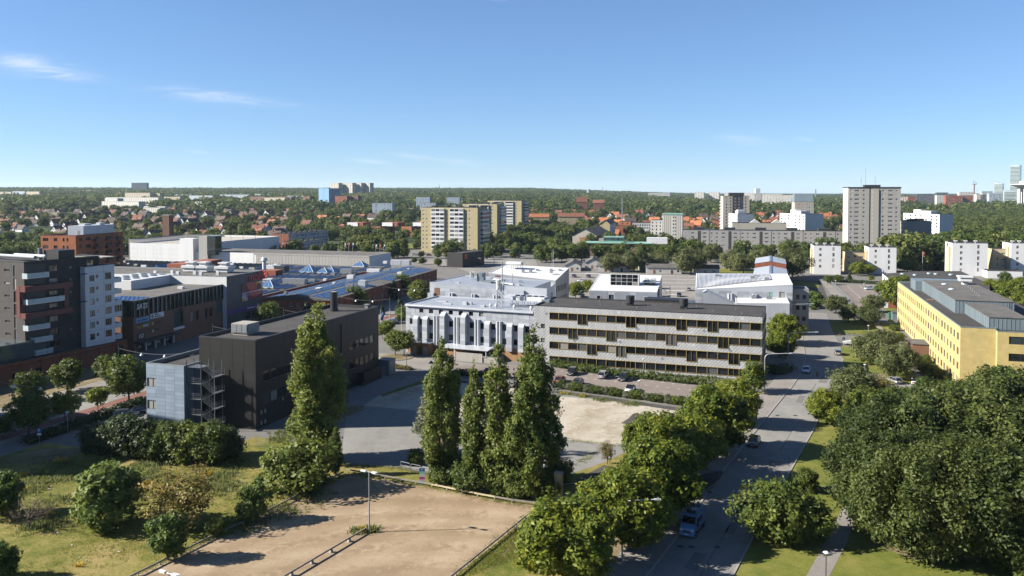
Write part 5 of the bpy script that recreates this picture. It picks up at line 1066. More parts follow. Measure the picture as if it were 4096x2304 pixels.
# towers and white blocks in the middle distance
b, w, h = fb('tower_with_dark_core', 'pale tower with a black central strip and left balconies', 2892, 2998, 784, 778, -8, 20, m_beige, m_cap, [(.13, 1.0, 1.5, 'fard'), (.29, 1.0, 1.5, 'fard'), (.73, 1.0, 1.5, 'fard'), (.86, 1.0, 1.5, 'fard')], lw=ev(2, 2, 1.4, 'far'), wallmats={'l': m_offwhite}, storey=2.9)
dc = part('dark_core', MB().box(.36 * w, .66 * w, -.6, -.02, 0, h + 2.2), m_cap, b)
for j in range(11):
 for x in (.42, .56): link('window', win_mesh('far', 1.5, 1.3)[0], b, (x * w + 1, -.62, h - 3 - 2.9 * j))
rbox(b, 'roof_house', .25 * w, 2, h - .3, .55 * w, 10, 3.4, m_cap)
for j in range(12): rbox(b, 'balcony', -1.5, 8, 2 + 2.9 * j, 1.48, 6, 1.1, m_offwhite)
def whiteblock(lab, xl, xr, yt, D, rz, d):
 b, w, h = fb('white_slab', lab, xl, xr, yt, D, rz, d, m_white, m_rooffelt2, None, lw=ev(7, 2.0, 1.5, 'fard'), storey=2.9)
 rbox(b, 'roof_house', w * .2, d * .3, h - .3, w * .5, d * .3, 2.6, m_white); rbox(b, 'roof_house', w * .4, d * .65, h - .3, w * .4, d * .2, 3.4, m_white)
whiteblock('white balcony slab in front of the black striped tower', 2950, 3016, 855, 728, 2, 26)
whiteblock('white balcony slab below the tower with blue grey hipped roof', 3221, 3294.6, 856, 720, 12, 42)
whiteblock('white slab with blank grey end right of the grey tower', 3759, 3813, 857, 700, 10, 48)
b, w, h = fb('hip_roof_tower', 'beige tower topped by a blue grey mansard roof', 3179, 3255, 807, 782, -10, 18, m_beige, m_rooffelt2, [(.22, 1.0, 1.3, 'far'), (.47, .8, 1.0, 'far'), (.66, 1.0, 1.3, 'far'), (.78, 1.0, 1.3, 'far')], storey=3.0)
part('mansard', MB().quad((-.4, .5, h - .3), (w + .2, .5, h - .3), (w - .6, 4, h + 7.6), (.4, 4, h + 7.6)).quad((w + .2, .5, h - .3), (w + .2, 17, h - .3), (w - .6, 13, h + 7.6), (w - .6, 4, h + 7.6)).quad((-.4, 17, h - .3), (-.4, .5, h - .3), (.4, 4, h + 7.6), (.4, 13, h + 7.6)).quad((.4, 4, h + 7.6), (w - .6, 4, h + 7.6), (w - .6, 13, h + 7.6), (.4, 13, h + 7.6)).quad((w + .2, 17, h - .3), (-.4, 17, h - .3), (.4, 13, h + 7.6), (w - .6, 13, h + 7.6)), m_bluegrey, b)
b, w, h = fb('shaded_block', 'blue grey apartment end in the shade of the grey tower', 3624, 3728, 884, 590, -8, 26, m_grey, m_rooffelt, [(.4, .8, 1.5, 'far')], lw=ev(4, 2.2, 1.5, 'far'), storey=3.1)
for k in range(5): rbox(b, 'roof_skylight', w * .1 + k * 3, 3 + 4 * k, h - .3, 5, 1.2, 1.6, m_cap)
b, w, h = fb('white_stepped_block', 'white eight storey block with striped front amid trees', 2651, 2730, 859, 695, -14, 16, m_offwhite, m_rooffelt, [(.55, .9, 1.5, 'fard'), (.64, .9, 1.5, 'fard')], storey=2.9)
for k in range(9): part('stripe_panel', MB().box(w * (.06 + .1 * k), w * (.11 + .1 * k), -.06, -.01, .5, h - 1), m_beige, b) if k not in (4, 5) else None
part('roof_plate', MB().box(-.3, w + .3, -.3, 16.3, h, h + 1.0), m_green, b)
fb('white_low_block', 'lower white block adjoining the striped one on its left', 2603, 2650, 880, 700, -14, 14, m_offwhite, m_rooffelt2, ev(3, 1.1, 1.4, 'fard'), storey=2.9)
# white and pale yellow four storey houses on the right
m_ybr = mat('cream_brick', (.52, .43, .27), .85, .08, .6)
def villa(lab, xl, xr, yt, D, rz=-14, d=14, yel=True):
 b, w, h = fb('white_apartment_house', lab, xl, xr, yt, D, rz, d, m_white, m_rooffelt, [(.26, 1.3, 1.6, 'far'), (.74, 1.2, 2.1, 'far')], lw=None, storey=3.05, par=.3)
 if yel: part('cream_bay', MB().box(-.9, -.02, 2.5, 8, 0, h - 2.2), m_ybr, b); part('stair_window', MB().box(-.1, -.02, 8.6, 11, h - 3.2, h - .7), m_glass, b)
 for q in range(3): part('roof_cowl', MB().cyl(0, 0, 0, .8, .35, 8).box(-.8, .8, -.6, .6, .8, 1.4), m_whitep, b, loc=(w * (.15 + .3 * q), 4 + q, h - .3))
 rbox(b, 'dark_vent', w + .01, 4, h - 4.2, .05, 1.4, .6, m_cap)
 return b, w, h
villa('white stair tower house left of the cream linking wing', 3256, 3366, 981, 446); villa('white stair tower house right of the cream linking wing', 3478, 3589, 988, 446); villa('large white corner house beside the flag lined park', 3812, 3955, 971, 438); villa('white house cut off by the right picture edge', 4048, 4150, 972, 440)
fb('cream_link_wing', 'cream brick three storey wing between two white houses', 3386, 3500, 1009, 455, -14, 12, m_ybr, m_rooffelt, [(.1, 1.6, .9, 'far'), (.32, 1, 1.6, 'far'), (.55, 2, 1.1, 'far'), (.75, 1, 1.8, 'far'), (.92, 2, 1.1, 'far')], storey=3.2)
fb('cream_link_wing', 'cream brick wing running to the right picture edge', 3974, 4078, 995, 447, -14, 12, m_ybr, m_rooffelt, [(.2, 1, 1.9, 'far'), (.42, 2, 1.1, 'far'), (.65, 1, 1.9, 'far'), (.88, 2, 1.1, 'far')], storey=3.2)
b, w, h = fb('white_garage_row', 'low white garage row at the foot of the large white corner house', 3955, 4096, 1083, 425, -14, 9, m_white, m_rooffelt, [(.25, 2.5, 1.8, 'fard'), (.5, 2.5, 1.8, 'fard')], storey=4)
# low hall with black roof
lowp = [at('G', 1268, 1090, 4.2), at('G', 1150, 992, 4.2), at('G', 1540, 968, 4.2), at('G', 1940, 966, 4.2), at('G', 2230, 1100, 4.2), at('G', 2230, 1150, 4.2), at('G', 1330, 1150, 4.2)][::-1]
lh = thing('low_black_roofed_hall', 'low hall with wide black felt roof behind the yellow office', 'building')
ctr = (sum(p[0] for p in lowp) / 7, sum(p[1] for p in lowp) / 7)
a = MB().prism(lowp[::-1] if sum(p[0] * q[1] - q[0] * p[1] for p, q in zip(lowp, lowp[1:] + lowp[:1])) < 0 else lowp, 0, 4.2, 0, 1); part('wall', a, [m_white, m_rooffelt], lh)
FOOT.append((*ctr, 30))
for (u, v) in ((1355, 1000), (1620, 995), (1690, 1000), (1840, 1008), (1480, 1010)): part('skylight', MB().cyl(0, 0, 0, .6, 1.0, 10), m_frost, lh, loc=(*at('G', u, v, 4.2), 4.2))
for k in range(5): q = ext(at('G', 1155, 1000), at('G', 1262, 1098), (k + .5) / 5); part('garage_door', MB().box(-.06, .04, -1.2, 1.2, 0, 2.6), m_redp, lh, loc=(q[0] - .1, q[1], 0), rz=R(-17))
# kiosk with burger emblem
b, w, h = fb('black_restaurant', 'black box restaurant with round burger emblem among trees', 1788, 1850, 1010, 488, -30, 24, m_dark, m_rooffelt, None)
m_or = plain('emblem_orange', (.62, .20, .03), .5); m_er = plain('emblem_red', (.55, .03, .03), .5)
em = part('emblem', MB().poly([(1.5 * math.cos(t * math.pi / 12), 0, .45 + 1.1 * math.sin(t * math.pi / 12)) for t in range(13)]).poly([(1.5 * math.cos(math.pi + t * math.pi / 12), 0, -.45 + 1.0 * math.sin(math.pi + t * math.pi / 12)) for t in range(13)]), m_or, b, loc=(w + .1, 3.4, h - 2.3), rot=(0, 0, math.pi / 2)); part('emblem_band', MB().box(-1.35, 1.35, -.02, .02, -.35, .35), m_er, em)
part('pergola', MB().path([(w, 9, 5.2), (w + 7, 9, 5.2), (w + 7, 24, 5.2), (w, 24, 5.2)], .15, 5).tube((w + 7, 9, 0), (w + 7, 9, 5.2), .15, 5).tube((w + 7, 24, 0), (w + 7, 24, 5.2), .15, 5), m_ffr, b)
# red brick rows with white roof gables
for k, (xl, lab) in enumerate(((1340, 'left red brick terrace module with white roof gable'), (1481, 'middle red brick terrace module with white roof gable'), (1606, 'right red brick terrace module beside the yellow slab'))):
 D = 815; b, w, h = fb('red_terrace', lab, xl, xl + 40, 905, D, -20, 30, m_redbrick, m_rooffelt, [(.2, 1.3, 1.5, 'far'), (.75, 1.3, 1.5, 'far')], rw=ev(4, 2.4, 1.4, 'far'), group='red brick terrace modules', wallmats={'f': m_orbrick})  # front in brighter brick, the sun on it put into the colour
 rbox(b, 'upper_storey', w * .6, 13, h - .3, w * 1.5, 16, 3.8, m_redbrick); part('white_gable', MB().box(w * .55, w * 1.6, 12.4, 13, h - .3, h + 3.4), m_white, b)
for j, (xl, xr, yt, D, lab, L) in enumerate(((1087, 1153, 934, 640, 'red brick gable end of the longer white balconied row', 62), (1129, 1200, 966, 600, 'red brick gable end of the shorter white balconied row', 34))):
 b, w, h = fb('red_gable_row', lab, xl, xr, yt, D, -16, L, m_redbrick, m_rooffelt, [(.28, 1.3, 1.5, 'far'), (.6, 1.3, 1.5, 'far')], rw=ev(int(L / 4.5), 2.8, 1.6, 'farh'), wallmats={'r': m_lightblue})
 for q in range(int(L / 8)): rbox(b, 'roof_hut', w * .5, 3 + 8 * q, h - .3, 2.5, 2, 1.3, m_cap)
# gabled blocks around the school
def gable(name, lab, xl, xr, yeave, D, rz, d, rise, wall, rside, roof, fw=None, rw=None, group=None, storey=3.0, ridge='y'):
 X, w, h, zb = place(xl, xr, yeave, D, rz); root = thing(name, lab, 'building', (X, D, zb), R(rz), group)
 FOOT.append((X + w / 2, D + d / 2, math.hypot(w, d) / 2 + 2)); mb = MB(); n = max(1, int(h / storey))
 F = {f: [(sh_ * L - ww_ / 2, h - (j + 1) * storey + .9, ww_, hh_, st_) for j in range(n) for (sh_, ww_, hh_, st_) in spec if h - (j + 1) * storey + .9 > .2] for f, spec, L in (('f', fw, w), ('r', rw, d)) if spec}
 for f in 'frbl':
  o, u, L = FACES[f](w, d); wallface(mb, o, u, L, h, h, [(q[0], q[0] + q[2], q[1], q[1] + q[3]) for q in F.get(f, [])], 1 if f == 'r' else 0)
 e = .5; rb = MB()
 if ridge == 'y':
  mb.tri((0, 0, h), (w, 0, h), (w / 2, 0, h + rise)); mb.tri((w, d, h), (0, d, h), (w / 2, d, h + rise))
  rb.quad((-e, -e, h - .25), (w / 2, -e, h + rise + .1), (w / 2, d + e, h + rise + .1), (-e, d + e, h - .25)).quad((w / 2, -e, h + rise + .1), (w + e, -e, h - .25), (w + e, d + e, h - .25), (w / 2, d + e, h + rise + .1))
 else:
  mb.tri((w, 0, h), (w, d, h), (w, d / 2, h + rise), 1); mb.tri((0, d, h), (0, 0, h), (0, d / 2, h + rise))
  rb.quad((-e, -e, h - .25), (w + e, -e, h - .25), (w + e, d / 2, h + rise + .1), (-e, d / 2, h + rise + .1)).quad((w + e, d + e, h - .25), (-e, d + e, h - .25), (-e, d / 2, h + rise + .1), (w + e, d / 2, h + rise + .1))
 part('wall', mb, [wall, rside], root); part('roof', rb, roof, root)
 for f, wl_ in F.items(): o, u, L = FACES[f](w, d); put_windows(root, o, u, wl_)
 return root, w, h
b, w, h = gable('brown_gabled_block', 'large brown gabled block with red side behind the copper roof', 2290, 2386, 941, 672, -17, 62, 5.2, m_beige, m_redbrick, m_rooffelt2, [(.5, 1.2, 1.4, 'far')], ev(14, 2.0, 1.4, 'red'))
part('wood_panel', MB().box(w * .3, w * .65, -.08, -.01, h - 7, h - 1.5), m_wood, b)
for q in range(6): rbox(b, 'chimney', w * .62, 5 + 10 * q, h + 2.6, 1, 1.2, 2.6, m_cap)
gable('yellow_gabled_block', 'yellow gable block with white balcony side behind the brown one', 2400, 2440, 896, 760, -14, 40, 3.6, m_yellow2, m_white, m_rooffelt2, None, ev(9, 2.4, 1.6, 'far'))
fb('orange_building', 'bright orange flat roofed block with few windows', 2476, 2524, 886, 905, -14, 18, m_otile, m_rooffelt2, [(.3, 1.5, 1.3, 'fard'), (.7, 1.5, 1.3, 'fard')]); fb('long_brown_building', 'long low reddish brick block in front of the orange one', 2458, 2548, 904, 860, -10, 14, m_orbrick, m_otile, ev(6, 1.5, 1.4, 'far'))
fb('white_row_behind_school', 'white low row with dark panels right of the orange block', 2530, 2603, 892, 900, -8, 12, m_white, m_rooffelt2, ev(8, 1.5, 1.5, 'fard'))
b, w, h = fb('copper_roof_school', 'long brick school with green copper roof and upper glass storey', 2336, 2600, 971, 572, -12, 15, m_brown, m_green, ev(26, 1.0, 1.6, 'white'), storey=3.9, cap=m_green, par=.05)
rbox(b, 'copper_deck', -1.5, -1.2, h - .25, w + 3, 17.4, .5, m_green); up = part('upper_storey', MB().box(w * .29, w * .6, 4, 12, h + .25, h + 4.2), m_green, b)
for q in range(18): part('window_strip', MB().box(w * .295 + q * w * .0168, w * .295 + q * w * .0168 + .55, 3.9, 4, h + 1.5, h + 3.6), m_glassg, up)
rbox(b, 'roof_unit', w * .22, 5, h + .2, 3, 3, 2.6, m_conc); rbox(b, 'white_lift_house', w * .95, 2, h - .3, 14, 7, 4.2, m_white)
# barracks, rails, gatehouse
for k, (u0, u1, v, vt, red, lab) in enumerate(((527, 690, 968, 910, 0, 'pale wooden barrack with grey roof, leftmost of the row'), (735, 885, 945, 880, 0, 'second pale barrack set back from the row'), (868, 1190, 972, 912, 1, 'long barrack with orange doors facing the parking field'), (1350, 1705, 993, 928, 1, 'long shaded barrack with red doors behind a willow'), (1835, 2085, 1000, 937, 0, 'brown tiled barrack beside the pollarded trunk'), (1280, 1345, 965, 900, 0, 'small pale barrack end between two willows'))):
 p, q = at('E', u0, v), at('E', u1, v + (u1 - u0) * .012); w = math.dist(p, q); rz = math.atan2(q[1] - p[1], q[0] - p[0]); r_ = thing('barrack', lab, 'barrack', p, rz, 'pale wooden barracks'); h = (p[1]) * (px('E', 0, v)[1] - px('E', 0, vt)[1]) / FPX; d = 8
 FOOT.append((p[0] + w / 2, p[1] + 4, w / 2 + 2)); gy = u1 - u0 < 200
 mb = MB().box(0, w, 0, d if not gy else 22, 0, h)
 dd = d if not gy else 22
 if gy: mb.tri((0, 0, h), (w, 0, h), (w / 2, 0, h + 2.2)); rb = MB().quad((-.4, -.4, h - .15), (w / 2, -.4, h + 2.3), (w / 2, dd, h + 2.3), (-.4, dd, h - .15)).quad((w / 2, -.4, h + 2.3), (w + .4, -.4, h - .15), (w + .4, dd, h - .15), (w / 2, dd, h + 2.3))
 else: mb.tri((w, 0, h), (w, d, h), (w, d / 2, h + 1.6)).tri((0, d, h), (0, 0, h), (0, d / 2, h + 1.6)); rb = MB().quad((-.4, -.4, h - .15), (w + .4, -.4, h - .15), (w + .4, d / 2, h + 1.7), (-.4, d / 2, h + 1.7)).quad((w + .4, d + .4, h - .15), (-.4, d + .4, h - .15), (-.4, d / 2, h + 1.7), (w + .4, d / 2, h + 1.7))
 part('wall', mb, m_offwhite, r_); part('roof', rb, m_btile if k == 4 else m_rooffelt2, r_)
 nd = max(1, int(w / 7))
 for j in range(nd): part('door', MB().box((j + .4) * w / nd, (j + .4) * w / nd + 1.1, -.06, 0, 0, 2.1), m_rtile if red else m_wood, r_); part('window', MB().box((j + .75) * w / nd, (j + .75) * w / nd + .9, -.05, 0, 1.1, 2.1), m_glass, r_)
# far blocks to the left and centre (distance, picture extent)
def blk(name, lab, xl, xr, yt, D, wall, rz=-15, d=14, fw=None, rw=None, lw=None, storey=2.9, wm=None, roof=None, group=None): return fb(name, lab, xl, xr, yt, D, rz, d, wall, roof, fw, rw, lw, group, storey=storey, wallmats=wm)
b, w, h = blk('blue_tower', 'pale blue fifteen storey tower with striped balcony side', 1275, 1316, 753, 1690, mat('blue_tower_render', (.15, .30, .47), .7, .06, .2), -38, 30, rw=ev(5, 2.4, 1.6, 'farh'), fw=ev(1, 1.4, 1.2, 'fard'))
for k, (xl, xr) in enumerate(((1322, 1355), (1367, 1410), (1411, 1445), (1446, 1480))): blk('pale_high_rise', ('pale high rise tower standing apart, leftmost of four on the horizon', 'second of four pale high rise towers on the horizon', 'third of four pale high rise towers on the horizon', 'rightmost of four pale high rise towers on the horizon')[k], xl, xr, 732, 2950, m_beige, -38, 18, fw=ev(3, 2.2, 1.5, 'fard'), rw=ev(2, 2.4, 1.5, 'fard'), group='high rise towers on the horizon')
blk('brown_block', 'brown brick slab block right of the pale blue tower', 1340, 1388, 784, 1650, m_redbrick, -20, 16, ev(7, 1.6, 1.3, 'far')); blk('brown_block', 'grey and brown slab block below the high rise towers', 1389, 1432, 783, 1660, m_brown, -20, 16, ev(6, 1.8, 1.4, 'far'))
b_ = blk('pale_blue_block', 'pale blue eight storey block in the woods left of the yellow slabs', 1489, 1569, 812, 1290, m_lightblue, -12, 12, [(.2, 3.4, 1.4, 'far'), (.62, 1.4, 1.3, 'far'), (.8, 1.4, 1.3, 'far'), (.92, 1.4, 1.3, 'far')]); blk('pale_blue_block', 'pale blue block behind the nearest yellow slab', 1664, 1719, 788, 1560, m_lightblue, -12, 12, ev(5, 1.8, 1.3, 'far')); blk('pale_blue_block', 'pale blue block peeping above the yellow slab roofs', 1787, 1838, 789, 1600, m_lightblue, -12, 12, ev(5, 1.8, 1.3, 'far')); blk('pale_blue_block', 'low pale blue block just behind the yellow slab corner', 1680, 1742, 812, 1350, m_lightblue, -12, 12, ev(5, 1.8, 1.3, 'far'))
blk('beige_wide_block', 'wide beige low block in the woods below the high rise towers', 1436, 1528, 799, 1900, m_yellow2, 0, 14, ev(10, 2, 1.3, 'far'))
m_ybk = mat('beige_slab', (.44, .39, .30), .85, .08, .05); m_lbk = mat('bluish_slab', (.36, .42, .49), .8, .08, .05)
FARL = [(0, 45, 767, 2500, 0, 'cream and blue slab at the left picture edge'), (50, 100, 765, 2450, 1, 'pale slab with balcony columns, second from the left edge'), (105, 158, 766, 2400, 0, 'beige slab with blue balconies near the left edge'), (330, 390, 762, 3400, 0, 'beige slab far off in the left woods'), (390, 424, 763, 3400, 1, 'blue grey slab far off in the left woods'), (420, 470, 793, 1750, 2, 'long white terrace block, left portion'), (424, 633, 789, 1830, 2, 'long white three storey terrace among trees'), (407, 555, 805, 1650, 2, 'lower long beige terrace in front of the white one'), (500, 600, 771, 2100, 0, 'beige slab with bluish balconies above the white terrace'), (600, 640, 773, 2080, 0, 'tall beige slab beside the bluish balcony slab'), (573, 640, 830, 1350, 2, 'small white three storey row above the houses'), (655, 720, 787, 1950, 0, 'beige balcony block right of the white terrace'), (757, 850, 782, 1980, 1, 'pale blue slab row behind the beige blocks'), (780, 905, 806, 1700, 2, 'white balconied terrace in the left centre'), (640, 780, 778, 2600, 1, 'long bluish slab on the left skyline'), (880, 1000, 778, 2400, 1, 'long bluish slab row below the skyline trees'), (900, 985, 799, 1800, 0, 'beige five storey block left of the brown slabs'), (1000, 1060, 786, 1900, 3, 'dark red brick slab among the beige blocks'), (1058, 1140, 790, 1750, 0, 'ochre block with grey balcony front'), (1110, 1165, 786, 1950, 3, 'dark red brick slab left of the pale blue tower'), (1212, 1240, 786, 1800, 3, 'small red brick block touching the pale blue tower'), (1020, 1130, 776, 2700, 1, 'pale blue slab row on the skyline left of the blue tower'), (575, 660, 825, 1500, 2, 'white long low block below the beige slabs'), (1150, 1215, 783, 2300, 1, 'pale balconied slab just left of the red block')]
for (xl, xr, yt, D, c, lab) in FARL: blk('far_slab', lab, xl, xr, yt, D, (m_ybk, m_lbk, m_offwhite, m_brown)[c], -30 + (xl % 7), 14, ev(max(3, int((xr - xl) / 7)), 1.9, 1.4, 'far' if c != 2 else 'fard'), group='distant apartment slabs')
blk('dark_high_rise', 'dark blue high rise standing alone on the left horizon', 527, 587, 731, 3900, mat('dark_slab', (.10, .11, .13), .7, .1, .05), -6, 20, ev(8, 3.2, 1.8, 'far'), storey=3.2)
# white slabs on the horizon to the right of centre
for k, (xl, xr, yt, D, lab) in enumerate(((2592, 2680, 771, 3300, 'low dark hall on the skyline right of centre'), (2778, 2815, 768, 2700, 'white slab far behind, leftmost of the white skyline row'), (2835, 2876, 769, 2700, 'second white slab of the skyline row'), (2897, 2925, 771, 2650, 'third white slab of the skyline row'), (2968, 3018, 772, 2600, 'white slab just right of the black striped tower'), (3048, 3130, 776, 2300, 'long white slab above the orange roofs'), (3073, 3181, 780, 2100, 'long beige five storey slab above the orange roofs'), (3019, 3046, 773, 2550, 'grey slab under the white cube tower'))): blk('skyline_slab', lab, xl, xr, yt, D, (m_offwhite, m_grey)[k in (0, 7)], -22, 16, ev(max(3, int((xr - xl) / 6)), 2.2, 1.4, 'fard'), group='skyline slabs')
blk('white_cube_tower', 'white windowless cube tower on the skyline', 3022, 3041, 754, 2750, m_white, -5, 16)
# skyline at the right: glass towers, water tower, city blocks, crane
m_gt = mat('pale_glass_tower', (.42, .50, .50), .3, .10, .15, spec=.7)
def gtower(lab, xl, xr, yt, D, rz, d, drop=0.0):
 X, w, h, zb = place(xl, xr, yt, D, rz); r_ = thing('glass_tower', lab, 'tower', (X, D, zb), R(rz), 'glass towers at the right'); c = [(0, 0), (w, 0), (w, d), (0, d)]; mb = MB().prism(c, 0, lambda x, y: h - drop * x / w); part('facade', mb, m_gt, r_)
 n = int(h / 3.6); lm = MB().box(.6, w - .6, -.25, -.02, 0, 1.5).mesh('window_band', [m_glassg]); lr = MB().box(w + .02, w + .25, .6, d - .6, 0, 1.9).mesh('window_band', [m_glassg])
 for j in range(n - 1 - int(drop / 3.6)): link('window_band', lm, r_, (0, 0, 2 + j * 3.6)); link('window_band', lr, r_, (0, 0, 2 + j * 3.6))
gtower('tallest pale glass tower at the right picture edge', 4038, 4076, 661, 2250, -38, 40); gtower('shorter pale glass tower with a slanting top', 3975, 4008, 726, 2350, -38, 34, 6); gtower('low glass block in front of the tall glass tower', 4016, 4062, 761, 2150, -25, 30)
wt = thing('water_tower', 'white mushroom water tower on slender columns at the right edge', 'water tower', (1091.0, 1750.0, 0)); k_ = 1.0
part('bowl', MB().cyl(0, 0, 50, 58, 10, 32, r2=31).cyl(0, 0, 58, 59.6, 31, 32).cyl(0, 0, 59.6, 61, 30, 32, r2=13).cyl(0, 0, 61, 66, 13, 24), m_white, wt, smooth=False)
for q in range(8): part('column', MB().cyl(15 * math.cos(q * math.pi / 4), 15 * math.sin(q * math.pi / 4), 0, 53, 2.2, 10), m_offwhite, wt)
part('core', MB().cyl(0, 0, 0, 50, 4, 14), m_offwhite, wt)
CITY = [(3603, 3632, 787, 2300, 2, 'white city block beside the grey tower'), (3632, 3664, 786, 2280, 3, 'red brick city block left of the dark block'), (3668, 3742, 777, 2400, 4, 'wide dark city block left of the crane'), (3746, 3790, 781, 2350, 2, 'white balconied city block in the middle of the skyline'), (3782, 3850, 782, 2250, 3, 'brown brick city block below the crane'), (3748, 3792, 770, 2700, 4, 'dark upper block on the skyline'), (3850, 3896, 782, 2260, 3, 'red and white striped city block left of the crane'), (3836, 3900, 768, 2700, 2, 'white flat roofed block behind the crane'), (3925, 3944, 778, 2150, 4, 'green grey city block right of the crane'), (3905, 3925, 777, 2160, 2, 'pale city block at the foot of the crane'), (3957, 4018, 773, 2250, 1, 'blue curved hall below the glass towers'), (3930, 3960, 775, 2500, 2, 'white slab between crane and blue hall'), (3926, 3970, 765, 2900, 1, 'pale blue hall top on the skyline')]
for (xl, xr, yt, D, c, lab) in CITY: blk('city_block', lab, xl, xr, yt, D, (m_ybk, m_lbk, m_offwhite, m_redbrick, mat('dark_slab2', (.05, .055, .065), .6))[c], -15, 22, ev(max(2, int((xr - xl) / 6)), 2.2, 1.7, 'fard' if c != 4 else 'far'), group='city blocks at the right')
cr_ = thing('tower_crane', 'orange tower crane on the right skyline', 'crane', ((3895 - 2048) / FPX * 2250, 2250, terr(1260, 2250))); m_cr = plain('crane_orange', (.42, .17, .06), .6); zc = 45 + (764 - 740) * 2250 / 3300
part('mast', MB().box(-1.3, 1.3, -1.3, 1.3, 0, zc), m_cr, cr_); part('jib', MB().tube((-6, 0, zc - 1), (8, 0, zc + 1), .9, 5).tube((-1, 0, zc), (-2, 0, zc + 10), .8, 5).tube((-2, 0, zc + 10), (8, 0, zc + 1), .3, 4), m_cr, cr_); part('cab', MB().box(-2, 2.5, -2, 2, zc - 4, zc - 1), m_whitep, cr_)
# thin masts on the horizon
for k, (x, y0, y1, lab) in enumerate(((2410, 748, 768, 'thin lattice mast on the central horizon'), (1757, 737, 760, 'thin mast on the horizon above the yellow slabs'), (2353, 756, 775, 'stubby silo tower on the central horizon'), (3262, 757, 772, 'white ball topped mast behind the mansard tower'), (2489, 791, 819, 'white telecom pole amid the central gardens'))):
 D = 3600 if k < 4 else 1150; X = (x - 2048) / FPX * D; zb = terr(X, D); zt = CAMH - (y0 - YH) * D / FPX; m_ = thing('horizon_mast', lab, 'mast', (X, D, zb)); part('pole', MB().tube((0, 0, 0), (0, 0, zt - zb), 1.1 if k < 2 else (6 if k == 2 else (2.5 if k == 3 else .7)), 6), m_steel if k != 2 else m_lbk, m_)
# ------------------------------------------------------------------ foliage
def leafmat(name, dark, mid, light, trans=.35):
 dark, mid, light = [[v * .74 for v in c] for c in (dark, mid, light)]
 m = bpy.data.materials.new(name); m.use_nodes = True; t = m.node_tree; t.nodes.clear()
 out = _n(t, 'ShaderNodeOutputMaterial'); at_ = _n(t, 'ShaderNodeAttribute'); at_.attribute_name = 'tint'; oi = _n(t, 'ShaderNodeObjectInfo')
 ma = _n(t, 'ShaderNodeMath', operation='MULTIPLY_ADD'); ma.inputs[1].default_value = .46; t.links.new(oi.outputs['Random'], ma.inputs[0])
 mb_ = _n(t, 'ShaderNodeMath', operation='SUBTRACT'); mb_.inputs[1].default_value = .2; t.links.new(at_.outputs['Fac'], mb_.inputs[0]); t.links.new(mb_.outputs[0], ma.inputs[2])
 cr = _n(t, 'ShaderNodeValToRGB'); e = cr.color_ramp.elements; e[0].position = .1; e[0].color = (*dark, 1); e[1].position = .92; e[1].color = (*light, 1); x = e.new(.5); x.color = (*mid, 1)
 t.links.new(ma.outputs[0], cr.inputs[0])
 p = _n(t, 'ShaderNodeBsdfPrincipled'); p.inputs['Roughness'].default_value = .55; p.inputs['Specular IOR Level'].default_value = .22; t.links.new(cr.outputs[0], p.inputs['Base Color'])
 tr = _n(t, 'ShaderNodeBsdfTranslucent'); hsv = _n(t, 'ShaderNodeHueSaturation'); hsv.inputs['Value'].default_value = 1.25; hsv.inputs['Hue'].default_value = .485; t.links.new(cr.outputs[0], hsv.inputs['Color']); t.links.new(hsv.outputs[0], tr.inputs['Color'])
 mx_ = _n(t, 'ShaderNodeMixShader'); mx_.inputs[0].default_value = trans; t.links.new(p.outputs[0], mx_.inputs[1]); t.links.new(tr.outputs[0], mx_.inputs[2]); t.links.new(mx_.outputs[0], out.inputs['Surface'])
 MATS[name] = m; return m
l_chest = leafmat('chestnut_leaf', (.055, .09, .011), (.12, .165, .018), (.25, .27, .032), .42)
l_poplar = leafmat('poplar_leaf', (.06, .098, .02), (.13, .175, .035), (.23, .265, .058), .45)
l_beech = leafmat('beech_leaf', (.026, .042, .010), (.058, .085, .018), (.115, .14, .034), .36)
l_maple = leafmat('maple_leaf', (.055, .095, .018), (.105, .165, .034), (.19, .24, .06), .4)
l_willow = leafmat('willow_leaf', (.06, .08, .026), (.11, .135, .045), (.19, .205, .08), .38)
l_olive = leafmat('silver_leaf', (.10, .12, .06), (.17, .19, .11), (.27, .28, .18))
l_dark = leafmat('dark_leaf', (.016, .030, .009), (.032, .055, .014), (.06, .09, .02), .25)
l_fresh = leafmat('fresh_leaf', (.09, .13, .015), (.16, .20, .025), (.26, .27, .04))
l_linden = leafmat('linden_leaf', (.045, .075, .013), (.09, .13, .023), (.17, .205, .04), .4)
l_pine = leafmat('pine_needle', (.016, .032, .014), (.03, .05, .022), (.055, .08, .035), .15)
l_far = leafmat('far_leaf', (.036, .062, .015), (.08, .118, .026), (.18, .195, .045), .4)
l_dry = leafmat('dry_shrub_leaf', (.12, .10, .03), (.20, .17, .05), (.34, .26, .06))
m_bark = mat('bark', (.095, .075, .055), .9, .3, 3); m_barkpale = mat('pale_bark', (.30, .25, .17), .9, .25, 3)
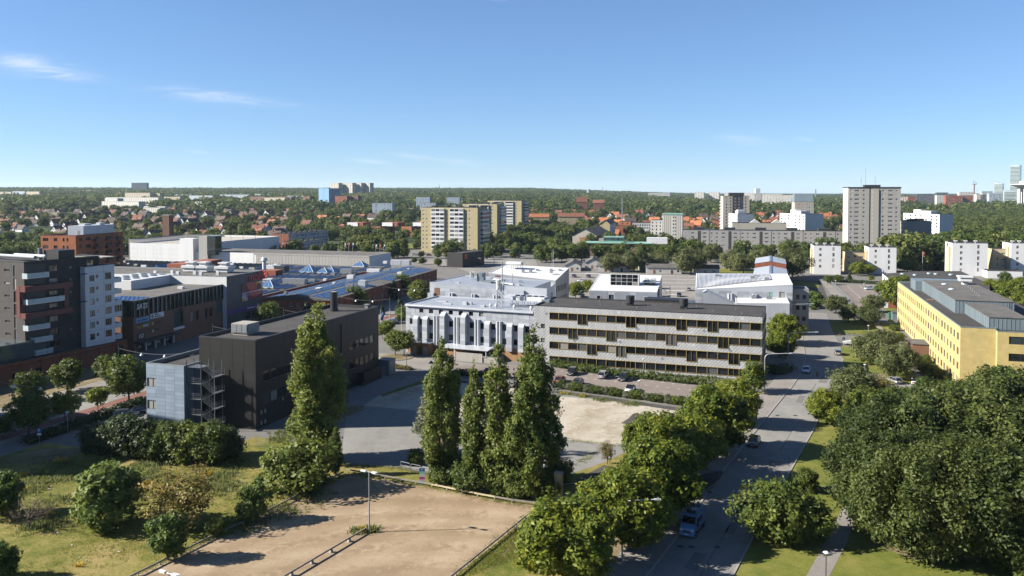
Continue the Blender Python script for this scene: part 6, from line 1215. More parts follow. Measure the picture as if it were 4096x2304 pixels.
def crown_mesh(name, lobes, n, per, leaf, cr_, m, seed, droop=0.0, up=.35, gaps=.0, shell=.55, flat=.7, aspect=1.5):
 """many leaf-sized rhombs in clumps, spread through the volume of the lobes"""
 g = np.random.default_rng(seed); L = np.array(lobes, float)
 wgt = (L[:, 3] * L[:, 4] + L[:, 4] * L[:, 5] + L[:, 3] * L[:, 5]); wgt /= wgt.sum()
 k = g.choice(len(L), n, p=wgt); d = g.normal(size=(n, 3)); d /= np.linalg.norm(d, axis=1)[:, None]
 rr = shell + (1.03 - shell) * g.random(n) ** .6; c = L[k, :3] + d * L[k, 3:6] * rr[:, None]
 if gaps:
  s = np.sin(c[:, 0] * 1.7 + seed) + np.sin(c[:, 1] * 1.9 + 2 * seed) + np.sin(c[:, 2] * 2.1 + c[:, 0]); keep = s > -3 + gaps * 3
  c, d, k = c[keep], d[keep], k[keep]; n = len(c)
 o = d / L[k, 3:6]; o /= np.linalg.norm(o, axis=1)[:, None]
 ct = g.random(n)
 c = np.repeat(c, per, 0); o = np.repeat(o, per, 0); ct = np.repeat(ct, per); N = len(c)
 off = g.normal(size=(N, 3)) * cr_ * .55; rad = (off * o).sum(1)[:, None]; off -= o * rad * (1 - flat)
 if droop: off[:, 2] -= droop * np.abs(g.normal(size=N)) * cr_
 p = c + off
 nn = o * .85 + np.array([0, 0, up]) + g.normal(size=(N, 3)) * .42; nn /= np.linalg.norm(nn, axis=1)[:, None]
 a = np.cross(nn, g.normal(size=(N, 3))); a /= np.linalg.norm(a, axis=1)[:, None] + 1e-9; b = np.cross(nn, a)
 sz = leaf * (.65 + .7 * g.random(N))[:, None]; a *= sz * aspect * .5; b *= sz * .5
 V = np.stack([p - a, p - b + nn * sz * .08, p + a, p + b + nn * sz * .08], 1).reshape(-1, 3)
 V[:, 2] = np.maximum(V[:, 2], .03)
 me = bpy.data.meshes.new(name); me.vertices.add(4 * N); me.vertices.foreach_set('co', V.astype(np.float32).ravel())
 me.loops.add(4 * N); me.loops.foreach_set('vertex_index', np.arange(4 * N, dtype=np.int32)); me.polygons.add(N); me.polygons.foreach_set('loop_start', np.arange(0, 4 * N, 4, dtype=np.int32)); me.polygons.foreach_set('loop_total', np.full(N, 4, np.int32))
 tint = np.clip(.5 + (ct - .5) * .62 + g.normal(size=N) * .09, 0, 1); att = me.attributes.new('tint', 'FLOAT', 'POINT'); att.data.foreach_set('value', np.repeat(tint, 4).astype(np.float32))
 me.materials.append(m); me.update(); me.validate(); return me
def trunk_mesh(name, h, r, limbs, m=None, lean=(0, 0)):
 """tapered trunk with limbs: list of (start height, end point, radius)"""
 a = MB(); n = 5; pts = [(lean[0] * t * t, lean[1] * t * t, h * t) for t in [i / n for i in range(n + 1)]]
 for i in range(n): a.tube(pts[i], pts[i + 1], r * (1 - .75 * i / n), 8, 0, r * (1 - .75 * (i + 1) / n))
 for (z, e, rr) in limbs:
  t = z / h; s = (lean[0] * t * t, lean[1] * t * t, z); mid = ((s[0] + e[0]) * .5, (s[1] + e[1]) * .5, s[2] + (e[2] - s[2]) * .62)
  a.tube(s, mid, rr, 5, 0, rr * .7); a.tube(mid, e, rr * .7, 5, 0, rr * .2)
 return a.mesh(name, [m or m_bark])
PROTO = {}
def proto(key, nvar, fn): PROTO[key] = [fn(i) for i in range(nvar)]
def lobes_round(seed, R_, Hc, z0, n, spread=.6, sz=.52, jit=.36):
 q = random.Random(seed); out = [(0, 0, z0 + Hc * .48, R_ * .55, R_ * .55, Hc * .38)]
 for i in range(n):
  t = i * 2.399 + q.random(); zz = (i + .5) / n; pr = math.sin(math.pi * (.12 + .80 * zz)) ** .7
  r = R_ * spread * pr * (1 - jit + 2 * jit * q.random()); s = R_ * sz * (.55 + .8 * q.random()) * (.7 + .3 * pr)
  out.append((r * math.cos(t), r * math.sin(t), z0 + Hc * (.12 + .76 * zz), s, s, s * .8))
 return out
def limbs_for(lobes, zl, r): return [(zl + (i % 4) * .35, (l[0] * .85, l[1] * .85, l[2]), r * (.5 if i % 2 else .7)) for i, l in enumerate(lobes[1:9])]
def mk_round(R_, Ht, clear, n, clumps, per, leaf, cr_, mt, sp=.6, sz=.52, droop=0.0, gaps=0.0, tr=.22, aspect=1.5, shell=.55, bark=None, up=.35):
 def f(i):
  lb = lobes_round(i * 13 + int(R_ * 7), R_, Ht - clear, clear, n, sp, sz); return (trunk_mesh('trunk', clear + (Ht - clear) * .7, tr, limbs_for(lb, clear * .85, tr), bark), crown_mesh('crown', lb, clumps, per, leaf, cr_, mt, i * 31 + int(Ht * 10), droop, up, gaps, shell, .7, aspect))
 return f
def mk_poplar(Ht, R_, clumps, per, leaf, seed0=0):
 def f(i):
  q = random.Random(i + seed0); lb = []
  for k in range(58):
   t = k / 57; z = Ht * (.07 + .88 * t); prof = R_ * (.5 + .5 * math.sin(math.pi * min(1, t * 1.6))) if t < .55 else R_ * (1 - ((t - .55) / .45) ** 1.35 * .93)
   a = k * 2.399 + q.random() * .7; rr = prof * (.35 + .62 * q.random()); s = prof * (.24 + .24 * q.random())
   lb.append((rr * math.cos(a), rr * math.sin(a), z, s, s, max(.55, s * 2.0)))
  lim = [(Ht * (.05 + .6 * j / 12), (R_ * .55 * math.cos(j * 2.4), R_ * .55 * math.sin(j * 2.4), Ht * (.05 + .6 * j / 12) + Ht * .24), .12) for j in range(12)]
  return (trunk_mesh('trunk', Ht * .93, .36, lim, m_barkpale), crown_mesh('crown', lb, clumps, per, leaf, .42, l_poplar, i * 17 + seed0 + 3, 0, .3, .34, .5, .8, 1.25))
 return f
proto('chestnut', 4, mk_round(5.4, 11.0, 2.0, 32, 1400, 18, .29, .58, l_chest, .72, .40, .3, .16, .26, 1.9))
proto('beech', 4, mk_round(7.2, 15.5, 1.2, 54, 2300, 20, .24, .75, l_beech, .82, .27, 1.0, .2, .4, 1.9, .5))
proto('poplar', 3, mk_poplar(24, 3.0, 2200, 16, .25))
proto('slim_poplar', 3, mk_poplar(17, 1.6, 900, 15, .23, 40))
proto('maple', 3, mk_round(3.6, 8.2, .6, 20, 640, 16, .30, .50, l_maple, .64, .44, .25, .15, .2, 1.5))
proto('thin_tree', 2, mk_round(3.4, 6.6, 1.2, 14, 380, 10, .18, .5, l_dry, .62, .42, .2, .3, .22, 1.6))
proto('young', 3, mk_round(2.0, 6.4, .4, 14, 380, 13, .24, .42, l_maple, .6, .46, .2, .15, .12, 1.6))
proto('bush', 3, mk_round(2.6, 4.4, .1, 16, 520, 15, .19, .42, l_linden, .6, .5, .2, .1, .12, 1.6))
proto('silverbush', 2, mk_round(2.6, 6.0, .1, 14, 420, 14, .18, .45, l_olive, .6, .48, .3, .15, .12, 1.9))
proto('willow', 3, mk_round(5.6, 10.5, 2.2, 20, 800, 14, .27, .75, l_willow, .66, .46, .5, .14, .3, 2.2, .5))
proto('linden', 4, mk_round(4.2, 9.0, 1.8, 18, 560, 13, .34, .60, l_linden, .62, .48, .2, .1, .2, 1.5))
proto('street', 3, mk_round(2.6, 6.2, 1.9, 14, 480, 11, .25, .42, l_linden, .58, .48, .1, .1, .12, 1.4))
proto('locust', 2, mk_round(3.4, 7.4, 2.2, 14, 420, 7, .34, .5, l_fresh, .68, .36, .1, .25, .13, 1.8))
proto('bright', 3, mk_round(3.6, 8.0, 1.6, 16, 480, 12, .30, .55, l_chest, .62, .46, .2, .12, .16, 1.5))
def mk_pine(i):
 lb = [(.45 * math.cos(k * 2.4) * (1 - k / 14), .45 * math.sin(k * 2.4) * (1 - k / 14), 1.0 + k * .42, 1.5 * (1 - k / 15) + .25, 1.5 * (1 - k / 15) + .25, .5) for k in range(13)]
 return (trunk_mesh('trunk', 6, .14, []), crown_mesh('crown', lb, 420, 7, .34, .32, l_pine, i + 70, .3, .2, .1, .5, .6, 2.4))
proto('pine', 3, mk_pine)
proto('shaded_bush', 3, mk_round(3.4, 5.6, .05, 18, 800, 14, .25, .50, l_dark, .64, .48, .25, .1, .1, 1.6))  # dark leaves that stand for hornbeams in shade
proto('sunlit_bush', 2, mk_round(3.0, 5.4, .05, 16, 720, 15, .24, .46, l_linden, .64, .46, .25, .12, .1, 1.6))  # brighter leaves that stand for hornbeams in sun
proto('far', 5, mk_round(5.2, 10.5, 1.0, 12, 230, 8, .75, .9, l_far, .62, .5, .2, .0, .25, 1.4))
proto('mid', 4, mk_round(4.6, 10.0, 1.4, 16, 440, 10, .46, .7, l_linden, .62, .48, .2, .1, .22, 1.4))
TREES = []
def tree(kind, x, y, s, name='tree', label=None, cat='tree', group=None, v=None, sx=None, rz=None, z=0.0):
 vs_ = PROTO[kind]; i = len(TREES); tm, cm = vs_[(i if v is None else v) % len(vs_)]; TREES.append((x, y))
 sc = (sx or s, sx or s, s)
 r_ = tag(link(name, None, None, (x, y, z), (i * 2.1) if rz is None else rz, sc), label, cat, group)
 link('trunk', tm, r_); link('crown', cm, r_); return r_
def tpx(kind, c, u, vbase, vtop, **k):
 """tree standing at a picture point, as tall as the picture shows"""
 x, y = at(c, u, vbase); top = atY(c, u, vtop, y)[1]; nat = {'chestnut': 11, 'beech': 15.5, 'poplar': 24, 'slim_poplar': 17, 'maple': 8.2, 'thin_tree': 6.6, 'young': 6.4, 'bush': 4.4, 'silverbush': 6, 'willow': 10.5, 'linden': 9, 'street': 6.2, 'locust': 7.4, 'bright': 8, 'pine': 6.4, 'shaded_bush': 5.6, 'sunlit_bush': 5.4, 'mid': 10, 'far': 10.5}[kind]
 s = top / nat; rel = k.pop('rel', 1.0)
 return tree(kind, x, y, s, sx=s * rel, **k)
# poplars of the foreground
tpx('poplar', 'M', 620, 1110, -560, name='poplar_tree', label='tallest broad poplar in front of the black hall', group='columnar poplars', v=0, rel=1.2)
tpx('slim_poplar', 'M', 800, 1265, 765, name='poplar_tree', label='small slender poplar right of the broad poplar', group='columnar poplars', v=1, rel=1.35)
tpx('poplar', 'M', 1875, 1330, -170, name='poplar_tree', label='poplar with forked top beside the parking notice', group='columnar poplars', v=1, rel=.98)
tpx('slim_poplar', 'M', 2190, 1410, 55, name='poplar_tree', label='thinnest poplar between two taller ones', group='columnar poplars', v=2, rel=.95)
tpx('slim_poplar', 'M', 2440, 1450, -150, name='poplar_tree', label='slim poplar just left of the dense one before the office', group='columnar poplars', v=0, rel=1.05)
tpx('poplar', 'N', 215, 1480, -330, name='poplar_tree', label='dense dark poplar overlapping the office left end', group='columnar poplars', v=2, rel=1.08)
tpx('bush', 'M', 470, 1390, 900, name='bushy_tree', label='round bushy tree at the foot of the broad poplar', v=0, rel=1.25)
tpx('silverbush', 'M', 1750, 900, 470, name='silver_willow', label='silvery leafed willow left of the forked poplar', v=0, rel=1.0); tpx('silverbush', 'M', 2290, 900, 430, name='silver_willow', label='silvery leafed willow behind the thinnest poplar', v=1, rel=1.0)
for c, u, b, t, lab in (('M', 1930, 1330, 1010, 'green bush at the forked poplar foot'), ('M', 2140, 1420, 1100, 'ivy green bush under the thinnest poplar'), ('M', 2480, 1440, 1080, 'tall bush under the slim poplar row'), ('N', 80, 1470, 1180, 'broad bush under the dense poplar'), ('N', 320, 1490, 1230, 'bush beside the brick gate pillar'), ('M', 1600, 1150, 1000, 'dark low bush beside the steel barrier'), ('N', 480, 1330, 1090, 'dark bush in the shade of the dense poplar')):
 tpx('bush', c, u, b, t, name='bush', label=lab, cat='bush', group='bushes under the poplars', rel=1.0)
# chestnuts lining the street
CH = [('K', 560, 1560, 690, 'nearest chestnut, yellow green, at the bottom of the street row'), ('K', 1180, 1190, 380, 'second chestnut of the street row, behind the curved lamp'), ('K', 1480, 900, 60, 'third chestnut of the street row'), ('N', 1700, 1330, 640, 'fourth chestnut beside the driveway'), ('N', 2050, 1040, 380, 'fifth chestnut at the corner of the gravel field'), ('N', 2240, 760, 290, 'sixth chestnut at the office car park exit')]
for i, (c, u, b, t, lab) in enumerate(CH): tpx('chestnut', c, u, b, t, name='chestnut_tree', label=lab, group='chestnuts along the street', v=i, rel=(1.15, 1.02, 1.0, 1.02, 1.05, .95)[i])
tpx('chestnut', 'N', 1380, 1180, 650, name='chestnut_tree', label='dark chestnut leaning over the gravel field', group='chestnuts along the street', v=2, rel=.95); tpx('bright', 'N', 2440, 430, 120, name='young_tree', label='bright young tree at the right end of the office', v=0, rel=1.0); tpx('thin_tree', 'N', 960, 1150, 900, name='shrub', label='thin upright shrub at the edge of the gravel field', cat='shrub', rel=.6)
# dark beeches of the park
BE = [('L', 1180, 1010, -120, 1.0), ('L', 1520, 1230, 60, 1.1), ('L', 2020, 1180, -40, 1.1), ('L', 2500, 1300, 40, 1.1), ('L', 1420, 760, -420, 1.1), ('L', 1950, 700, -520, 1.1), ('L', 2480, 800, -420, 1.15), ('L', 1090, 560, -360, .92), ('L', 2350, 330, -700, 1.0), ('L', 1750, 380, -560, 1.0)]
BL = ['drooping beech overhanging the footpath', 'drooping beech at the front of the park clump', 'broad beech in the middle of the park clump', 'beech at the right picture edge, nearest', 'beech behind the footpath in the left of the clump', 'tall beech at the heart of the park clump', 'beech at the right edge behind the nearest one', 'beech nearest the street in the park clump', 'dark beech close under the yellow wing', 'beech at the back of the clump near the yellow corner']
for i, ((c, u, b, t, rl), lab) in enumerate(zip(BE, BL)): tpx('beech', c, u, b, t, name='beech_tree', label=lab, group='beeches of the park', v=i, rel=rl)
tpx('willow', 'H', 860, 1330, 930, name='weeping_tree', label='pale drooping tree at the street edge of the park', v=0, rel=1.1); tpx('thin_tree', 'H', 1110, 1260, 985, name='thin_tree', label='sparse grey tree between street and park clump', rel=1.3); tpx('chestnut', 'H', 590, 1500, 1160, name='bright_tree', label='fresh green tree overhanging the street', v=1, rel=1.1); tpx('maple', 'H', 1570, 1240, 1010, name='maple_tree', label='bright maple beside the parked white car', v=0); tpx('maple', 'H', 2400, 1330, 930, name='maple_tree', label='maple in front of the yellow wing', v=1, rel=1.1)
for i, (u, b, t) in enumerate(((1850, 1300, 1060), (2100, 1300, 1040), (1700, 1400, 1130), (1300, 1480, 1130), (1000, 1500, 1150))): tpx('linden', 'H', u, b, t, name='tree', label='%s green tree on the upper rim of the park clump' % ('first', 'second', 'third', 'fourth', 'fifth')[i], group='trees on the rim of the park', rel=1.3)
tpx('bush', 'L', 40, 1070, 480, name='shrub_tree', label='grey green shrub tree between street and footpath', v=1, rel=1.0); tpx('bush', 'L', 330, 1080, 640, name='shrub_tree', label='grey green shrub tree leaning towards the footpath', v=2, rel=1.15); tpx('bush', 'L', 400, 600, 370, name='shrub', label='small dark shrub on the street verge', cat='shrub', v=0, rel=.9); tpx('bush', 'L', 2350, 1360, 1080, name='bush', label='bush at the lower right under the beeches', cat='bush', v=0, rel=1.0); tpx('bush', 'L', 2560, 1460, 1150, name='bush', label='pale bush in the lower right corner', cat='bush', v=1, rel=1.2)
# trees of the rough lawn
tpx('maple', 'I', 1090, 950, 290, name='maple_tree', label='dense green maple in the middle of the rough lawn', v=0, rel=1.15); tpx('maple', 'I', 20, 850, 420, name='maple_tree', label='maple cut by the left picture edge', v=1, rel=1.1); tpx('maple', 'I', 10, 1500, 1120, name='maple_tree', label='dark leafy tree in the lower left corner', v=2, rel=1.0)
tpx('thin_tree', 'I', 1800, 960, 340, name='apple_tree', label='sparse yellowish apple tree on the rough lawn', v=0, rel=1.25); tpx('young', 'I', 1690, 1290, 770, name='young_maple', label='young maple by the wooden rail of the gravel lot', v=0, rel=1.15); tpx('young', 'I', 2540, 900, 470, name='young_maple', label='small maple right of the apple tree', v=1, rel=1.1); tpx('bush', 'I', 2180, 1050, 870, name='bush', label='small bush at the corner of the gravel lot', cat='bush', v=1, rel=1.0); tpx('young', 'M', 40, 1440, 1230, name='young_maple', label='small tree left of the bushy tree', v=2, rel=1.0)
dt = tag(link('bare_tree', None, None, (*at('I', 300, 975), 0), 0), 'bare dead tree with brown twigs on the rough lawn', 'tree')
lim = []; q = random.Random(4)
for k in range(26): a_ = k * 2.4; lim.append((1.0 + q.random() * .9, (2.6 * math.cos(a_) * (.5 + .6 * q.random()), 2.6 * math.sin(a_) * (.5 + .6 * q.random()), 1.2 + 2.2 * q.random()), .07))
link('trunk', trunk_mesh('trunk', 2.4, .22, lim), dt); tw = MB()
for (z, e, r_) in lim:
 for j in range(9): f = (e[0] + q.gauss(0, .6), e[1] + q.gauss(0, .6), e[2] + q.gauss(.1, .45)); s_ = tuple(a + (b - a) * (.35 + .6 * q.random()) for a, b in zip((0, 0, z), e)); tw.tube(s_, f, .018, 3)
part('twigs', tw, mat('twig', (.13, .095, .06), .9, .2, 3), dt)['kind'] = 'stuff'
# hornbeams along the black hall, sun and shade painted as leaf colour
HB = [('B', 1000, 830, 540, 'shaded_bush'), ('B', 1220, 850, 470, 'shaded_bush'), ('B', 1440, 880, 500, 'shaded_bush'), ('B', 1650, 890, 540, 'sunlit_bush'), ('B', 1800, 915, 540, 'sunlit_bush'), ('B', 1960, 930, 560, 'sunlit_bush'), ('B', 2120, 930, 550, 'sunlit_bush'), ('B', 2260, 900, 590, 'shaded_bush')]
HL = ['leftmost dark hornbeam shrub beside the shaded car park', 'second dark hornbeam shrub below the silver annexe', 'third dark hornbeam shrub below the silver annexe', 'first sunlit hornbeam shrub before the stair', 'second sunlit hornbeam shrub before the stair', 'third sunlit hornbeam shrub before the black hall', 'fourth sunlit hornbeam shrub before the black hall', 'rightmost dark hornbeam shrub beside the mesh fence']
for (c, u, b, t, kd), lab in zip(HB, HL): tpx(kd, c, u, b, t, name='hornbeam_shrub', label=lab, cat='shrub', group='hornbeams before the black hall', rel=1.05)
# boulevard trees
BV = [('B', 290, 660, 215, 'linden', 'large dark tree on the boulevard verge near the parking sign'), ('B', 650, 530, 225, 'locust', 'shaded airy tree between boulevard lamps'), ('B', 985, 415, 175, 'locust', 'sunlit airy tree beside the red cycle lane'), ('B', 1297, 325, -120, 'linden', 'tall sunlit tree beside the silver annexe'), ('B', 300, 330, 30, 'linden', 'dark tree before the brick arcade, left'), ('B', 680, 230, -90, 'linden', 'dark tree before the brick arcade, middle'), ('B', 1080, 110, -130, 'linden', 'dark tree before the brick arcade, right'), ('A', 1220, 1440, 1210, 'pine', 'pine at the corner of the shop building'), ('B', 20, 690, 480, 'linden', 'dark tree at the left picture edge on the boulevard'), ('B', 1000, 80, -90, 'pine', 'dark pine behind the tall sunlit tree')]
for c, u, b, t, kd, lab in BV: tpx(kd, c, u, b, t, name='boulevard_tree', label=lab, group='boulevard trees', rel=1.05)
for i in range(7): p = bpt(92 + i * 16, -24 + (i % 2) * 4); tree('pine' if i % 3 else 'linden', p[0], p[1], 1.0 + .1 * (i % 3), 'pine_tree' if i % 3 else 'boulevard_tree', 'evergreen or leafy tree %s along the brick market hall' % ('nearest', 'second', 'third', 'fourth', 'fifth', 'sixth', 'farthest')[i], group='trees along the market hall')
for c, u, b, t, kd, lab in (('D', 345, 385, 195, 'locust', 'airy yellow green tree in front of the brick gable'), ('D', 200, 400, 320, 'bush', 'shaded bush before the brick gable'), ('D', 1630, 290, 60, 'linden', 'large leafy tree left of the rear silver block'), ('D', 1450, 400, 245, 'pine', 'pine beside the flagpoles of the silver block'), ('D', 1270, 400, 310, 'pine', 'pine just behind the black hall corner'), ('D', 1470, 480, 300, 'young', 'slim tree at the left corner of the silver block'), ('D', 1400, 810, 560, 'street', 'broad tree on the planted island, left of two'), ('D', 1490, 810, 570, 'street', 'broad tree on the planted island, right of two'), ('D', 1270, 640, 510, 'locust', 'airy tree behind the black hall corner'), ('D', 1320, 620, 450, 'locust', 'airy tree among the flagpoles')): tpx(kd, c, u, b, t, name='tree', label=lab, rel=1.1)
# trees around the yellow office
for u, b, t, kd, lab in ((683, 385, 205, 'willow', 'dark round tree at the street junction'), (810, 470, 285, 'willow', 'dark round tree on the lawn beside the junction'), (1020, 500, 300, 'willow', 'dark round tree on the lawn, third from the junction'), (1060, 375, 200, 'willow', 'dark round tree behind the lawn trees'), (965, 470, 320, 'street', 'small tree between the dark round trees'), (1025, 890, 580, 'willow', 'round tree on the strip lawn beside the kerb'), (1160, 780, 550, 'willow', 'round tree behind the strip lawn tree'), (1275, 1035, 680, 'willow', 'large round tree near the parked silver car'), (1270, 330, 20, 'bright', 'bright tree at the far end of the yellow office'), (1330, 240, 5, 'bright', 'tall bright tree behind the yellow office corner'), (1105, 180, 75, 'young', 'slim young tree in the small car park'), (335, 320, 170, 'locust', 'thin yellowish sapling in the shaded yard'), (435, 320, 150, 'young', 'fresh green sapling in the shaded yard'), (490, 340, 160, 'young', 'second fresh green sapling in the shaded yard'), (600, 100, 5, 'street', 'bushy tree at the fence corner of the car park'), (130, 480, 230, 'chestnut', 'leafy street tree behind the office corner'), (170, 700, 400, 'chestnut', 'dark leafy street tree right of the office'), (120, 830, 580, 'chestnut', 'leafy street tree at the office corner'), (190, 260, 100, 'chestnut', 'dark leafy street tree at the far end of the row')): tpx(kd, 'H', u, b, t, name='tree', label=lab, rel=1.12)
for k, (u, v, vt) in enumerate(((1230, 475, 445), (1270, 560, 500), (1310, 660, 580), (1440, 740, 685), (1480, 800, 750), (1580, 880, 800), (1570, 990, 860), (1680, 1030, 930), (1780, 1060, 1000))): tpx('bush', 'H', u, v, vt, name='clipped_bush', label='clipped yellow green bush along the yellow office, %s from the far end' % ('first', 'second', 'third', 'fourth', 'fifth', 'sixth', 'seventh', 'eighth', 'ninth')[k], cat='bush', group='clipped bushes along the yellow office', rel=1.35)
tpx('bush', 'H', 450, 350, 320, name='low_bush', label='low round bush under the saplings of the yard', cat='bush', rel=1.8)
# middle distance rows, one by one
MIDROW = [('E', 300, 880, 700), ('E', 400, 880, 715), ('E', 500, 870, 700), ('E', 620, 870, 690), ('E', 700, 860, 680), ('E', 870, 850, 690), ('E', 940, 850, 700), ('E', 1090, 840, 680), ('E', 1310, 850, 690), ('E', 1450, 850, 690), ('E', 1550, 860, 700), ('E', 1600, 850, 720), ('E', 1820, 840, 650), ('E', 2040, 860, 690), ('E', 2290, 850, 680), ('E', 2500, 850, 690), ('G', 30, 850, 700), ('G', 170, 830, 680), ('G', 400, 850, 680)]
for i, (c, u, b, t) in enumerate(MIDROW): tpx('mid', c, u, b, t, name='tree', label='leafy tree in the green belt behind the barracks', group='trees of the green belt behind the barracks', rel=1.15)
for i, (u, b, t) in enumerate(((1010, 975, 790), (1230, 975, 740), (1470, 960, 760), (1800, 1000, 740), (2000, 880, 700), (2200, 960, 760), (2330, 990, 790), (2480, 960, 740))): tpx('willow', 'E', u, b, t, name='willow_tree', label='%s olive green willow in front of the barracks, counted from the left' % ('first', 'second', 'third', 'fourth', 'fifth', 'sixth', 'seventh', 'eighth')[i], group='willows by the barracks', rel=1.1)
tpx('willow', 'G', 245, 1030, 740, name='willow_tree', label='large olive willow left of the white houses', rel=1.1); tpx('thin_tree', 'E', 1985, 1000, 905, name='pollard_tree', label='pollarded trunk before the brown tiled barrack', rel=.4)
for i, (u, b, t) in enumerate(((640, 1240, 1070), (760, 1190, 1050))): tpx('bright', 'E', u, b, t, name='tree', label=('leafy tree left of the corrugated hall, near', 'leafy tree left of the corrugated hall, far')[i], rel=1.1)
for i, (u, b, t) in enumerate(((60, 730, 640), (130, 740, 600), (200, 720, 620), (100, 690, 590), (270, 730, 640), (340, 700, 610), (390, 730, 630), (460, 710, 600), (530, 730, 640), (30, 790, 700), (150, 800, 700), (580, 830, 700), (60, 925, 870), (250, 780, 690), (1180, 720, 640), (1280, 720, 630), (1380, 700, 640))): tpx('mid' if i != 12 else 'bush', 'E', u, b, t, name='tree', label='leafy tree between the yellow slabs and the crossing', group='trees between the yellow slabs and the crossing', rel=1.15)
SQ = [(1345, 840, 735), (1490, 835, 735), (1665, 830, 765), (1830, 840, 760), (1590, 890, 830), (1670, 900, 830), (1830, 920, 840), (450, 800, 715), (590, 790, 700), (770, 800, 715), (910, 800, 710), (280, 790, 720), (370, 790, 745), (1020, 755, 690), (2330, 850, 760), (2070, 890, 780), (2180, 880, 750)]
for i, (u, b, t) in enumerate(SQ): tpx('bright' if i > 14 else 'linden', 'C', u, b, t, name='street_tree', label='round street tree on the square behind the louvred hall', group='street trees of the square', rel=1.2)
for i, (u, b, t) in enumerate(((900, 1015, 870), (1010, 1005, 890), (500, 975, 890), (820, 1060, 985), (700, 1080, 1000), (1040, 1070, 1010), (900, 770, 670), (940, 760, 650))): tpx('bright' if i != 3 else 'pine', 'G', u, b, t, name='tree', label='green tree among the white apartment houses', group='trees among the white houses', rel=1.2)
tpx('chestnut', 'G', 1400, 985, 845, name='tree', label='round yellow green tree left of the flag', rel=1.5); tpx('mid', 'G', 1540, 930, 670, name='tree', label='large dark tree behind the flag', rel=1.3); tpx('mid', 'G', 1650, 920, 690, name='tree', label='dark tree right of the flag', rel=1.3); tpx('bush', 'G', 2030, 1010, 975, name='bush', label='small bush before the large white corner house', cat='bush'); tpx('mid', 'G', 2390, 1110, 970, name='tree', label='dark tree left of the white garage row', rel=1.2)
for i, (u, b, t) in enumerate(((2250, 1200, 1040), (2380, 1260, 1080), (2480, 1310, 1060), (2560, 1250, 1020), (2330, 1190, 1060), (2570, 1330, 1150))): tpx('bright', 'G', u, b, t, name='tree', label='bright tree behind the yellow office penthouse at the right', group='trees behind the yellow office', rel=1.3)
# ------------------------------------------------------------------ garden suburb houses
def house_meshes(w, d, h, rise, wall, roof, half=False):
 a = MB().box(-w / 2, w / 2, -d / 2, d / 2, 0, h); a.tri((-w / 2, -d / 2, h), (w / 2, -d / 2, h), (0, -d / 2, h + rise)); a.tri((w / 2, d / 2, h), (-w / 2, d / 2, h), (0, d / 2, h + rise))
 e = .45; r = MB().quad((-w / 2 - e, -d / 2 - e, h - .35), (0, -d / 2 - e, h + rise + .1), (0, d / 2 + e, h + rise + .1), (-w / 2 - e, d / 2 + e, h - .35)).quad((0, -d / 2 - e, h + rise + .1), (w / 2 + e, -d / 2 - e, h - .35), (w / 2 + e, d / 2 + e, h - .35), (0, d / 2 + e, h + rise + .1))
 c = MB().box(-.9, -.2, d * .1, d * .1 + .8, h + rise * .5, h + rise + 1.0); g = MB().box(-w * .3, -w * .12, -d / 2 - .06, -d / 2, .9, 2.2).box(w * .12, w * .3, -d / 2 - .06, -d / 2, .9, 2.2).box(-w * .1, w * .1, -d / 2 - .06, -d / 2, h + .6, h + 1.8)
 return a.mesh('wall', [wall]), r.mesh('roof', [roof]), c.mesh('chimney', [m_redbrick]), g.mesh('window', [m_glass])
HK = {}
for wn_, wmat in (('white', m_white), ('red brick', m_redbrick), ('cream', m_offwhite), ('yellow', m_yellow2)):
 for rn, rm in (('orange tiled', m_otile), ('red tiled', m_rtile), ('dark tiled', m_btile)):
  HK[(wn_, rn)] = house_meshes(8.2, 11.5, 3.4, 4.6, wmat, rm)
HOUSES = []; hr = random.Random(21)
def house(x, y, wn_, rn, rz, area, s=1.0):
 r_ = tag(link('house', None, None, (x, y, terr(x, y)), rz, s), '%s house with %s roof in the %s' % (wn_, rn, area), 'house', '%s houses with %s roofs in the %s' % (wn_, rn, area))
 for n_, m_ in zip(('wall', 'roof', 'chimney', 'window'), HK[(wn_, rn)]): link(n_, m_, r_)
 HOUSES.append((x, y))
def suburb(n, k0, k1, d0, d1, walls, roofs, area, mind=17):
 c = 0; tr_ = 0
 while c < n and tr_ < 6000:
  tr_ += 1; D = d0 + (d1 - d0) * hr.random() ** 1.1; k = k0 + (k1 - k0) * hr.random(); x = k * D
  if any(abs(x - a) < mind and abs(D - b) < mind + 6 for a, b in HOUSES) or any(math.hypot(x - a, D - b) < r_ + 6 for a, b, r_ in FOOT): continue
  house(x, D, hr.choice(walls), hr.choice(roofs), R(-20 + hr.choice((0, 90)) + hr.uniform(-12, 12)), area, hr.uniform(.85, 1.2)); c += 1
suburb(150, -.63, -.27, 740, 1500, ['white', 'white', 'red brick', 'cream'], ['red tiled', 'dark tiled', 'dark tiled'], 'left suburb')
suburb(125, .08, .47, 780, 1480, ['white', 'cream', 'red brick', 'yellow'], ['orange tiled', 'orange tiled', 'red tiled', 'dark tiled'], 'right suburb')
suburb(56, -.28, .10, 880, 1480, ['white', 'cream', 'red brick'], ['red tiled', 'dark tiled', 'orange tiled'], 'central gardens')
for (xl, xr, yt, D, rise, lab) in ((2117, 2195, 868, 1010, 4, 'long yellow house with orange roof right of the yellow slabs'), (2232, 2338, 866, 980, 4, 'long yellow house row with brown roof'), (2306, 2350, 808, 1500, 9, 'large red roofed villa high in the trees'), (2372, 2416, 811, 1450, 5, 'red brick flat block in the central trees')):
 gable('long_house', lab, xl, xr, yt, D, -6, 12, rise, m_yellow2 if 'yellow' in lab else m_redbrick, m_offwhite, m_otile if 'orange' in lab else m_rtile, ev(5, 1.3, 1.4, 'far'), ridge='x')
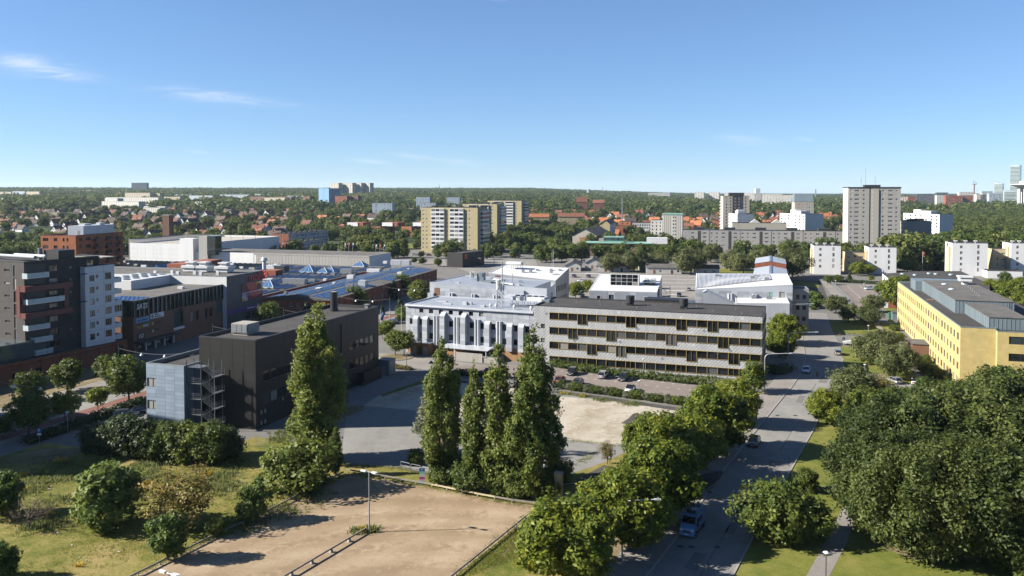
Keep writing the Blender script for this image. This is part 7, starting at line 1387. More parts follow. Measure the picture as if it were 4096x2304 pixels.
# ------------------------------------------------------------------ trees of the middle distance, then the woods beyond as one mass
tr = random.Random(99)
def blocked(x, y, r):
 return any((x - a) ** 2 + (y - b) ** 2 < (q_ + r) ** 2 for a, b, q_ in FOOT) or any(abs(x - a) < 6 + r and -24 < y - b < 8 + r for a, b in HOUSES)
mids = []
y = 470.0
while y < 1560:
 x = -.69 * y; st_ = 10.5 if y < 900 else 12
 while x < .69 * y:
  px_, py_ = x + tr.uniform(-4, 4), y + tr.uniform(-4, 4); k = px_ / py_; n_ = math.sin(px_ * .021 + 1.3) + math.sin(py_ * .017 + px_ * .006) + math.sin((px_ + py_) * .043)
  den = .50 + .2 * n_
  if py_ < 640 and -.50 < k < .38: den = 0 if py_ < 550 else .25
  if py_ < 640 and k <= -.50: den *= .5
  if k < -.26 and 690 < py_ < 1560: den *= .32
  if -.26 <= k < .09 and 840 < py_ < 1560: den *= .6
  if .09 < k < .47 and 700 < py_ < 1400: den *= .3
  if k > .47: den = .95
  if 640 < py_ < 720 and -.36 < k < -.1: den *= .4
  if 640 < py_ < 760 and .08 < k < .40: den *= .45
  if tr.random() < den and not blocked(px_, py_, 4.0): mids.append((px_, py_))
  x += st_
 y += st_
mids.sort(key=lambda p: p[1])
NEAR = [p for p in mids if p[1] < 2000][:170]; REST = mids[170:]
for i, (x, y) in enumerate(NEAR):
 area = 'behind the mall halls' if x / y < -.1 else ('beyond the school and the yellow slabs' if x / y < .38 else 'in the park right of the grey tower')
 tree('far', x, y, tr.uniform(.8, 1.25) * (1.5 if x / y > .45 else 1), 'tree', 'rounded leafy tree standing %s' % area, group='leafy trees %s' % area, z=terr(x, y))
hid = bpy.data.collections.new('tree_kinds'); hid2 = bpy.data.collections.new('grove_kinds')
for i, (tm, cm) in enumerate(PROTO['far']):
 o = bpy.data.objects.new('crown_kind', cm); hid.objects.link(o)
def grove(i):
 q = random.Random(i + 5); lb = []
 for k in range(15): s = q.uniform(4.2, 6.6); lb.append((q.uniform(-22, 22), q.uniform(-22, 22), q.uniform(4, 7.5) + s * .3, s, s, s * .95))
 lb.append((0, 0, 2.6, 24, 24, 2.6))
 return crown_mesh('grove', lb, 330, 3, 2.6, 1.3, l_far, i + 200, .1, .5, 0, .75, .7, 1.3)
for i in range(5): o = bpy.data.objects.new('grove_kind', grove(i)); hid2.objects.link(o)
def scatter(name, label, pts, coll, smin, smax, seed):
 me = bpy.data.meshes.new(name); me.from_pydata(pts, [], []); o = link(name, me); tag(o, label, 'woods', kind='stuff')
 ng = bpy.data.node_groups.new(name, 'GeometryNodeTree'); ng.interface.new_socket('Geometry', in_out='INPUT', socket_type='NodeSocketGeometry'); ng.interface.new_socket('Geometry', in_out='OUTPUT', socket_type='NodeSocketGeometry')
 N = ng.nodes.new; gi, go, mp, ip, ci = N('NodeGroupInput'), N('NodeGroupOutput'), N('GeometryNodeMeshToPoints'), N('GeometryNodeInstanceOnPoints'), N('GeometryNodeCollectionInfo')
 ci.inputs['Collection'].default_value = coll; ci.inputs['Separate Children'].default_value = True; ci.inputs['Reset Children'].default_value = True
 ip.inputs['Pick Instance'].default_value = True
 rs = N('FunctionNodeRandomValue'); rs.data_type = 'FLOAT'; rs.inputs[2].default_value = smin; rs.inputs[3].default_value = smax; rs.inputs['Seed'].default_value = seed
 rr = N('FunctionNodeRandomValue'); rr.data_type = 'FLOAT'; rr.inputs[2].default_value = 0; rr.inputs[3].default_value = 6.283; rr.inputs['Seed'].default_value = seed + 1; cx = N('ShaderNodeCombineXYZ')
 L = ng.links.new; L(gi.outputs[0], mp.inputs['Mesh']); L(mp.outputs[0], ip.inputs['Points']); L(ci.outputs[0], ip.inputs['Instance']); L(rs.outputs[1], ip.inputs['Scale']); L(rr.outputs[1], cx.inputs[2]); L(cx.outputs[0], ip.inputs['Rotation']); L(ip.outputs[0], go.inputs[0])
 o.modifiers.new('scatter', 'NODES').node_group = ng; return o
scatter('garden_woods', 'leafy garden trees filling the suburb as one green mass', [(x, y, terr(x, y) - .4) for x, y in REST], hid, .75, 1.25, 3)
gp = []; y = 1480.0
while y < 5900:
 x = -.70 * y
 while x < .70 * y:
  a, b = x + tr.uniform(-16, 16), y + tr.uniform(-16, 16); k = a / b; n_ = math.sin(a * .0043 + 2) + math.sin(b * .0051 + a * .002) + math.sin((a - b) * .0093)
  den = .80 + .15 * n_ if k < .28 else .62 + .2 * n_
  if k > .44 and b > 1800: den *= .5
  if tr.random() < den and not any((a - u) ** 2 + (b - v) ** 2 < (w_ + 16) ** 2 or (abs(a - u) < w_ and -130 < b - v < 0) for u, v, w_ in FOOT): gp.append((a, b, terr(a, b) - .3))
  x += 43
 y += 43
scatter('far_woods', 'far woods rolling to the horizon as one dark green mass', gp, hid2, .75, 1.55, 11)
# ------------------------------------------------------------------ vehicles
m_tyre = plain('tyre', (.015, .015, .016), .8); m_rim = plain('rim', (.35, .36, .38), .35, .6); m_cg = plain('car_glass', (.012, .015, .018), .05, spec=.8); m_head = plain('headlight', (.7, .72, .75), .15); m_tail = plain('taillight', (.35, .015, .015), .25); m_plate = plain('number_plate', (.72, .72, .70), .5); m_trim = plain('car_trim', (.02, .02, .022), .6)
CC = dict(white=(.72, .73, .74), silver=(.36, .37, .39), black=(.012, .013, .016), grey=(.10, .105, .115), blue=(.035, .06, .15), red=(.16, .02, .02), bluewhite=(.50, .58, .68), green=(.20, .25, .20), darkblue=(.02, .03, .06))
def paint(c): return plain('car_paint_' + c, CC[c], .28, .15 if c in ('silver', 'grey') else 0, .5, 1.0)
wheel_m = None
def wheel_meshes():
 global wheel_m
 if wheel_m is None:
  a = MB(); n = 16; r, w = .33, .11
  for k in range(n):
   t0, t1 = 2 * math.pi * k / n, 2 * math.pi * (k + 1) / n; P = lambda q, y, t: (q * math.cos(t), y, q * math.sin(t))
   a.quad(P(r, -w, t0), P(r, w, t0), P(r, w, t1), P(r, -w, t1)); a.quad(P(r * .62, -w, t0), P(r, -w, t0), P(r, -w, t1), P(r * .62, -w, t1)); a.quad(P(r, w, t0), P(r * .62, w, t0), P(r * .62, w, t1), P(r, w, t1))
  b = MB()
  for s in (-1, 1): b.poly([(.62 * r * math.cos(2 * math.pi * k / n * s), s * w * .85, .62 * r * math.sin(2 * math.pi * k / n * s)) for k in range(n)])
  wheel_m = (a.mesh('tyre', [m_tyre]), b.mesh('rim', [m_rim]))
 return wheel_m
CARM = {}
TYPES = dict(hatch=(4.2, 1.80, 1.47, .95, .12, .55), suv=(4.65, 1.90, 1.68, 1.0, .10, .45), sedan=(4.7, 1.85, 1.43, 1.05, .75, .8), wagon=(4.75, 1.84, 1.48, 1.05, .08, .5))
def car_mesh(kind, col):
 if (kind, col) in CARM: return CARM[(kind, col)]
 L, W, H, hood, boot, rs = TYPES[kind]; hw = W / 2; zb, belt = .26, H * .60; x0, x1 = -L / 2, L / 2
 st_ = [(x0, .42, belt - .18, .86), (x0 + .12, zb, belt - .03, .95), (x0 + .6, zb, belt, 1), (x1 - 1.3, zb, belt, 1), (x1 - hood, zb, belt - .02, 1), (x1 - .35, zb, belt - .14, .96), (x1 - .06, .3, belt - .26, .88), (x1, .42, belt - .36, .80)]
 b = MB(); rings = []
 for (x, z0, z1, k) in st_:
  i = len(b.v); h = hw * k; b.v += [(x, -h * .92, z0), (x, -h, z0 + (z1 - z0) * .45), (x, -h * .94, z1), (x, h * .94, z1), (x, h, z0 + (z1 - z0) * .45), (x, h * .92, z0)]; rings.append(i)
 for p, q in zip(rings, rings[1:]):
  for k in range(6): j = (k + 1) % 6; b.f.append((p + k, q + k, q + j, p + j)); b.m.append(0)
 b.f.append(tuple(rings[0] + k for k in range(6))); b.m.append(0); b.f.append(tuple(rings[-1] + k for k in reversed(range(6)))); b.m.append(0)
 xa, xb = x1 - hood + .02, x0 + boot; ya, yb = hw * .90, hw * .72; ws = .85 if kind != 'suv' else .7
 P = lambda x, y, z: (x, y, z)
 rf, rr_ = xa - ws, xb + rs; zt = H
 cab = MB(); lo = [(xb, -ya, belt - .03), (xa, -ya, belt - .03), (xa, ya, belt - .03), (xb, ya, belt - .03)]; hi = [(rr_, -yb, zt - .05), (rf, -yb, zt - .03), (rf, yb, zt - .03), (rr_, yb, zt - .05)]
 mid = [((rr_ + rf) / 2, -yb, zt), ((rr_ + rf) / 2, yb, zt)]
 g = MB(); g.quad(lo[0], lo[1], hi[1], hi[0]); g.quad(lo[2], lo[3], hi[3], hi[2]); g.quad(lo[1], lo[2], hi[2], hi[1]); g.quad(lo[3], lo[0], hi[0], hi[3])
 cab.quad(hi[0], mid[0], mid[1], hi[3]); cab.quad(mid[0], hi[1], hi[2], mid[1])
 for s in (-1, 1):
  for (pl, ph) in (((xb, s * ya, belt - .03), (rr_, s * yb, zt - .05)), ((xa, s * ya, belt - .03), (rf, s * yb, zt - .03)), (((xa + xb) / 2 - .1, s * ya * 1.0, belt - .03), ((rf + rr_) / 2 - .1, s * yb, zt - .02))): cab.tube(pl, ph, .045, 4)
  cab.tube((rr_, s * yb, zt - .05), (rf, s * yb, zt - .03), .05, 4)
 hl = [MB().box(x1 - .22, x1 - .02, s * hw * .58 - .17, s * hw * .58 + .17, belt - .42, belt - .26).mesh('headlight', [m_head]) for s in (-1, 1)]; tl = [MB().box(x0 - .02, x0 + .12, s * hw * .66 - .16, s * hw * .66 + .16, belt - .3, belt - .1).mesh('taillight', [m_tail]) for s in (-1, 1)]
 pl_ = MB().box(x1 - .02, x1 + .02, -.26, .26, .40, .52).mesh('number_plate', [m_plate]); pr_ = MB().box(x0 - .03, x0 + .01, -.26, .26, .5, .62).mesh('number_plate', [m_plate])
 bp = MB().box(x1 - .1, x1 + .015, -hw * .62, hw * .62, .3, .44).mesh('grille', [m_trim]); mi = [MB().box(xa - .28, xa - .12, s * (ya + .02) if s > 0 else -ya - .2, s * (ya + .2) if s > 0 else -ya - .02, belt + .02, belt + .16).mesh('mirror', [paint(col)]) for s in (-1, 1)]
 rt = paint(col) if col != 'white' or kind != 'sedan' else m_cg
 r_ = dict(body=b.mesh('body', [paint(col)], True), roof=cab.mesh('roof', [rt]), windows=g.mesh('windows', [m_cg]), hl=hl, tl=tl, pl=[pl_, pr_], grille=bp, mi=mi, L=L, hw=hw)
 CARM[(kind, col)] = r_; return r_
def car(kind, col, x, y, heading, label, name=None, group=None):
 """heading: direction of the bonnet, degrees from +X"""
 m = car_mesh(kind, col); r_ = thing(name or 'parked_car', label, 'car', (x, y, .03), R(heading), group)
 link('body', m['body'], r_); link('roof', m['roof'], r_); link('windows', m['windows'], r_); link('grille', m['grille'], r_)
 for k_, n_ in (('hl', 'headlight'), ('tl', 'taillight'), ('pl', 'number_plate'), ('mi', 'mirror')):
  for me in m[k_]: link(n_, me, r_)
 t, ri = wheel_meshes()
 for sx in (-1, 1):
  for sy in (-1, 1): w_ = link('wheel', t, r_, (sx * m['L'] * .305, sy * (m['hw'] - .1), .33)); link('rim', ri, w_)
 return r_
toward, away = 250.5, 70.5
def cpx(kind, col, c, u, v, hd, label, name=None): x, y = at(c, u, v); return car(kind, col, x, y, hd, label, name)
cpx('suv', 'black', 'N', 606, 245, toward, 'black SUV facing the camera by the office hedge, left'); cpx('suv', 'silver', 'N', 918, 278, away, 'silver SUV seen from behind in the office car park'); cpx('suv', 'black', 'N', 1122, 302, toward, 'black SUV with bright headlights right of the silver one'); cpx('suv', 'darkblue', 'N', 668, 355, away, 'dark SUV half hidden by the shrub row'); cpx('hatch', 'red', 'N', 486, 322, away, 'dark red car peeping out behind the dense poplar'); cpx('sedan', 'white', 'N', 1190, 415, toward, 'white sedan with black glass roof behind the shrubs'); cpx('hatch', 'white', 'N', 1850, 490, toward, 'white car half hidden by the fifth chestnut'); cpx('hatch', 'darkblue', 'M', 2340, 238, toward, 'dark car between poplars by the silver block')
cpx('hatch', 'black', 'K', 2435, 130, 243, 'black hatchback parked at the kerb beside the chestnuts'); cpx('sedan', 'bluewhite', 'H', 383, 975, 248, 'pale blue car driving down the street', 'moving_car'); cpx('hatch', 'green', 'H', 705, 800, 72, 'grey green hatchback parked at the right kerb'); cpx('hatch', 'silver', 'H', 1270, 1085, 100, 'silver hatchback behind the park trees'); cpx('sedan', 'white', 'H', 1490, 1095, 60, 'white sedan behind the bright maple'); cpx('suv', 'bluewhite', 'H', 1025, 148, 5, 'silver blue SUV standing sideways in the fenced car park'); cpx('suv', 'bluewhite', 'H', 258, 470, 72, 'pale blue van like car in the shade right of the office'); cpx('suv', 'black', 'H', 555, 285, 10, 'dark car with bright roof in the shaded yard')
cpx('wagon', 'grey', 'B', 1265, 478, 20, 'grey estate car parked by the silver annexe'); cpx('sedan', 'black', 'B', 1400, 445, 25, 'black sedan parked beside the grey estate'); cpx('suv', 'blue', 'D', 1395, 490, 40, 'dark blue SUV near the flagpoles'); cpx('hatch', 'darkblue', 'D', 1290, 515, 30, 'dark blue car behind the airy tree')
for kind, col, u, v, hd, lab in (('suv', 'blue', 627, 1028, 75, 'blue SUV at the back of the parking field'), ('suv', 'grey', 770, 1030, 75, 'grey SUV at the back of the parking field'), ('wagon', 'white', 702, 1078, 170, 'white estate car crossing the parking field'), ('sedan', 'white', 705, 1175, 80, 'white car partly behind a leafy tree'), ('sedan', 'grey', 708, 1225, 80, 'grey car at the edge of the parking field'), ('hatch', 'silver', 1778, 1162, 80, 'silver car among the old parking rails'), ('suv', 'black', 1682, 1222, 260, 'black SUV left of the curved roof block'), ('suv', 'darkblue', 655, 1110, 80, 'dark car behind the left leafy tree'), ('wagon', 'white', 742, 878, 20, 'white van like car behind the barracks')): cpx(kind, col, 'E', u, v, hd, lab)
for kind, col, c, u, v, hd, lab in (('suv', 'white', 'C', 50, 755, 10, 'white pickup near the car park house'), ('hatch', 'white', 'C', 1595, 808, 10, 'white car on the square beside the yellow slab'), ('hatch', 'red', 'C', 1740, 812, 10, 'red car on the square beside the yellow slab'), ('hatch', 'grey', 'C', 1255, 812, 10, 'grey car on the square by the flagpoles'), ('suv', 'darkblue', 'E', 80, 785, 70, 'dark car at the far crossing'), ('hatch', 'white', 'E', 110, 775, 70, 'white car at the far crossing'), ('hatch', 'white', 'E', 520, 680, 60, 'white car beside the brown gabled block'), ('hatch', 'blue', 'E', 580, 650, 60, 'blue car beside the brown gabled block'), ('hatch', 'white', 'G', 1775, 688, 0, 'white car on the lane right of the shaded block'), ('hatch', 'darkblue', 'G', 1780, 720, 60, 'dark car on the lane right of the shaded block'), ('hatch', 'blue', 'G', 1745, 765, 60, 'blue car on the lane behind the flag'), ('hatch', 'white', 'C', 2465, 770, 0, 'white car beyond the restaurant')): cpx(kind, col, c, u, v, hd, lab)
# camper van on the street
va, vb = at('K', 1757, 1075), at('K', 1880, 800); vd = math.degrees(math.atan2(-(LROAD[2][1] - LROAD[1][1]), -(LROAD[2][0] - LROAD[1][0])))
cvx, cvy = va[0] - 3.0 * math.cos(R(vd)), va[1] - 3.0 * math.sin(R(vd))
van = thing('camper_van', 'silver blue camper van parked at the kerb, facing the camera', 'van', (cvx, cvy, .03), R(vd))
prof = [(-3.0, .38), (-3.02, 1.2), (-2.96, 2.35), (-2.85, 2.62), (-1, 2.68), (1.25, 2.66), (1.6, 2.55), (2.12, 1.62), (2.72, 1.30), (2.95, 1.1), (3.0, .75), (2.95, .38)]
hwf = lambda z: 1.0 if z < 1.25 else 1.0 - .12 * (z - 1.25) / 1.4
m_van = plain('van_paint', (.14, .31, .60), .3, .3, .5, .8); a = MB(); n = len(prof)
for s in (-1, 1): a.v += [(x, s * hwf(z) * (.93 if x > 2.6 else 1), z) for x, z in prof]
for k in range(n): j = (k + 1) % n; a.f.append((k, j, n + j, n + k)); a.m.append(0)
a.f.append(tuple(range(n - 1, -1, -1))); a.f.append(tuple(range(n, 2 * n))); a.m += [0, 0]
bm_ = a.mesh('body', [m_van]); link('body', bm_, van)
part('windscreen', MB().quad((1.66, -.82, 2.47), (2.12, -.90, 1.66), (2.12, .90, 1.66), (1.66, .82, 2.47)), m_cg, van, loc=(.03, 0, .02))
for s in (-1, 1):
 sw_ = MB().quad((.75, s * .965, 1.5), (1.85, s * .965, 1.5), (1.55, s * .91, 2.2), (.75, s * .91, 2.2)); part('side_window', sw_ if s < 0 else MB().quad((1.85, .965, 1.5), (.75, .965, 1.5), (.75, .91, 2.2), (1.55, .91, 2.2)), m_cg, van, loc=(0, s * .05, 0))
 part('side_window', MB().box(-.9, .4, s * .985 - .03, s * .985 + .03, 1.5, 2.1), m_cg, van); part('mirror', MB().box(1.75, 1.95, s * 1.18 - .14, s * 1.18 + .14, 1.45, 1.85).tube((1.8, s * .95, 1.5), (1.85, s * 1.1, 1.55), .04, 5), m_trim, van)
 part('headlight', MB().box(2.74, 2.97, s * .70 - .2, s * .70 + .2, .98, 1.18), m_head, van); part('roof_rail', MB().box(-2.6, 1.0, s * .80 - .04, s * .80 + .04, 2.7, 2.8), m_rim, van)
 part('taillight', MB().box(-3.06, -3.0, s * .92 - .06, s * .92 + .06, 1.0, 1.7), m_tail, van); part('sill', MB().box(-1.6, 1.5, s * 1.0 - .03, s * 1.0 + .03, .40, .62), m_trim, van)
part('grille', MB().box(2.9, 3.03, -.52, .52, .78, 1.0), m_trim, van); part('bumper', MB().box(2.86, 3.05, -.93, .93, .38, .62), m_van, van); part('number_plate', MB().box(3.05, 3.07, -.27, .27, .52, .64), m_plate, van); part('badge', MB().cyl(0, 0, 0, .02, .11, 12), m_rim, van, loc=(2.86, 0, 1.22), rot=(0, R(65), 0))
part('roof_vent', MB().box(.5, 1.1, -.6, .6, 2.68, 2.82), m_trim, van); part('roof_hatch', MB().box(-.9, -.2, -.35, .35, 2.66, 2.8), m_whitep, van); part('solar_panel', MB().box(-2.5, -1.2, -.5, .5, 2.68, 2.73), m_solar, van); part('aerial', MB().tube((1.3, .2, 2.64), (1.2, .2, 2.95), .02, 4), m_trim, van)
t_, ri_ = wheel_meshes()
for sx in (-1.9, 1.85):
 for sy in (-.92, .92): w_ = link('wheel', t_, van, (sx, sy, .35), scale=1.08); link('rim', ri_, w_)
# ------------------------------------------------------------------ bicycles and the cyclist
BK = {}
def bike_parts():
 if not BK:
  w = MB(); n = 16
  for k in range(n): t0, t1 = 2 * math.pi * k / n, 2 * math.pi * (k + 1) / n; w.tube((.34 * math.cos(t0), 0, .34 * math.sin(t0)), (.34 * math.cos(t1), 0, .34 * math.sin(t1)), .022, 4)
  for k in range(6): t0 = math.pi * k / 6; w.tube((.34 * math.cos(t0), 0, .34 * math.sin(t0)), (-.34 * math.cos(t0), 0, -.34 * math.sin(t0)), .005, 3)
  f = MB(); pts = [(-.52, 0, .34), (-.12, 0, .30), (-.25, 0, .80), (.36, 0, .82), (.52, 0, .34)]
  for p, q in ((0, 1), (1, 2), (2, 3), (3, 1), (0, 2), (3, 4)): f.tube(pts[p], pts[q], .025, 5)
  BK['wheel'] = w.mesh('wheel', [m_tyre]); BK['frame'] = f.mesh('frame', [plain('bike_paint', (.05, .06, .08), .4)]); BK['saddle'] = MB().box(-.40, -.14, -.08, .08, .90, .95).tube((-.25, 0, .8), (-.27, 0, .9), .02, 4).mesh('saddle', [m_trim]); BK['handlebar'] = MB().tube((.36, 0, .82), (.34, 0, 1.02), .02, 4).tube((.32, -.28, 1.04), (.32, .28, 1.04), .018, 4).mesh('handlebar', [m_rim])
 return BK
def bike(x, y, rz, label, name='bicycle', group=None):
 b = bike_parts(); r_ = thing(name, label, 'bicycle', (x, y, .03), R(rz), group)
 for x_ in (-.52, .52): link('wheel', b['wheel'], r_, (x_, 0, .36))
 for n_ in ('frame', 'saddle', 'handlebar'): link(n_, b[n_], r_)
 return r_
for k, (c, u, v, rz, lab) in enumerate((('H', 820, 612, 20, 'bicycle leaning at the lawn edge, left'), ('H', 870, 612, 30, 'bicycle leaning at the lawn edge, right'), ('H', 1060, 605, 80, 'bicycle beside the small lamp post'), ('H', 1340, 715, 60, 'bicycle parked by the dark porch, left'), ('H', 1360, 722, 70, 'bicycle parked by the dark porch, right'), ('M', 1180, 300, 60, 'bicycle in the shade along the black hall'), ('M', 1075, 380, 60, 'bicycle inside the mesh fenced yard'), ('M', 1480, 300, 20, 'bicycle left lying in the shaded yard'))): p = at(c, u, v); bike(p[0], p[1], rz, lab, group='parked bicycles')
cp_ = at('H', 495, 1045); bike(cp_[0], cp_[1], 246, 'bicycle ridden down the street', 'ridden_bicycle')
def skin_body(name, verts, edges, radii, mats_, root=0):
 me = bpy.data.meshes.new(name); me.from_pydata(verts, edges, []); o = bpy.data.objects.new(name, me); COL.objects.link(o); md = o.modifiers.new('s', 'SKIN')
 for i, sv in enumerate(me.skin_vertices[0].data): sv.radius = radii[i]; sv.use_root = (i == root)
 o.modifiers.new('d', 'SUBSURF').levels = 2; dg = bpy.context.evaluated_depsgraph_get(); out = bpy.data.meshes.new_from_object(o.evaluated_get(dg)); bpy.data.objects.remove(o); out.materials.clear()
 for m_ in mats_: out.materials.append(m_)
 return out
V = [(-.25, 0, 1.0), (-.1, 0, 1.22), (.08, 0, 1.45), (.14, 0, 1.58), (.18, 0, 1.74), (.06, .2, 1.44), (.2, .27, 1.22), (.33, .25, 1.07), (.06, -.2, 1.44), (.2, -.27, 1.22), (.33, -.25, 1.07), (-.2, .12, .96), (.14, .13, .78), (-.05, .13, .42), (.06, .13, .34), (-.2, -.12, .96), (.2, -.13, .92), (.05, -.13, .56), (.16, -.13, .5), (.36, .25, 1.06), (.36, -.25, 1.06)]
E_ = [(0, 1), (1, 2), (2, 3), (3, 4), (2, 5), (5, 6), (6, 7), (7, 19), (2, 8), (8, 9), (9, 10), (10, 20), (0, 11), (11, 12), (12, 13), (13, 14), (0, 15), (15, 16), (16, 17), (17, 18)]
Rr = [(.16, .15), (.16, .15), (.15, .13), (.06, .06), (.105, .115), (.07, .07), (.05, .05), (.04, .04), (.07, .07), (.05, .05), (.04, .04), (.10, .10), (.075, .075), (.055, .055), (.05, .05), (.10, .10), (.075, .075), (.055, .055), (.05, .05), (.04, .03), (.04, .03)]
m_cl = plain('dark_clothes', (.035, .03, .035), .8); m_skin = plain('skin', (.45, .28, .2), .6); m_shirt = plain('rust_shirt', (.16, .05, .035), .8)
bodym = skin_body('body', V, E_, Rr, [m_cl, m_shirt, m_skin])
for p in bodym.polygons: z = p.center.z; p.material_index = 2 if z > 1.6 or (p.center.x > .27 and z > 1.0) else (1 if z > 1.05 else 0)
per_ = thing('person', 'person in a rust top riding a bicycle down the street', 'person', (cp_[0], cp_[1], .03), R(246)); link('body', bodym, per_); part('hair', MB().cyl(.17, 0, 1.78, 1.88, .10, 10, r2=.05), m_trim, per_)
# ------------------------------------------------------------------ lamps, signs, flags
m_pole = mat('lamp_post_steel', (.33, .35, .37), .45, .1, 1, metal=.3); m_lamp = plain('lamp_housing', (.72, .73, .74), .35); m_greenp = plain('dark_green_post', (.04, .07, .06), .5)
def double_lamp(x, y, h, rz, label):
 r_ = thing('parking_lamp', label, 'lamp', (x, y), R(rz), 'double headed parking lamps'); part('post', MB().tube((0, 0, 0), (0, 0, h * .5), .10, 8).tube((0, 0, h * .5), (0, 0, h), .07, 8), m_pole, r_); part('arm', MB().tube((-.55, 0, h), (.55, 0, h), .05, 6), m_pole, r_)
 for s in (-1, 1): part('lamp_head', MB().prism([(s * .45, -.16), (s * 1.15, -.2), (s * 1.35, 0), (s * 1.15, .2), (s * .45, .16)] if s > 0 else [(s * .45, .16), (s * 1.15, .2), (s * 1.35, 0), (s * 1.15, -.2), (s * .45, -.16)], h - .04, lambda x_, y_: h + .16 - .08 * abs(abs(x_) - .8), bottom=True), m_lamp, r_)
p = at('J', 1140, 1010); double_lamp(p[0], p[1], 8.05, -25, 'double headed lamp at the end of the wooden barrier'); p = at('I', 1700, 1425, 8.05); double_lamp(p[0], p[1], 8.05, -25, 'double headed lamp at the lower picture edge')
def arm_lamp(p, h, ang, L_, label):
 r_ = thing('street_lamp', label, 'lamp', p, R(ang), 'curved arm street lamps'); pts = [(0, 0, 0), (0, 0, h - 1.0)] + [(1.0 - math.cos(t * math.pi / 12) * 1.0, 0, h - 1.0 + math.sin(t * math.pi / 12) * 1.0) for t in range(1, 7)] + [(L_, 0, h + .15)]
 part('post', MB().path(pts[:2], .10, 8), m_pole, r_); part('arm', MB().path(pts[1:], .065, 7), m_lamp, r_); part('lamp_head', MB().box(L_ - .1, L_ + .65, -.14, .14, h + .05, h + .22).box(L_ + .25, L_ + .4, -.06, .06, h + .22, h + .32), m_lamp, r_)
arm_lamp(at('K', 1110, 690, 7.6), 7.6, 0, 4.0, 'curved arm lamp rising from the chestnut row'); arm_lamp(at('H', 205, 580, 9.0), 9.0, 0, 7.0, 'curved arm lamp halfway up the street'); arm_lamp(at('F', 2545, 795, 9.0), 9.0, 0, 5.5, 'curved arm lamp at the office corner'); arm_lamp(at('H', 222, 295, 9.0), 9.0, 0, 7.0, 'curved arm lamp at the far end of the street')
def post_lamp(p, h, label, m=None):
 r_ = thing('park_lamp', label, 'lamp', p, 0, 'post top lamps'); part('post', MB().tube((0, 0, 0), (0, 0, h), .06, 6), m or m_pole, r_); part('lamp_head', MB().cyl(0, 0, h - .1, h + .12, .16, 10, r2=.36).cyl(0, 0, h + .12, h + .22, .36, 10, r2=.2), m_lamp, r_)
for c, u, vb_, vt_, lab in (('N', 1322, 250, 95, 'post top lamp before the office front'), ('N', 1280, 440, 315, 'post top lamp in the shrub row'), ('L', 580, 1640, 1222, 'green park lamp beside the footpath'), ('H', 973, 1050, 905, 'park lamp on the strip lawn'), ('H', 1487, 1045, 925, 'park lamp beside the clipped bushes'), ('H', 1010, 605, 512, 'park lamp at the upper lawn'), ('M', 1515, 235, 60, 'lamp at the planted island'), ('N', 418, 310, 215, 'lamp half hidden by the dense poplar'), ('B', 683, 668, 440, 'lamp between hedge and shaded car park'), ('N', 2372, 330, 255, 'lamp at the car park exit'), ('H', 965, 190, 90, 'lamp in the fenced car park'), ('H', 680, 130, 60, 'lamp at the fence of the car park'), ('E', 1220, 980, 855, 'lamp between the willows'), ('E', 563, 900, 845, 'lamp left of the barracks')):
 x, y = at(c, u, vb_); post_lamp((x, y), atY(c, u, vt_, y)[1], lab, m_greenp if 'green' in lab else None)
m_sblue = plain('sign_panel_blue', (.02, .10, .36), .4)
def sign(p, h, label, w=.55, hh=.75, txt=None, m=None, rz=0, extra=None):
 r_ = thing('road_sign', label, 'sign', p, R(rz)); part('post', MB().tube((0, 0, 0), (0, 0, h), .04, 5), m_pole, r_); b = part('sign_panel', MB().box(-w / 2, w / 2, -.06, -.03, h - hh, h), m or m_sblue, r_)
 if txt: text(b, txt, hh * .85, (0, -.065, h - hh * .82), FF, m_signw, ext_=.003, bold=True, align='CENTER')
 if extra: part('sub_panel', MB().box(-w / 2, w / 2, -.06, -.03, h - hh - .42, h - hh - .06), m_signw, r_)
 return r_
p = at('B', 397, 760); sign(p, atY('B', 397, 592, p[1])[1], 'blue parking sign at the end of the boulevard hedge', .75, .9, 'P', extra=True)
p = at('J', 1672, 530); hs_ = atY('J', 1672, 362, p[1])[1]; s_ = sign(p, hs_, 'tall coloured parking notice beside the poplars', .85, .5, 'P')
for k, c in enumerate(((.30, .62, .45), (.72, .72, .74), (.55, .06, .30), (.72, .72, .74), (.10, .45, .38), (.60, .68, .80))): part('notice_band', MB().box(-.42, .42, -.06, -.03, hs_ - .5 - .42 * (k + 1), hs_ - .5 - .42 * k - .01), plain('notice_%d' % k, c, .5), s_)
p = at('H', 745, 1000); sign(p, atY('H', 745, 928, p[1])[1], 'blue parking sign at the right kerb', .8, .95, 'P')
def round_sign(p, h, label, m):
 r_ = thing('round_sign', label, 'sign', p); part('post', MB().tube((0, 0, 0), (0, 0, h), .04, 5), m_pole, r_); part('disc', MB().cyl(0, 0, 0, .03, .42, 16), m, r_, loc=(0, -.04, h - .2), rot=(math.pi / 2, 0, 0)); part('arrow', MB().box(-.05, .05, -.085, -.08, h - .45, h + .05), m_signw, r_)
p = at('H', 760, 715); round_sign(p, atY('H', 760, 632, p[1])[1], 'round blue arrow sign in the street', m_sblue); p = at('H', 819, 300); round_sign(p, atY('H', 819, 250, p[1])[1], 'round blue arrow sign at the fence', m_sblue)
p = at('N', 2450, 755); sign(p, atY('N', 2453, 630, p[1])[1], 'dark back of a street sign at the kerb', .6, 1.3, None, m_ffr); p = at('H', 720, 690); sign(p, atY('H', 722, 592, p[1])[1], 'small yellow sign beside the lawn corner', .5, .6, None, m_signy)
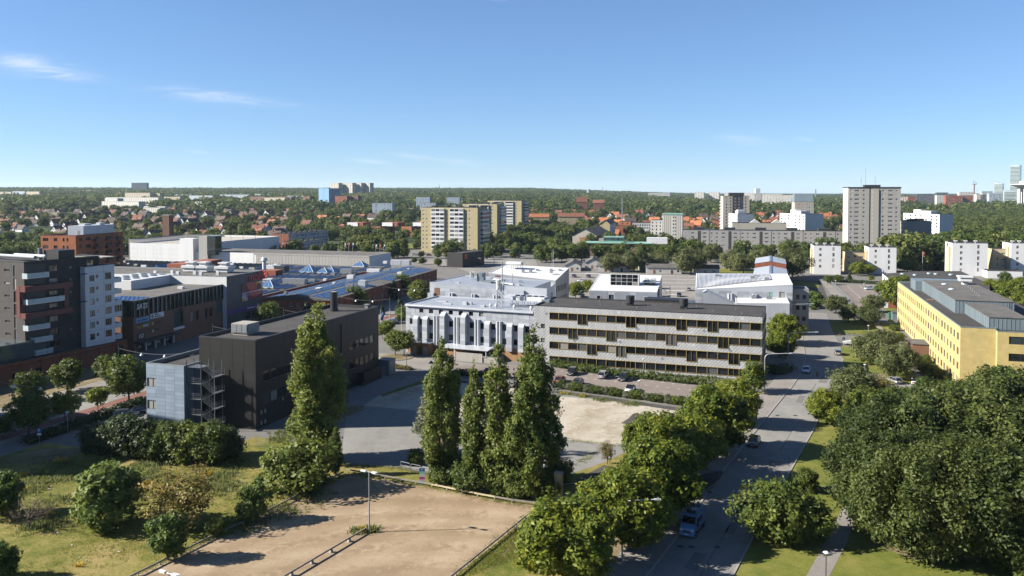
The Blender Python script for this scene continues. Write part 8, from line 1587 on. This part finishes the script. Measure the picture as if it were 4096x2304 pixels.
p = at('M', 1764, 270); r_ = thing('direction_sign', 'blue triangular sign on a post near the fence', 'sign', p); hh = atY('M', 1764, 120, p[1])[1]; part('post', MB().tube((0, 0, 0), (0, 0, hh), .05, 5), m_pole, r_); part('sign_panel', MB().prism([(-.75, 0), (.75, 0), (0, .8)], 0, .05, bottom=True), m_sblue, r_, loc=(0, -.05, hh - .4), rot=(math.pi / 2, 0, 0))
def flag(p, h, label, fc=None, group=None, hang=True):
 r_ = thing('flagpole', label, 'flagpole', p, 0, group); part('pole', MB().tube((0, 0, 0), (0, 0, h), .09, 6, 0, .05), m_whitep, r_)
 if fc:
  a = MB(); n = 8; F_ = lambda i, j: (.1 + .95 * i / 4 + .12 * math.sin(j * .8), .18 * math.sin(i * 1.6 + j * .7), h - .3 - 2.9 * j / n - .35 * i / 4)
  for i in range(4):
   for j in range(n): a.quad(F_(i, j), F_(i + 1, j), F_(i + 1, j + 1), F_(i, j + 1), j * len(fc) // n)
  part('flag', a, [plain('flag_%d_%d_%d' % tuple(int(v * 99) for v in c), c, .7) for c in fc], r_)
W_, O_, B_ = (.72, .72, .72), (.62, .16, .05), (.06, .12, .30)
for g_, us, y_ in (('left trio', (195, 228, 267), 790), ('middle trio', (893, 932, 972), 850), ('right trio', (1205, 1245, 1287), 870)):
 for k, u in enumerate(us):
  p = at('C', u, y_); flag(p, atY('C', u, 675 if g_ != 'right trio' else 690, p[1])[1], '%s flagpole with %s banner in the %s behind the louvred hall' % (('first', 'second', 'third')[k], ('white', 'orange', 'pale')[k], g_), ((W_,), (O_,), (W_, B_))[k], 'banner poles')
for k, u in enumerate((1255, 1348, 1463)):
 p = at('D', u, 560 + 10 * k); flag(p, atY('D', u, (355, 335, 300)[k], p[1])[1], '%s white flagpole left of the silver block' % ('first', 'second', 'third')[k], (B_,) if k == 0 else None, 'flagpoles by the silver block')
for k, u in enumerate((403, 418)): p = at('E', u, 940); flag(p, atY('E', u, 750, p[1])[1], ('left', 'right')[k] + ' one of two tall bare poles at the crossing', None, 'tall bare poles')
p = at('G', 1553, 985); flag(p, atY('G', 1556, 765, p[1])[1], 'flagpole with orange and red flag in the park', (O_, (.5, .05, .05), (.6, .4, .05)))
# span wires with lamps over the boulevard
def span(pa, pb, h, label, n=2):
 r_ = thing('span_lamp', label, 'lamp', (pa[0], pa[1]), 0, 'boulevard span lamps'); d = (pb[0] - pa[0], pb[1] - pa[1]); part('post', MB().tube((0, 0, 0), (0, 0, h + .6), .12, 7), m_greenp, r_); part('post', MB().tube((d[0], d[1], 0), (d[0], d[1], h + .6), .12, 7), m_greenp, r_)
 pts = [(d[0] * t, d[1] * t, h - 4 * .9 * t * (1 - t)) for t in [k / 10 for k in range(11)]]; part('wire', MB().path(pts, .035, 4), m_pole, r_)
 for k in range(n): t = (k + 1) / (n + 1); part('lamp_head', MB().cyl(0, 0, 0, .5, .42, 10, r2=.1), m_lamp, r_, loc=(d[0] * t, d[1] * t, h - 4 * .9 * t * (1 - t) - .55))
for k, t in enumerate((-12, 22, 56, 90, 124, 158)): span(bpt(t, -17), bpt(t + 1, 2.6), 7.2, '%s pair of lamps hung on a wire across the boulevard' % ('nearest', 'second', 'third', 'fourth', 'fifth', 'farthest')[k])
# ------------------------------------------------------------------ rails, fences, hedges
m_rail = mat('weathered_wood_rail', (.24, .215, .18), .85, .2, 1.5); m_railp = mat('pale_wood_rail', (.50, .42, .28), .8, .15, 1.5)
def rail(pts, label, h=.55, step=2.6, foot=None, m=None, pale=(9, 9)):
 r_ = thing('wooden_rail', label, 'barrier', (*pts[0], 0)); o = pts[0]; i = 0
 for a_, b_ in zip(pts, pts[1:]):
  L_ = math.dist(a_, b_); n = max(1, int(L_ / step)); rz = math.atan2(b_[1] - a_[1], b_[0] - a_[0])
  for k in range(n):
   t0, t1 = k / n, (k + 1) / n; c = ext(a_, b_, (t0 + t1) / 2); part('rail', MB().box(-L_ / n / 2 + .01, L_ / n / 2 - .01, -.07, .07, h - .2, h), (m_railp if pale[0] <= i < pale[1] else m_rail), r_, loc=(c[0] - o[0], c[1] - o[1], 0), rz=rz); i += 1
   q = ext(a_, b_, t0)
   if foot: part('concrete_foot', MB().prism([(-.28, -.28), (.28, -.28), (.28, .28), (-.28, .28)], 0, .05).cyl(0, 0, 0, .42, .28, 8, r2=.18), m_conc, r_, loc=(q[0] - o[0], q[1] - o[1], 0))
   else: part('post', MB().box(-.06, .06, -.06, .06, 0, h - .02), m_conc, r_, loc=(q[0] - o[0], q[1] - o[1], 0), rz=rz)
m0, m1 = at('J', 1110, 1005), at('J', 360, 1449)
rail([m0, m1, ext(m0, m1, 1.8)], 'wooden barrier on rounded concrete feet in the gravel lot', .62, 2.9, True)
e0, e1 = at('I', 1390, 1449), at('I', 2190, 1050)
rail([ext(e1, e0, 1.6), e0, e1, at('J', 0, 880), at('J', 500, 620), at('J', 880, 430)], 'low wooden rail between lawn and gravel lot'); rail([at('J', 920, 405), at('J', 1300, 470), at('J', 1770, 555), at('J', 2230, 650), at('J', 2576, 712), at('K', 285, 748)], 'low wooden rail under the poplars, partly new pale wood', pale=(5, 9)); r0, r1 = at('K', 288, 755), at('J', 2010, 1449); rail([r0, r1, ext(r0, r1, 1.6)], 'low wooden rail along the right edge of the gravel lot')
bar = thing('steel_barrier', 'galvanised tube barrier before the shaded yard', 'barrier', at('J', 1450, 375)); p0_, p1_ = at('J', 1450, 375), at('J', 1775, 450)
for k in range(3):
 a_, b_ = ext(p0_, p1_, k / 3 + .01), ext(p0_, p1_, (k + 1) / 3 - .01); A_, B2 = Vector((a_[0] - p0_[0], a_[1] - p0_[1], 0)), Vector((b_[0] - p0_[0], b_[1] - p0_[1], 0)); z = Vector((0, 0, 1.3)); u = (B2 - A_) * .08; part('hoop', MB().path([A_, A_ + z * .85, A_ + z + u, B2 + z - u, B2 + z * .85, B2], .045, 6).tube(A_ + z * .55, B2 + z * .55, .035, 6), m_steel, bar)
def fence(pts, h, label, step=2.6, m=None):
 m = m or m_steel; o = pts[0]; r_ = thing('mesh_fence', label, 'fence', (*o, 0)); cache = {}
 for a_, b_ in zip(pts, pts[1:]):
  L_ = math.dist(a_, b_); n = max(1, int(L_ / step)); rz = math.atan2(b_[1] - a_[1], b_[0] - a_[0]); w = round(L_ / n, 2)
  if w not in cache:
   g = MB()
   for k in range(13): g.tube((w * k / 12, 0, .05), (w * k / 12, 0, h), .009, 3)
   for k in range(6): g.tube((0, 0, .08 + (h - .1) * k / 5), (w, 0, .08 + (h - .1) * k / 5), .012, 3)
   cache[w] = (g.mesh('mesh_panel', [m]), MB().tube((0, 0, 0), (0, 0, h + .1), .04, 5).mesh('post', [m]))
  for k in range(n): q = ext(a_, b_, k / n); l_ = (q[0] - o[0], q[1] - o[1], 0); link('mesh_panel', cache[w][0], r_, l_, rz); link('post', cache[w][1], r_, l_)
fence([at('B', 2300, 780), at('M', 0, 970), at('M', 120, 985)], 2.0, 'mesh fence in front of the black hall'); fence([at('M', 935, 500), at('M', 1250, 440), at('M', 1760, 280)], 2.0, 'long mesh fence round the yard beside the black hall'); fence([at('M', 1330, 262), at('M', 1760, 275)], 2.0, 'mesh fence between yard and forecourt'); fence([at('H', 590, 62), at('H', 700, 160), at('H', 840, 292)], 2.0, 'mesh fence along the right hand car park'); fence([at('H', 10, 870), at('H', 235, 940)], 1.8, 'grey fence at the office corner', m=m_bluegrey)
def hedge(pts, w, h, label, m, seed, dens=46, leaf=.26, name='hedge'):
 lb = []; q = random.Random(seed)
 for a_, b_ in zip(pts, pts[1:]):
  n = max(1, int(math.dist(a_, b_) / 1.1))
  for k in range(n): c = ext(a_, b_, (k + .5) / n); s = q.uniform(.9, 1.12); lb.append((c[0] - pts[0][0] + q.uniform(-.1, .1), c[1] - pts[0][1] + q.uniform(-.1, .1), h * .5 * s, w * .55 * s + .25, w * .55 * s + .25, h * .55 * s))
 r_ = thing(name, label, 'hedge', (*pts[0], 0)); link('foliage', crown_mesh('foliage', lb, len(lb) * dens, 6, leaf, .28, m, seed, 0, .3, 0, .7, .7, 1.4), r_)
 tb = MB()
 for l_ in lb[::2]: tb.tube((l_[0], l_[1], 0), (l_[0], l_[1], h * .7), .05, 4)
 part('stems', tb, m_bark, r_)
hedge([at('N', 400, 160), at('N', 800, 225), at('N', 1250, 275), at('N', 1880, 345)], 2.4, 1.7, 'dense green hedge along the office foot', l_linden, 5); hedge([at('N', 1880, 345), at('N', 2330, 430)], 2.6, 2.2, 'hedge at the right end of the office', l_linden, 6)
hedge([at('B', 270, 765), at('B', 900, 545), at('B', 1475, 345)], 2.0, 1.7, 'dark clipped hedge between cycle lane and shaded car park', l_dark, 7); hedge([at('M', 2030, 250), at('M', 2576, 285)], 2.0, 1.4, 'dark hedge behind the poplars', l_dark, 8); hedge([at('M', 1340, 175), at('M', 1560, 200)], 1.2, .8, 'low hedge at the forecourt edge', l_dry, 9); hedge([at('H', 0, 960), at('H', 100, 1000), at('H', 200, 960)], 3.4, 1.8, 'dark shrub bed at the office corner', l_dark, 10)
hedge([at('G', 640, 1075), at('G', 1100, 1098)], 1.6, 1.4, 'dark hedge behind the fenced car park', l_dark, 13)
SR = random.Random(2)
for k in range(20):
 c = ext(ext(at('N', 500, 392), at('N', 1000, 455), 0), at('N', 1780, 565), k / 19); v_ = k % 3 == 1; s = SR.uniform(.34, .42)
 tree('silverbush' if v_ else 'bush', c[0], c[1], (.30 if v_ else .42) * SR.uniform(.9, 1.15), 'shrub', ('pale variegated shrub' if v_ else 'green rounded shrub') + ' in the row before the office car park', 'shrub', ('pale' if v_ else 'green') + ' shrubs of the car park row', sx=(.36 if v_ else .46))
# white rails of the old parking rows
RL = [(570, 1000, 905), (1520, 1022, 1868), (1520, 1057, 1868), (1520, 1095, 1862), (1540, 1135, 1850), (1560, 1172, 1740), (1560, 1212, 1700), (740, 998, 900)]
for k, (u0, v, u1) in enumerate(RL):
 a_, b_ = at('E', u0, v), at('E', u1, v + 6); r_ = thing('parking_rail', 'whitewashed parking rail, %s row of the old parking field' % ('left', 'first', 'second', 'third', 'fourth', 'fifth', 'sixth', 'short left')[k], 'barrier', (*a_, 0), math.atan2(b_[1] - a_[1], b_[0] - a_[0])); L_ = math.dist(a_, b_)
 part('rail', MB().box(0, L_, -.12, .12, .35, .62), m_whitep, r_)
 for j in range(int(L_ / 6) + 1): part('foot', MB().box(j * 6 + .1, j * 6 + .5, -.25, .25, 0, .35), m_conc, r_)
# gate pillar, bins, shed, covered trailer, litter
p = at('K', 470, 680); gp_ = thing('gate_pillar', 'tall pale brick gate pillar beside the dense poplar', 'pillar', p, R(-20)); part('shaft', MB().box(-.55, .55, -.45, .45, 0, 3.9), m_yellow2, gp_); part('coping', MB().box(-.62, .62, -.52, .52, 3.9, 4.05), m_conc, gp_)
p = at('K', 540, 660); g2 = thing('mesh_gate', 'grey mesh gate beside the brick pillar', 'gate', p, R(25)); part('gate_frame', MB().path([(-1.6, 0, .15), (1.6, 0, .15), (1.6, 0, 2.0), (-1.6, 0, 2.0), (-1.6, 0, .15)], .05, 5), m_steel, g2); gm_ = MB()
for k in range(16): gm_.tube((-1.6 + 3.2 * k / 15, 0, .15), (-1.6 + 3.2 * k / 15, 0, 2), .012, 3)
part('gate_mesh', gm_, m_steel, g2)
p = at('H', 1245, 440); bn = thing('waste_container', 'green waste container behind the yellow office', 'container', p, R(-17)); part('body', MB().prism([(-1, -.8), (1, -.8), (1, .8), (-1, .8)], .1, 1.9), plain('bin_green', (.02, .13, .07), .5), bn); part('lid', MB().box(-1.08, 1.08, -.88, .88, 1.9, 2.1), plain('bin_lid', (.03, .2, .11), .5), bn)
p = at('H', 1278, 450); sh_ = thing('bin_shelter', 'grey bin shelter beside the green container', 'shed', p, R(-17)); part('wall', MB().box(-1, 1.6, -1, 2, 0, 2.6), m_bluegrey, sh_); part('roof', MB().box(-1.2, 1.8, -1.2, 2.2, 2.6, 2.75), m_rooffelt2, sh_)
p = at('H', 800, 705); tl_ = thing('covered_trailer', 'trailer and motorcycles under pale tarpaulin at the kerb', 'trailer', p, R(-15)); part('tarpaulin', MB().prism([(-1.3, -.6), (.9, -.7), (1.1, .5), (-1.2, .7)], .5, lambda x, y: 1.25 + .25 * x), mat('tarpaulin', (.55, .56, .58), .6, .15, 2), tl_); part('chassis', MB().box(-1.4, 1.4, -.5, .5, .35, .5), m_trim, tl_)
for s in (-1, 1): link('wheel', wheel_meshes()[0], tl_, (0, s * .7, .33))
p = at('D', 1280, 1010); tk = thing('grey_cabin', 'dark grey service cabin at the end of the black hall', 'shed', p, R(rzB)); part('wall', MB().box(-1.6, 1.6, 0, 3.4, 0, 3.6), m_bluegrey, tk); part('roof', MB().box(-1.7, 1.7, -.1, 3.5, 3.6, 3.72), m_cap, tk); part('door', MB().box(-.5, .5, -.06, 0, 0, 2.2), m_grey, tk)
p = at('H', 1180, 330); pl2 = thing('brick_substation', 'low flat roofed brick outbuilding by the fenced car park', 'shed', p, R(-17)); part('wall', MB().box(-2.5, 4, 0, 9, 0, 3), m_redbrick, pl2); part('roof', MB().box(-2.8, 4.3, -.3, 9.3, 3, 3.25), m_rooffelt2, pl2); part('door', MB().box(-.5, 1, -.06, 0, 0, 2.2), m_whitep, pl2)
p = at('D', 1410, 830); isl = thing('planting_island', 'round planted island with low shrubs before the silver block', 'planter', p); part('kerb', MB().cyl(0, 0, 0, .14, 4.6, 24), g_kerb, isl); part('soil', MB().cyl(0, 0, .14, .18, 4.35, 24), g_dirt, isl)
lit = random.Random(8)
for k in range(14):
 u, v = lit.uniform(300, 2500), lit.uniform(350, 1300); p = at('I', u, v); o_ = part('litter', MB().box(-.12, .12, -.08, .08, 0, .04), m_whitep, None, loc=(*p, .03), rz=k); tag(o_, 'scrap of white litter lying on the rough lawn', 'litter', 'scraps of litter on the rough lawn')
# manhole covers
for k, (c, u, v) in enumerate((('K', 1695, 1155), ('K', 1805, 1158), ('K', 2065, 1160), ('K', 2085, 680), ('K', 1990, 610), ('H', 275, 1415), ('H', 95, 1415), ('H', 540, 868), ('H', 485, 860))): p = at(c, u, v); tag(part('manhole_cover', MB().cyl(0, 0, 0, .006, .42, 16), m_trim, None, loc=(*p, .034)), 'round iron manhole cover set in the street asphalt', 'manhole cover', 'manhole covers of the street')
# ------------------------------------------------------------------ rough grass, weeds, flowers
def inside(p, poly):
 c = False; j = len(poly) - 1
 for i in range(len(poly)):
  if (poly[i][1] > p[1]) != (poly[j][1] > p[1]) and p[0] < (poly[j][0] - poly[i][0]) * (p[1] - poly[i][1]) / (poly[j][1] - poly[i][1]) + poly[i][0]: c = not c
  j = i
 return c
def tufts(name, label, pts, h, w, m, seed, blades=7):
 g = np.random.default_rng(seed); P = np.repeat(np.array(pts, float), blades, 0); N = len(P); hh = (h * (.5 + .9 * g.random(N))); a = g.random(N) * 6.283; off = g.normal(size=(N, 2)) * w
 base = P[:, :2] + off; lean = g.normal(size=(N, 2)) * .35 * hh[:, None]; wd = np.stack([np.cos(a), np.sin(a)], 1) * (.035 + .05 * g.random(N))[:, None] * (h / .35)
 z0 = np.full(N, .02); V = np.zeros((N, 3, 3)); V[:, 0, :2] = base - wd; V[:, 1, :2] = base + wd; V[:, 2, :2] = base + lean; V[:, 0, 2] = z0; V[:, 1, 2] = z0; V[:, 2, 2] = hh
 me = bpy.data.meshes.new(name); me.vertices.add(3 * N); me.vertices.foreach_set('co', V.astype(np.float32).ravel()); me.loops.add(3 * N); me.loops.foreach_set('vertex_index', np.arange(3 * N, dtype=np.int32)); me.polygons.add(N); me.polygons.foreach_set('loop_start', np.arange(0, 3 * N, 3, dtype=np.int32)); me.polygons.foreach_set('loop_total', np.full(N, 3, np.int32))
 t = np.clip(np.repeat(g.random(len(pts)), blades) * .6 + .4 * g.random(N), 0, 1); att = me.attributes.new('tint', 'FLOAT', 'POINT'); att.data.foreach_set('value', np.repeat(t, 3).astype(np.float32)); me.materials.append(m); me.update()
 return tag(link(name, me), label, 'grass', kind='stuff')
l_grass = leafmat('grass_blade', (.08, .13, .016), (.16, .19, .03), (.30, .27, .08), .45); l_weed = leafmat('weed_leaf', (.09, .12, .035), (.15, .18, .06), (.24, .25, .10), .45); l_flower = leafmat('yellow_flower', (.45, .30, .01), (.6, .42, .015), (.7, .5, .03), .2)
gr = random.Random(77); GP = []; WP = []
LAWN = [(-60, 78), (-95, 120), at('B', 0, 900), at('B', 880, 840), at('M', 0, 990), at('M', 900, 1150), gl1, at('J', 0, 880), gl0]
while len(GP) < 6000:
 p = (gr.uniform(-100, -18), gr.uniform(78, 160))
 if inside(p, LAWN) and math.sin(p[0] * .33) + math.sin(p[1] * .41 + p[0] * .2) + gr.uniform(-1.2, 1.2) > 0: GP.append((*p, 0))
STRIP = [at('K', 290, 790), at('K', 560, 830), at('K', 60, 1260), at('J', 2150, 1449), at('J', 2100, 1449), at('J', 2576, 1010)]
for _ in range(16000):
 p = (gr.uniform(-8, 14), gr.uniform(85, 130))
 if inside(p, STRIP): GP.append((*p, 0))
EDGES = list(zip(GRAVEL[1:8], GRAVEL[2:9])) + [(at('M', 930, 1150), at('M', 1440, 1188)), (at('M', 1440, 1188), at('M', 1800, 1262)), (at('N', 500, 440), at('N', 1300, 558)), (at('N', 530, 905), at('N', 1050, 960)), (at('N', 640, 1150), at('N', 930, 985)), (at('M', 1250, 465), at('M', 1740, 300))]
for a_, b_ in EDGES:
 for _ in range(int(math.dist(a_, b_) * 9)):
  q = ext(a_, b_, gr.random()); r_ = abs(gr.gauss(0, .5)); GP.append((q[0] + gr.gauss(0, .45), q[1] + gr.gauss(0, .45), 0))
tufts('rough_grass', 'rough tufted grass of the unmown lawn', GP, .2, .3, l_grass, 4)
for (c, u, v, n_, s_) in (('I', 600, 330, 60, .9), ('I', 370, 470, 120, 1.4), ('I', 640, 470, 60, 1.2), ('I', 1470, 340, 160, 1.6), ('I', 1420, 470, 140, 1.5), ('I', 300, 590, 80, 1.2), ('I', 450, 930, 140, 1.5), ('I', 2200, 440, 110, 1.5), ('I', 2250, 560, 140, 2.0), ('I', 560, 700, 90, 1.5), ('I', 1480, 620, 90, 1.4), ('I', 2380, 330, 50, 1.2), ('J', 500, 640, 60, 1.5), ('J', 1150, 990, 60, .5), ('J', 1040, 1000, 50, .5), ('J', 300, 780, 80, 2), ('M', 300, 850, 60, 1.3), ('M', 230, 900, 60, 1.0), ('N', 520, 440, 26, .6), ('N', 720, 470, 26, .6), ('N', 900, 510, 30, .8), ('N', 1200, 545, 40, 1.0), ('I', 2400, 950, 120, 1.6), ('M', 1880, 1300, 60, .7)):
 x, y = at(c, u, v)
 for _ in range(n_): WP.append((x + gr.gauss(0, s_), y + gr.gauss(0, s_), 0))
tufts('tall_weeds', 'tall grey green weeds standing in clumps on the lawn', WP, .5, .3, l_weed, 5, 6)
FP = []
for (c, u, v, n_, s_) in (('I', 215, 450, 50, .5), ('I', 235, 590, 24, .4), ('I', 1460, 540, 40, .5), ('I', 1460, 610, 36, .6), ('I', 2110, 430, 40, .4), ('I', 600, 300, 40, .6), ('I', 780, 1360, 5, .2), ('I', 510, 830, 16, .3), ('J', 1090, 1000, 40, .35), ('I', 470, 415, 8, .1), ('N', 520, 440, 16, .4), ('N', 715, 470, 16, .4), ('M', 1870, 1290, 30, .4), ('N', 1510, 520, 14, .4)):
 x, y = at(c, u, v)
 for _ in range(n_): FP.append((x + gr.gauss(0, s_), y + gr.gauss(0, s_), 0))
tufts('yellow_flowers', 'yellow flowering weeds scattered over the lawn', FP, .5, .16, l_flower, 6, 4)
# ------------------------------------------------------------------ the shading block beyond the left edge, and the air
sb_ = bld('charcoal_apartments', 'charcoal brick apartment block just beyond the left picture edge', 'building', (-152.0, 138.0), -22, 36, 27, 29, m_darkbrick, m_rooffelt, {'f': grid(2, 4.2, 8, 6, 3.1, 6, 1.8, 1.5, 'dark'), 'r': grid(2, 4.6, 4, 6, 3.1, 6, 1.8, 1.5, 'dark')}, cap=m_cap)
hz = MB().box(-14300, 14300, -14300, 14300, -1.2, 170)
hm = bpy.data.materials.new('haze'); hm.use_nodes = True; t = hm.node_tree; t.nodes.clear(); ho = _n(t, 'ShaderNodeOutputMaterial'); pv = _n(t, 'ShaderNodeVolumePrincipled')
pv.inputs['Color'].default_value = (.62, .80, 1, 1); pv.inputs['Density'].default_value = 3e-5; pv.inputs['Anisotropy'].default_value = .1; t.links.new(pv.outputs[0], ho.inputs['Volume'])
tag(part('haze', hz, hm, None), 'thin blue summer haze over the town', 'haze', kind='stuff')
# labels of look-alikes: counted from the left of the picture
def ordinal(n): return '%d%s' % (n, 'th' if 10 < n % 100 < 14 else {1: 'st', 2: 'nd', 3: 'rd'}.get(n % 10, 'th'))
byl = {}
for o in SC.objects:
 if o.parent is None and 'label' in o.keys() and o.get('kind') != 'stuff': byl.setdefault(o['label'], []).append(o)
for lab, os_ in byl.items():
 if len(os_) > 1:
  os_.sort(key=lambda o: o.location.x / max(o.location.y, 1))
  for i, o in enumerate(os_): o['label'] = '%s, %s from the left' % (lab, ordinal(i + 1))
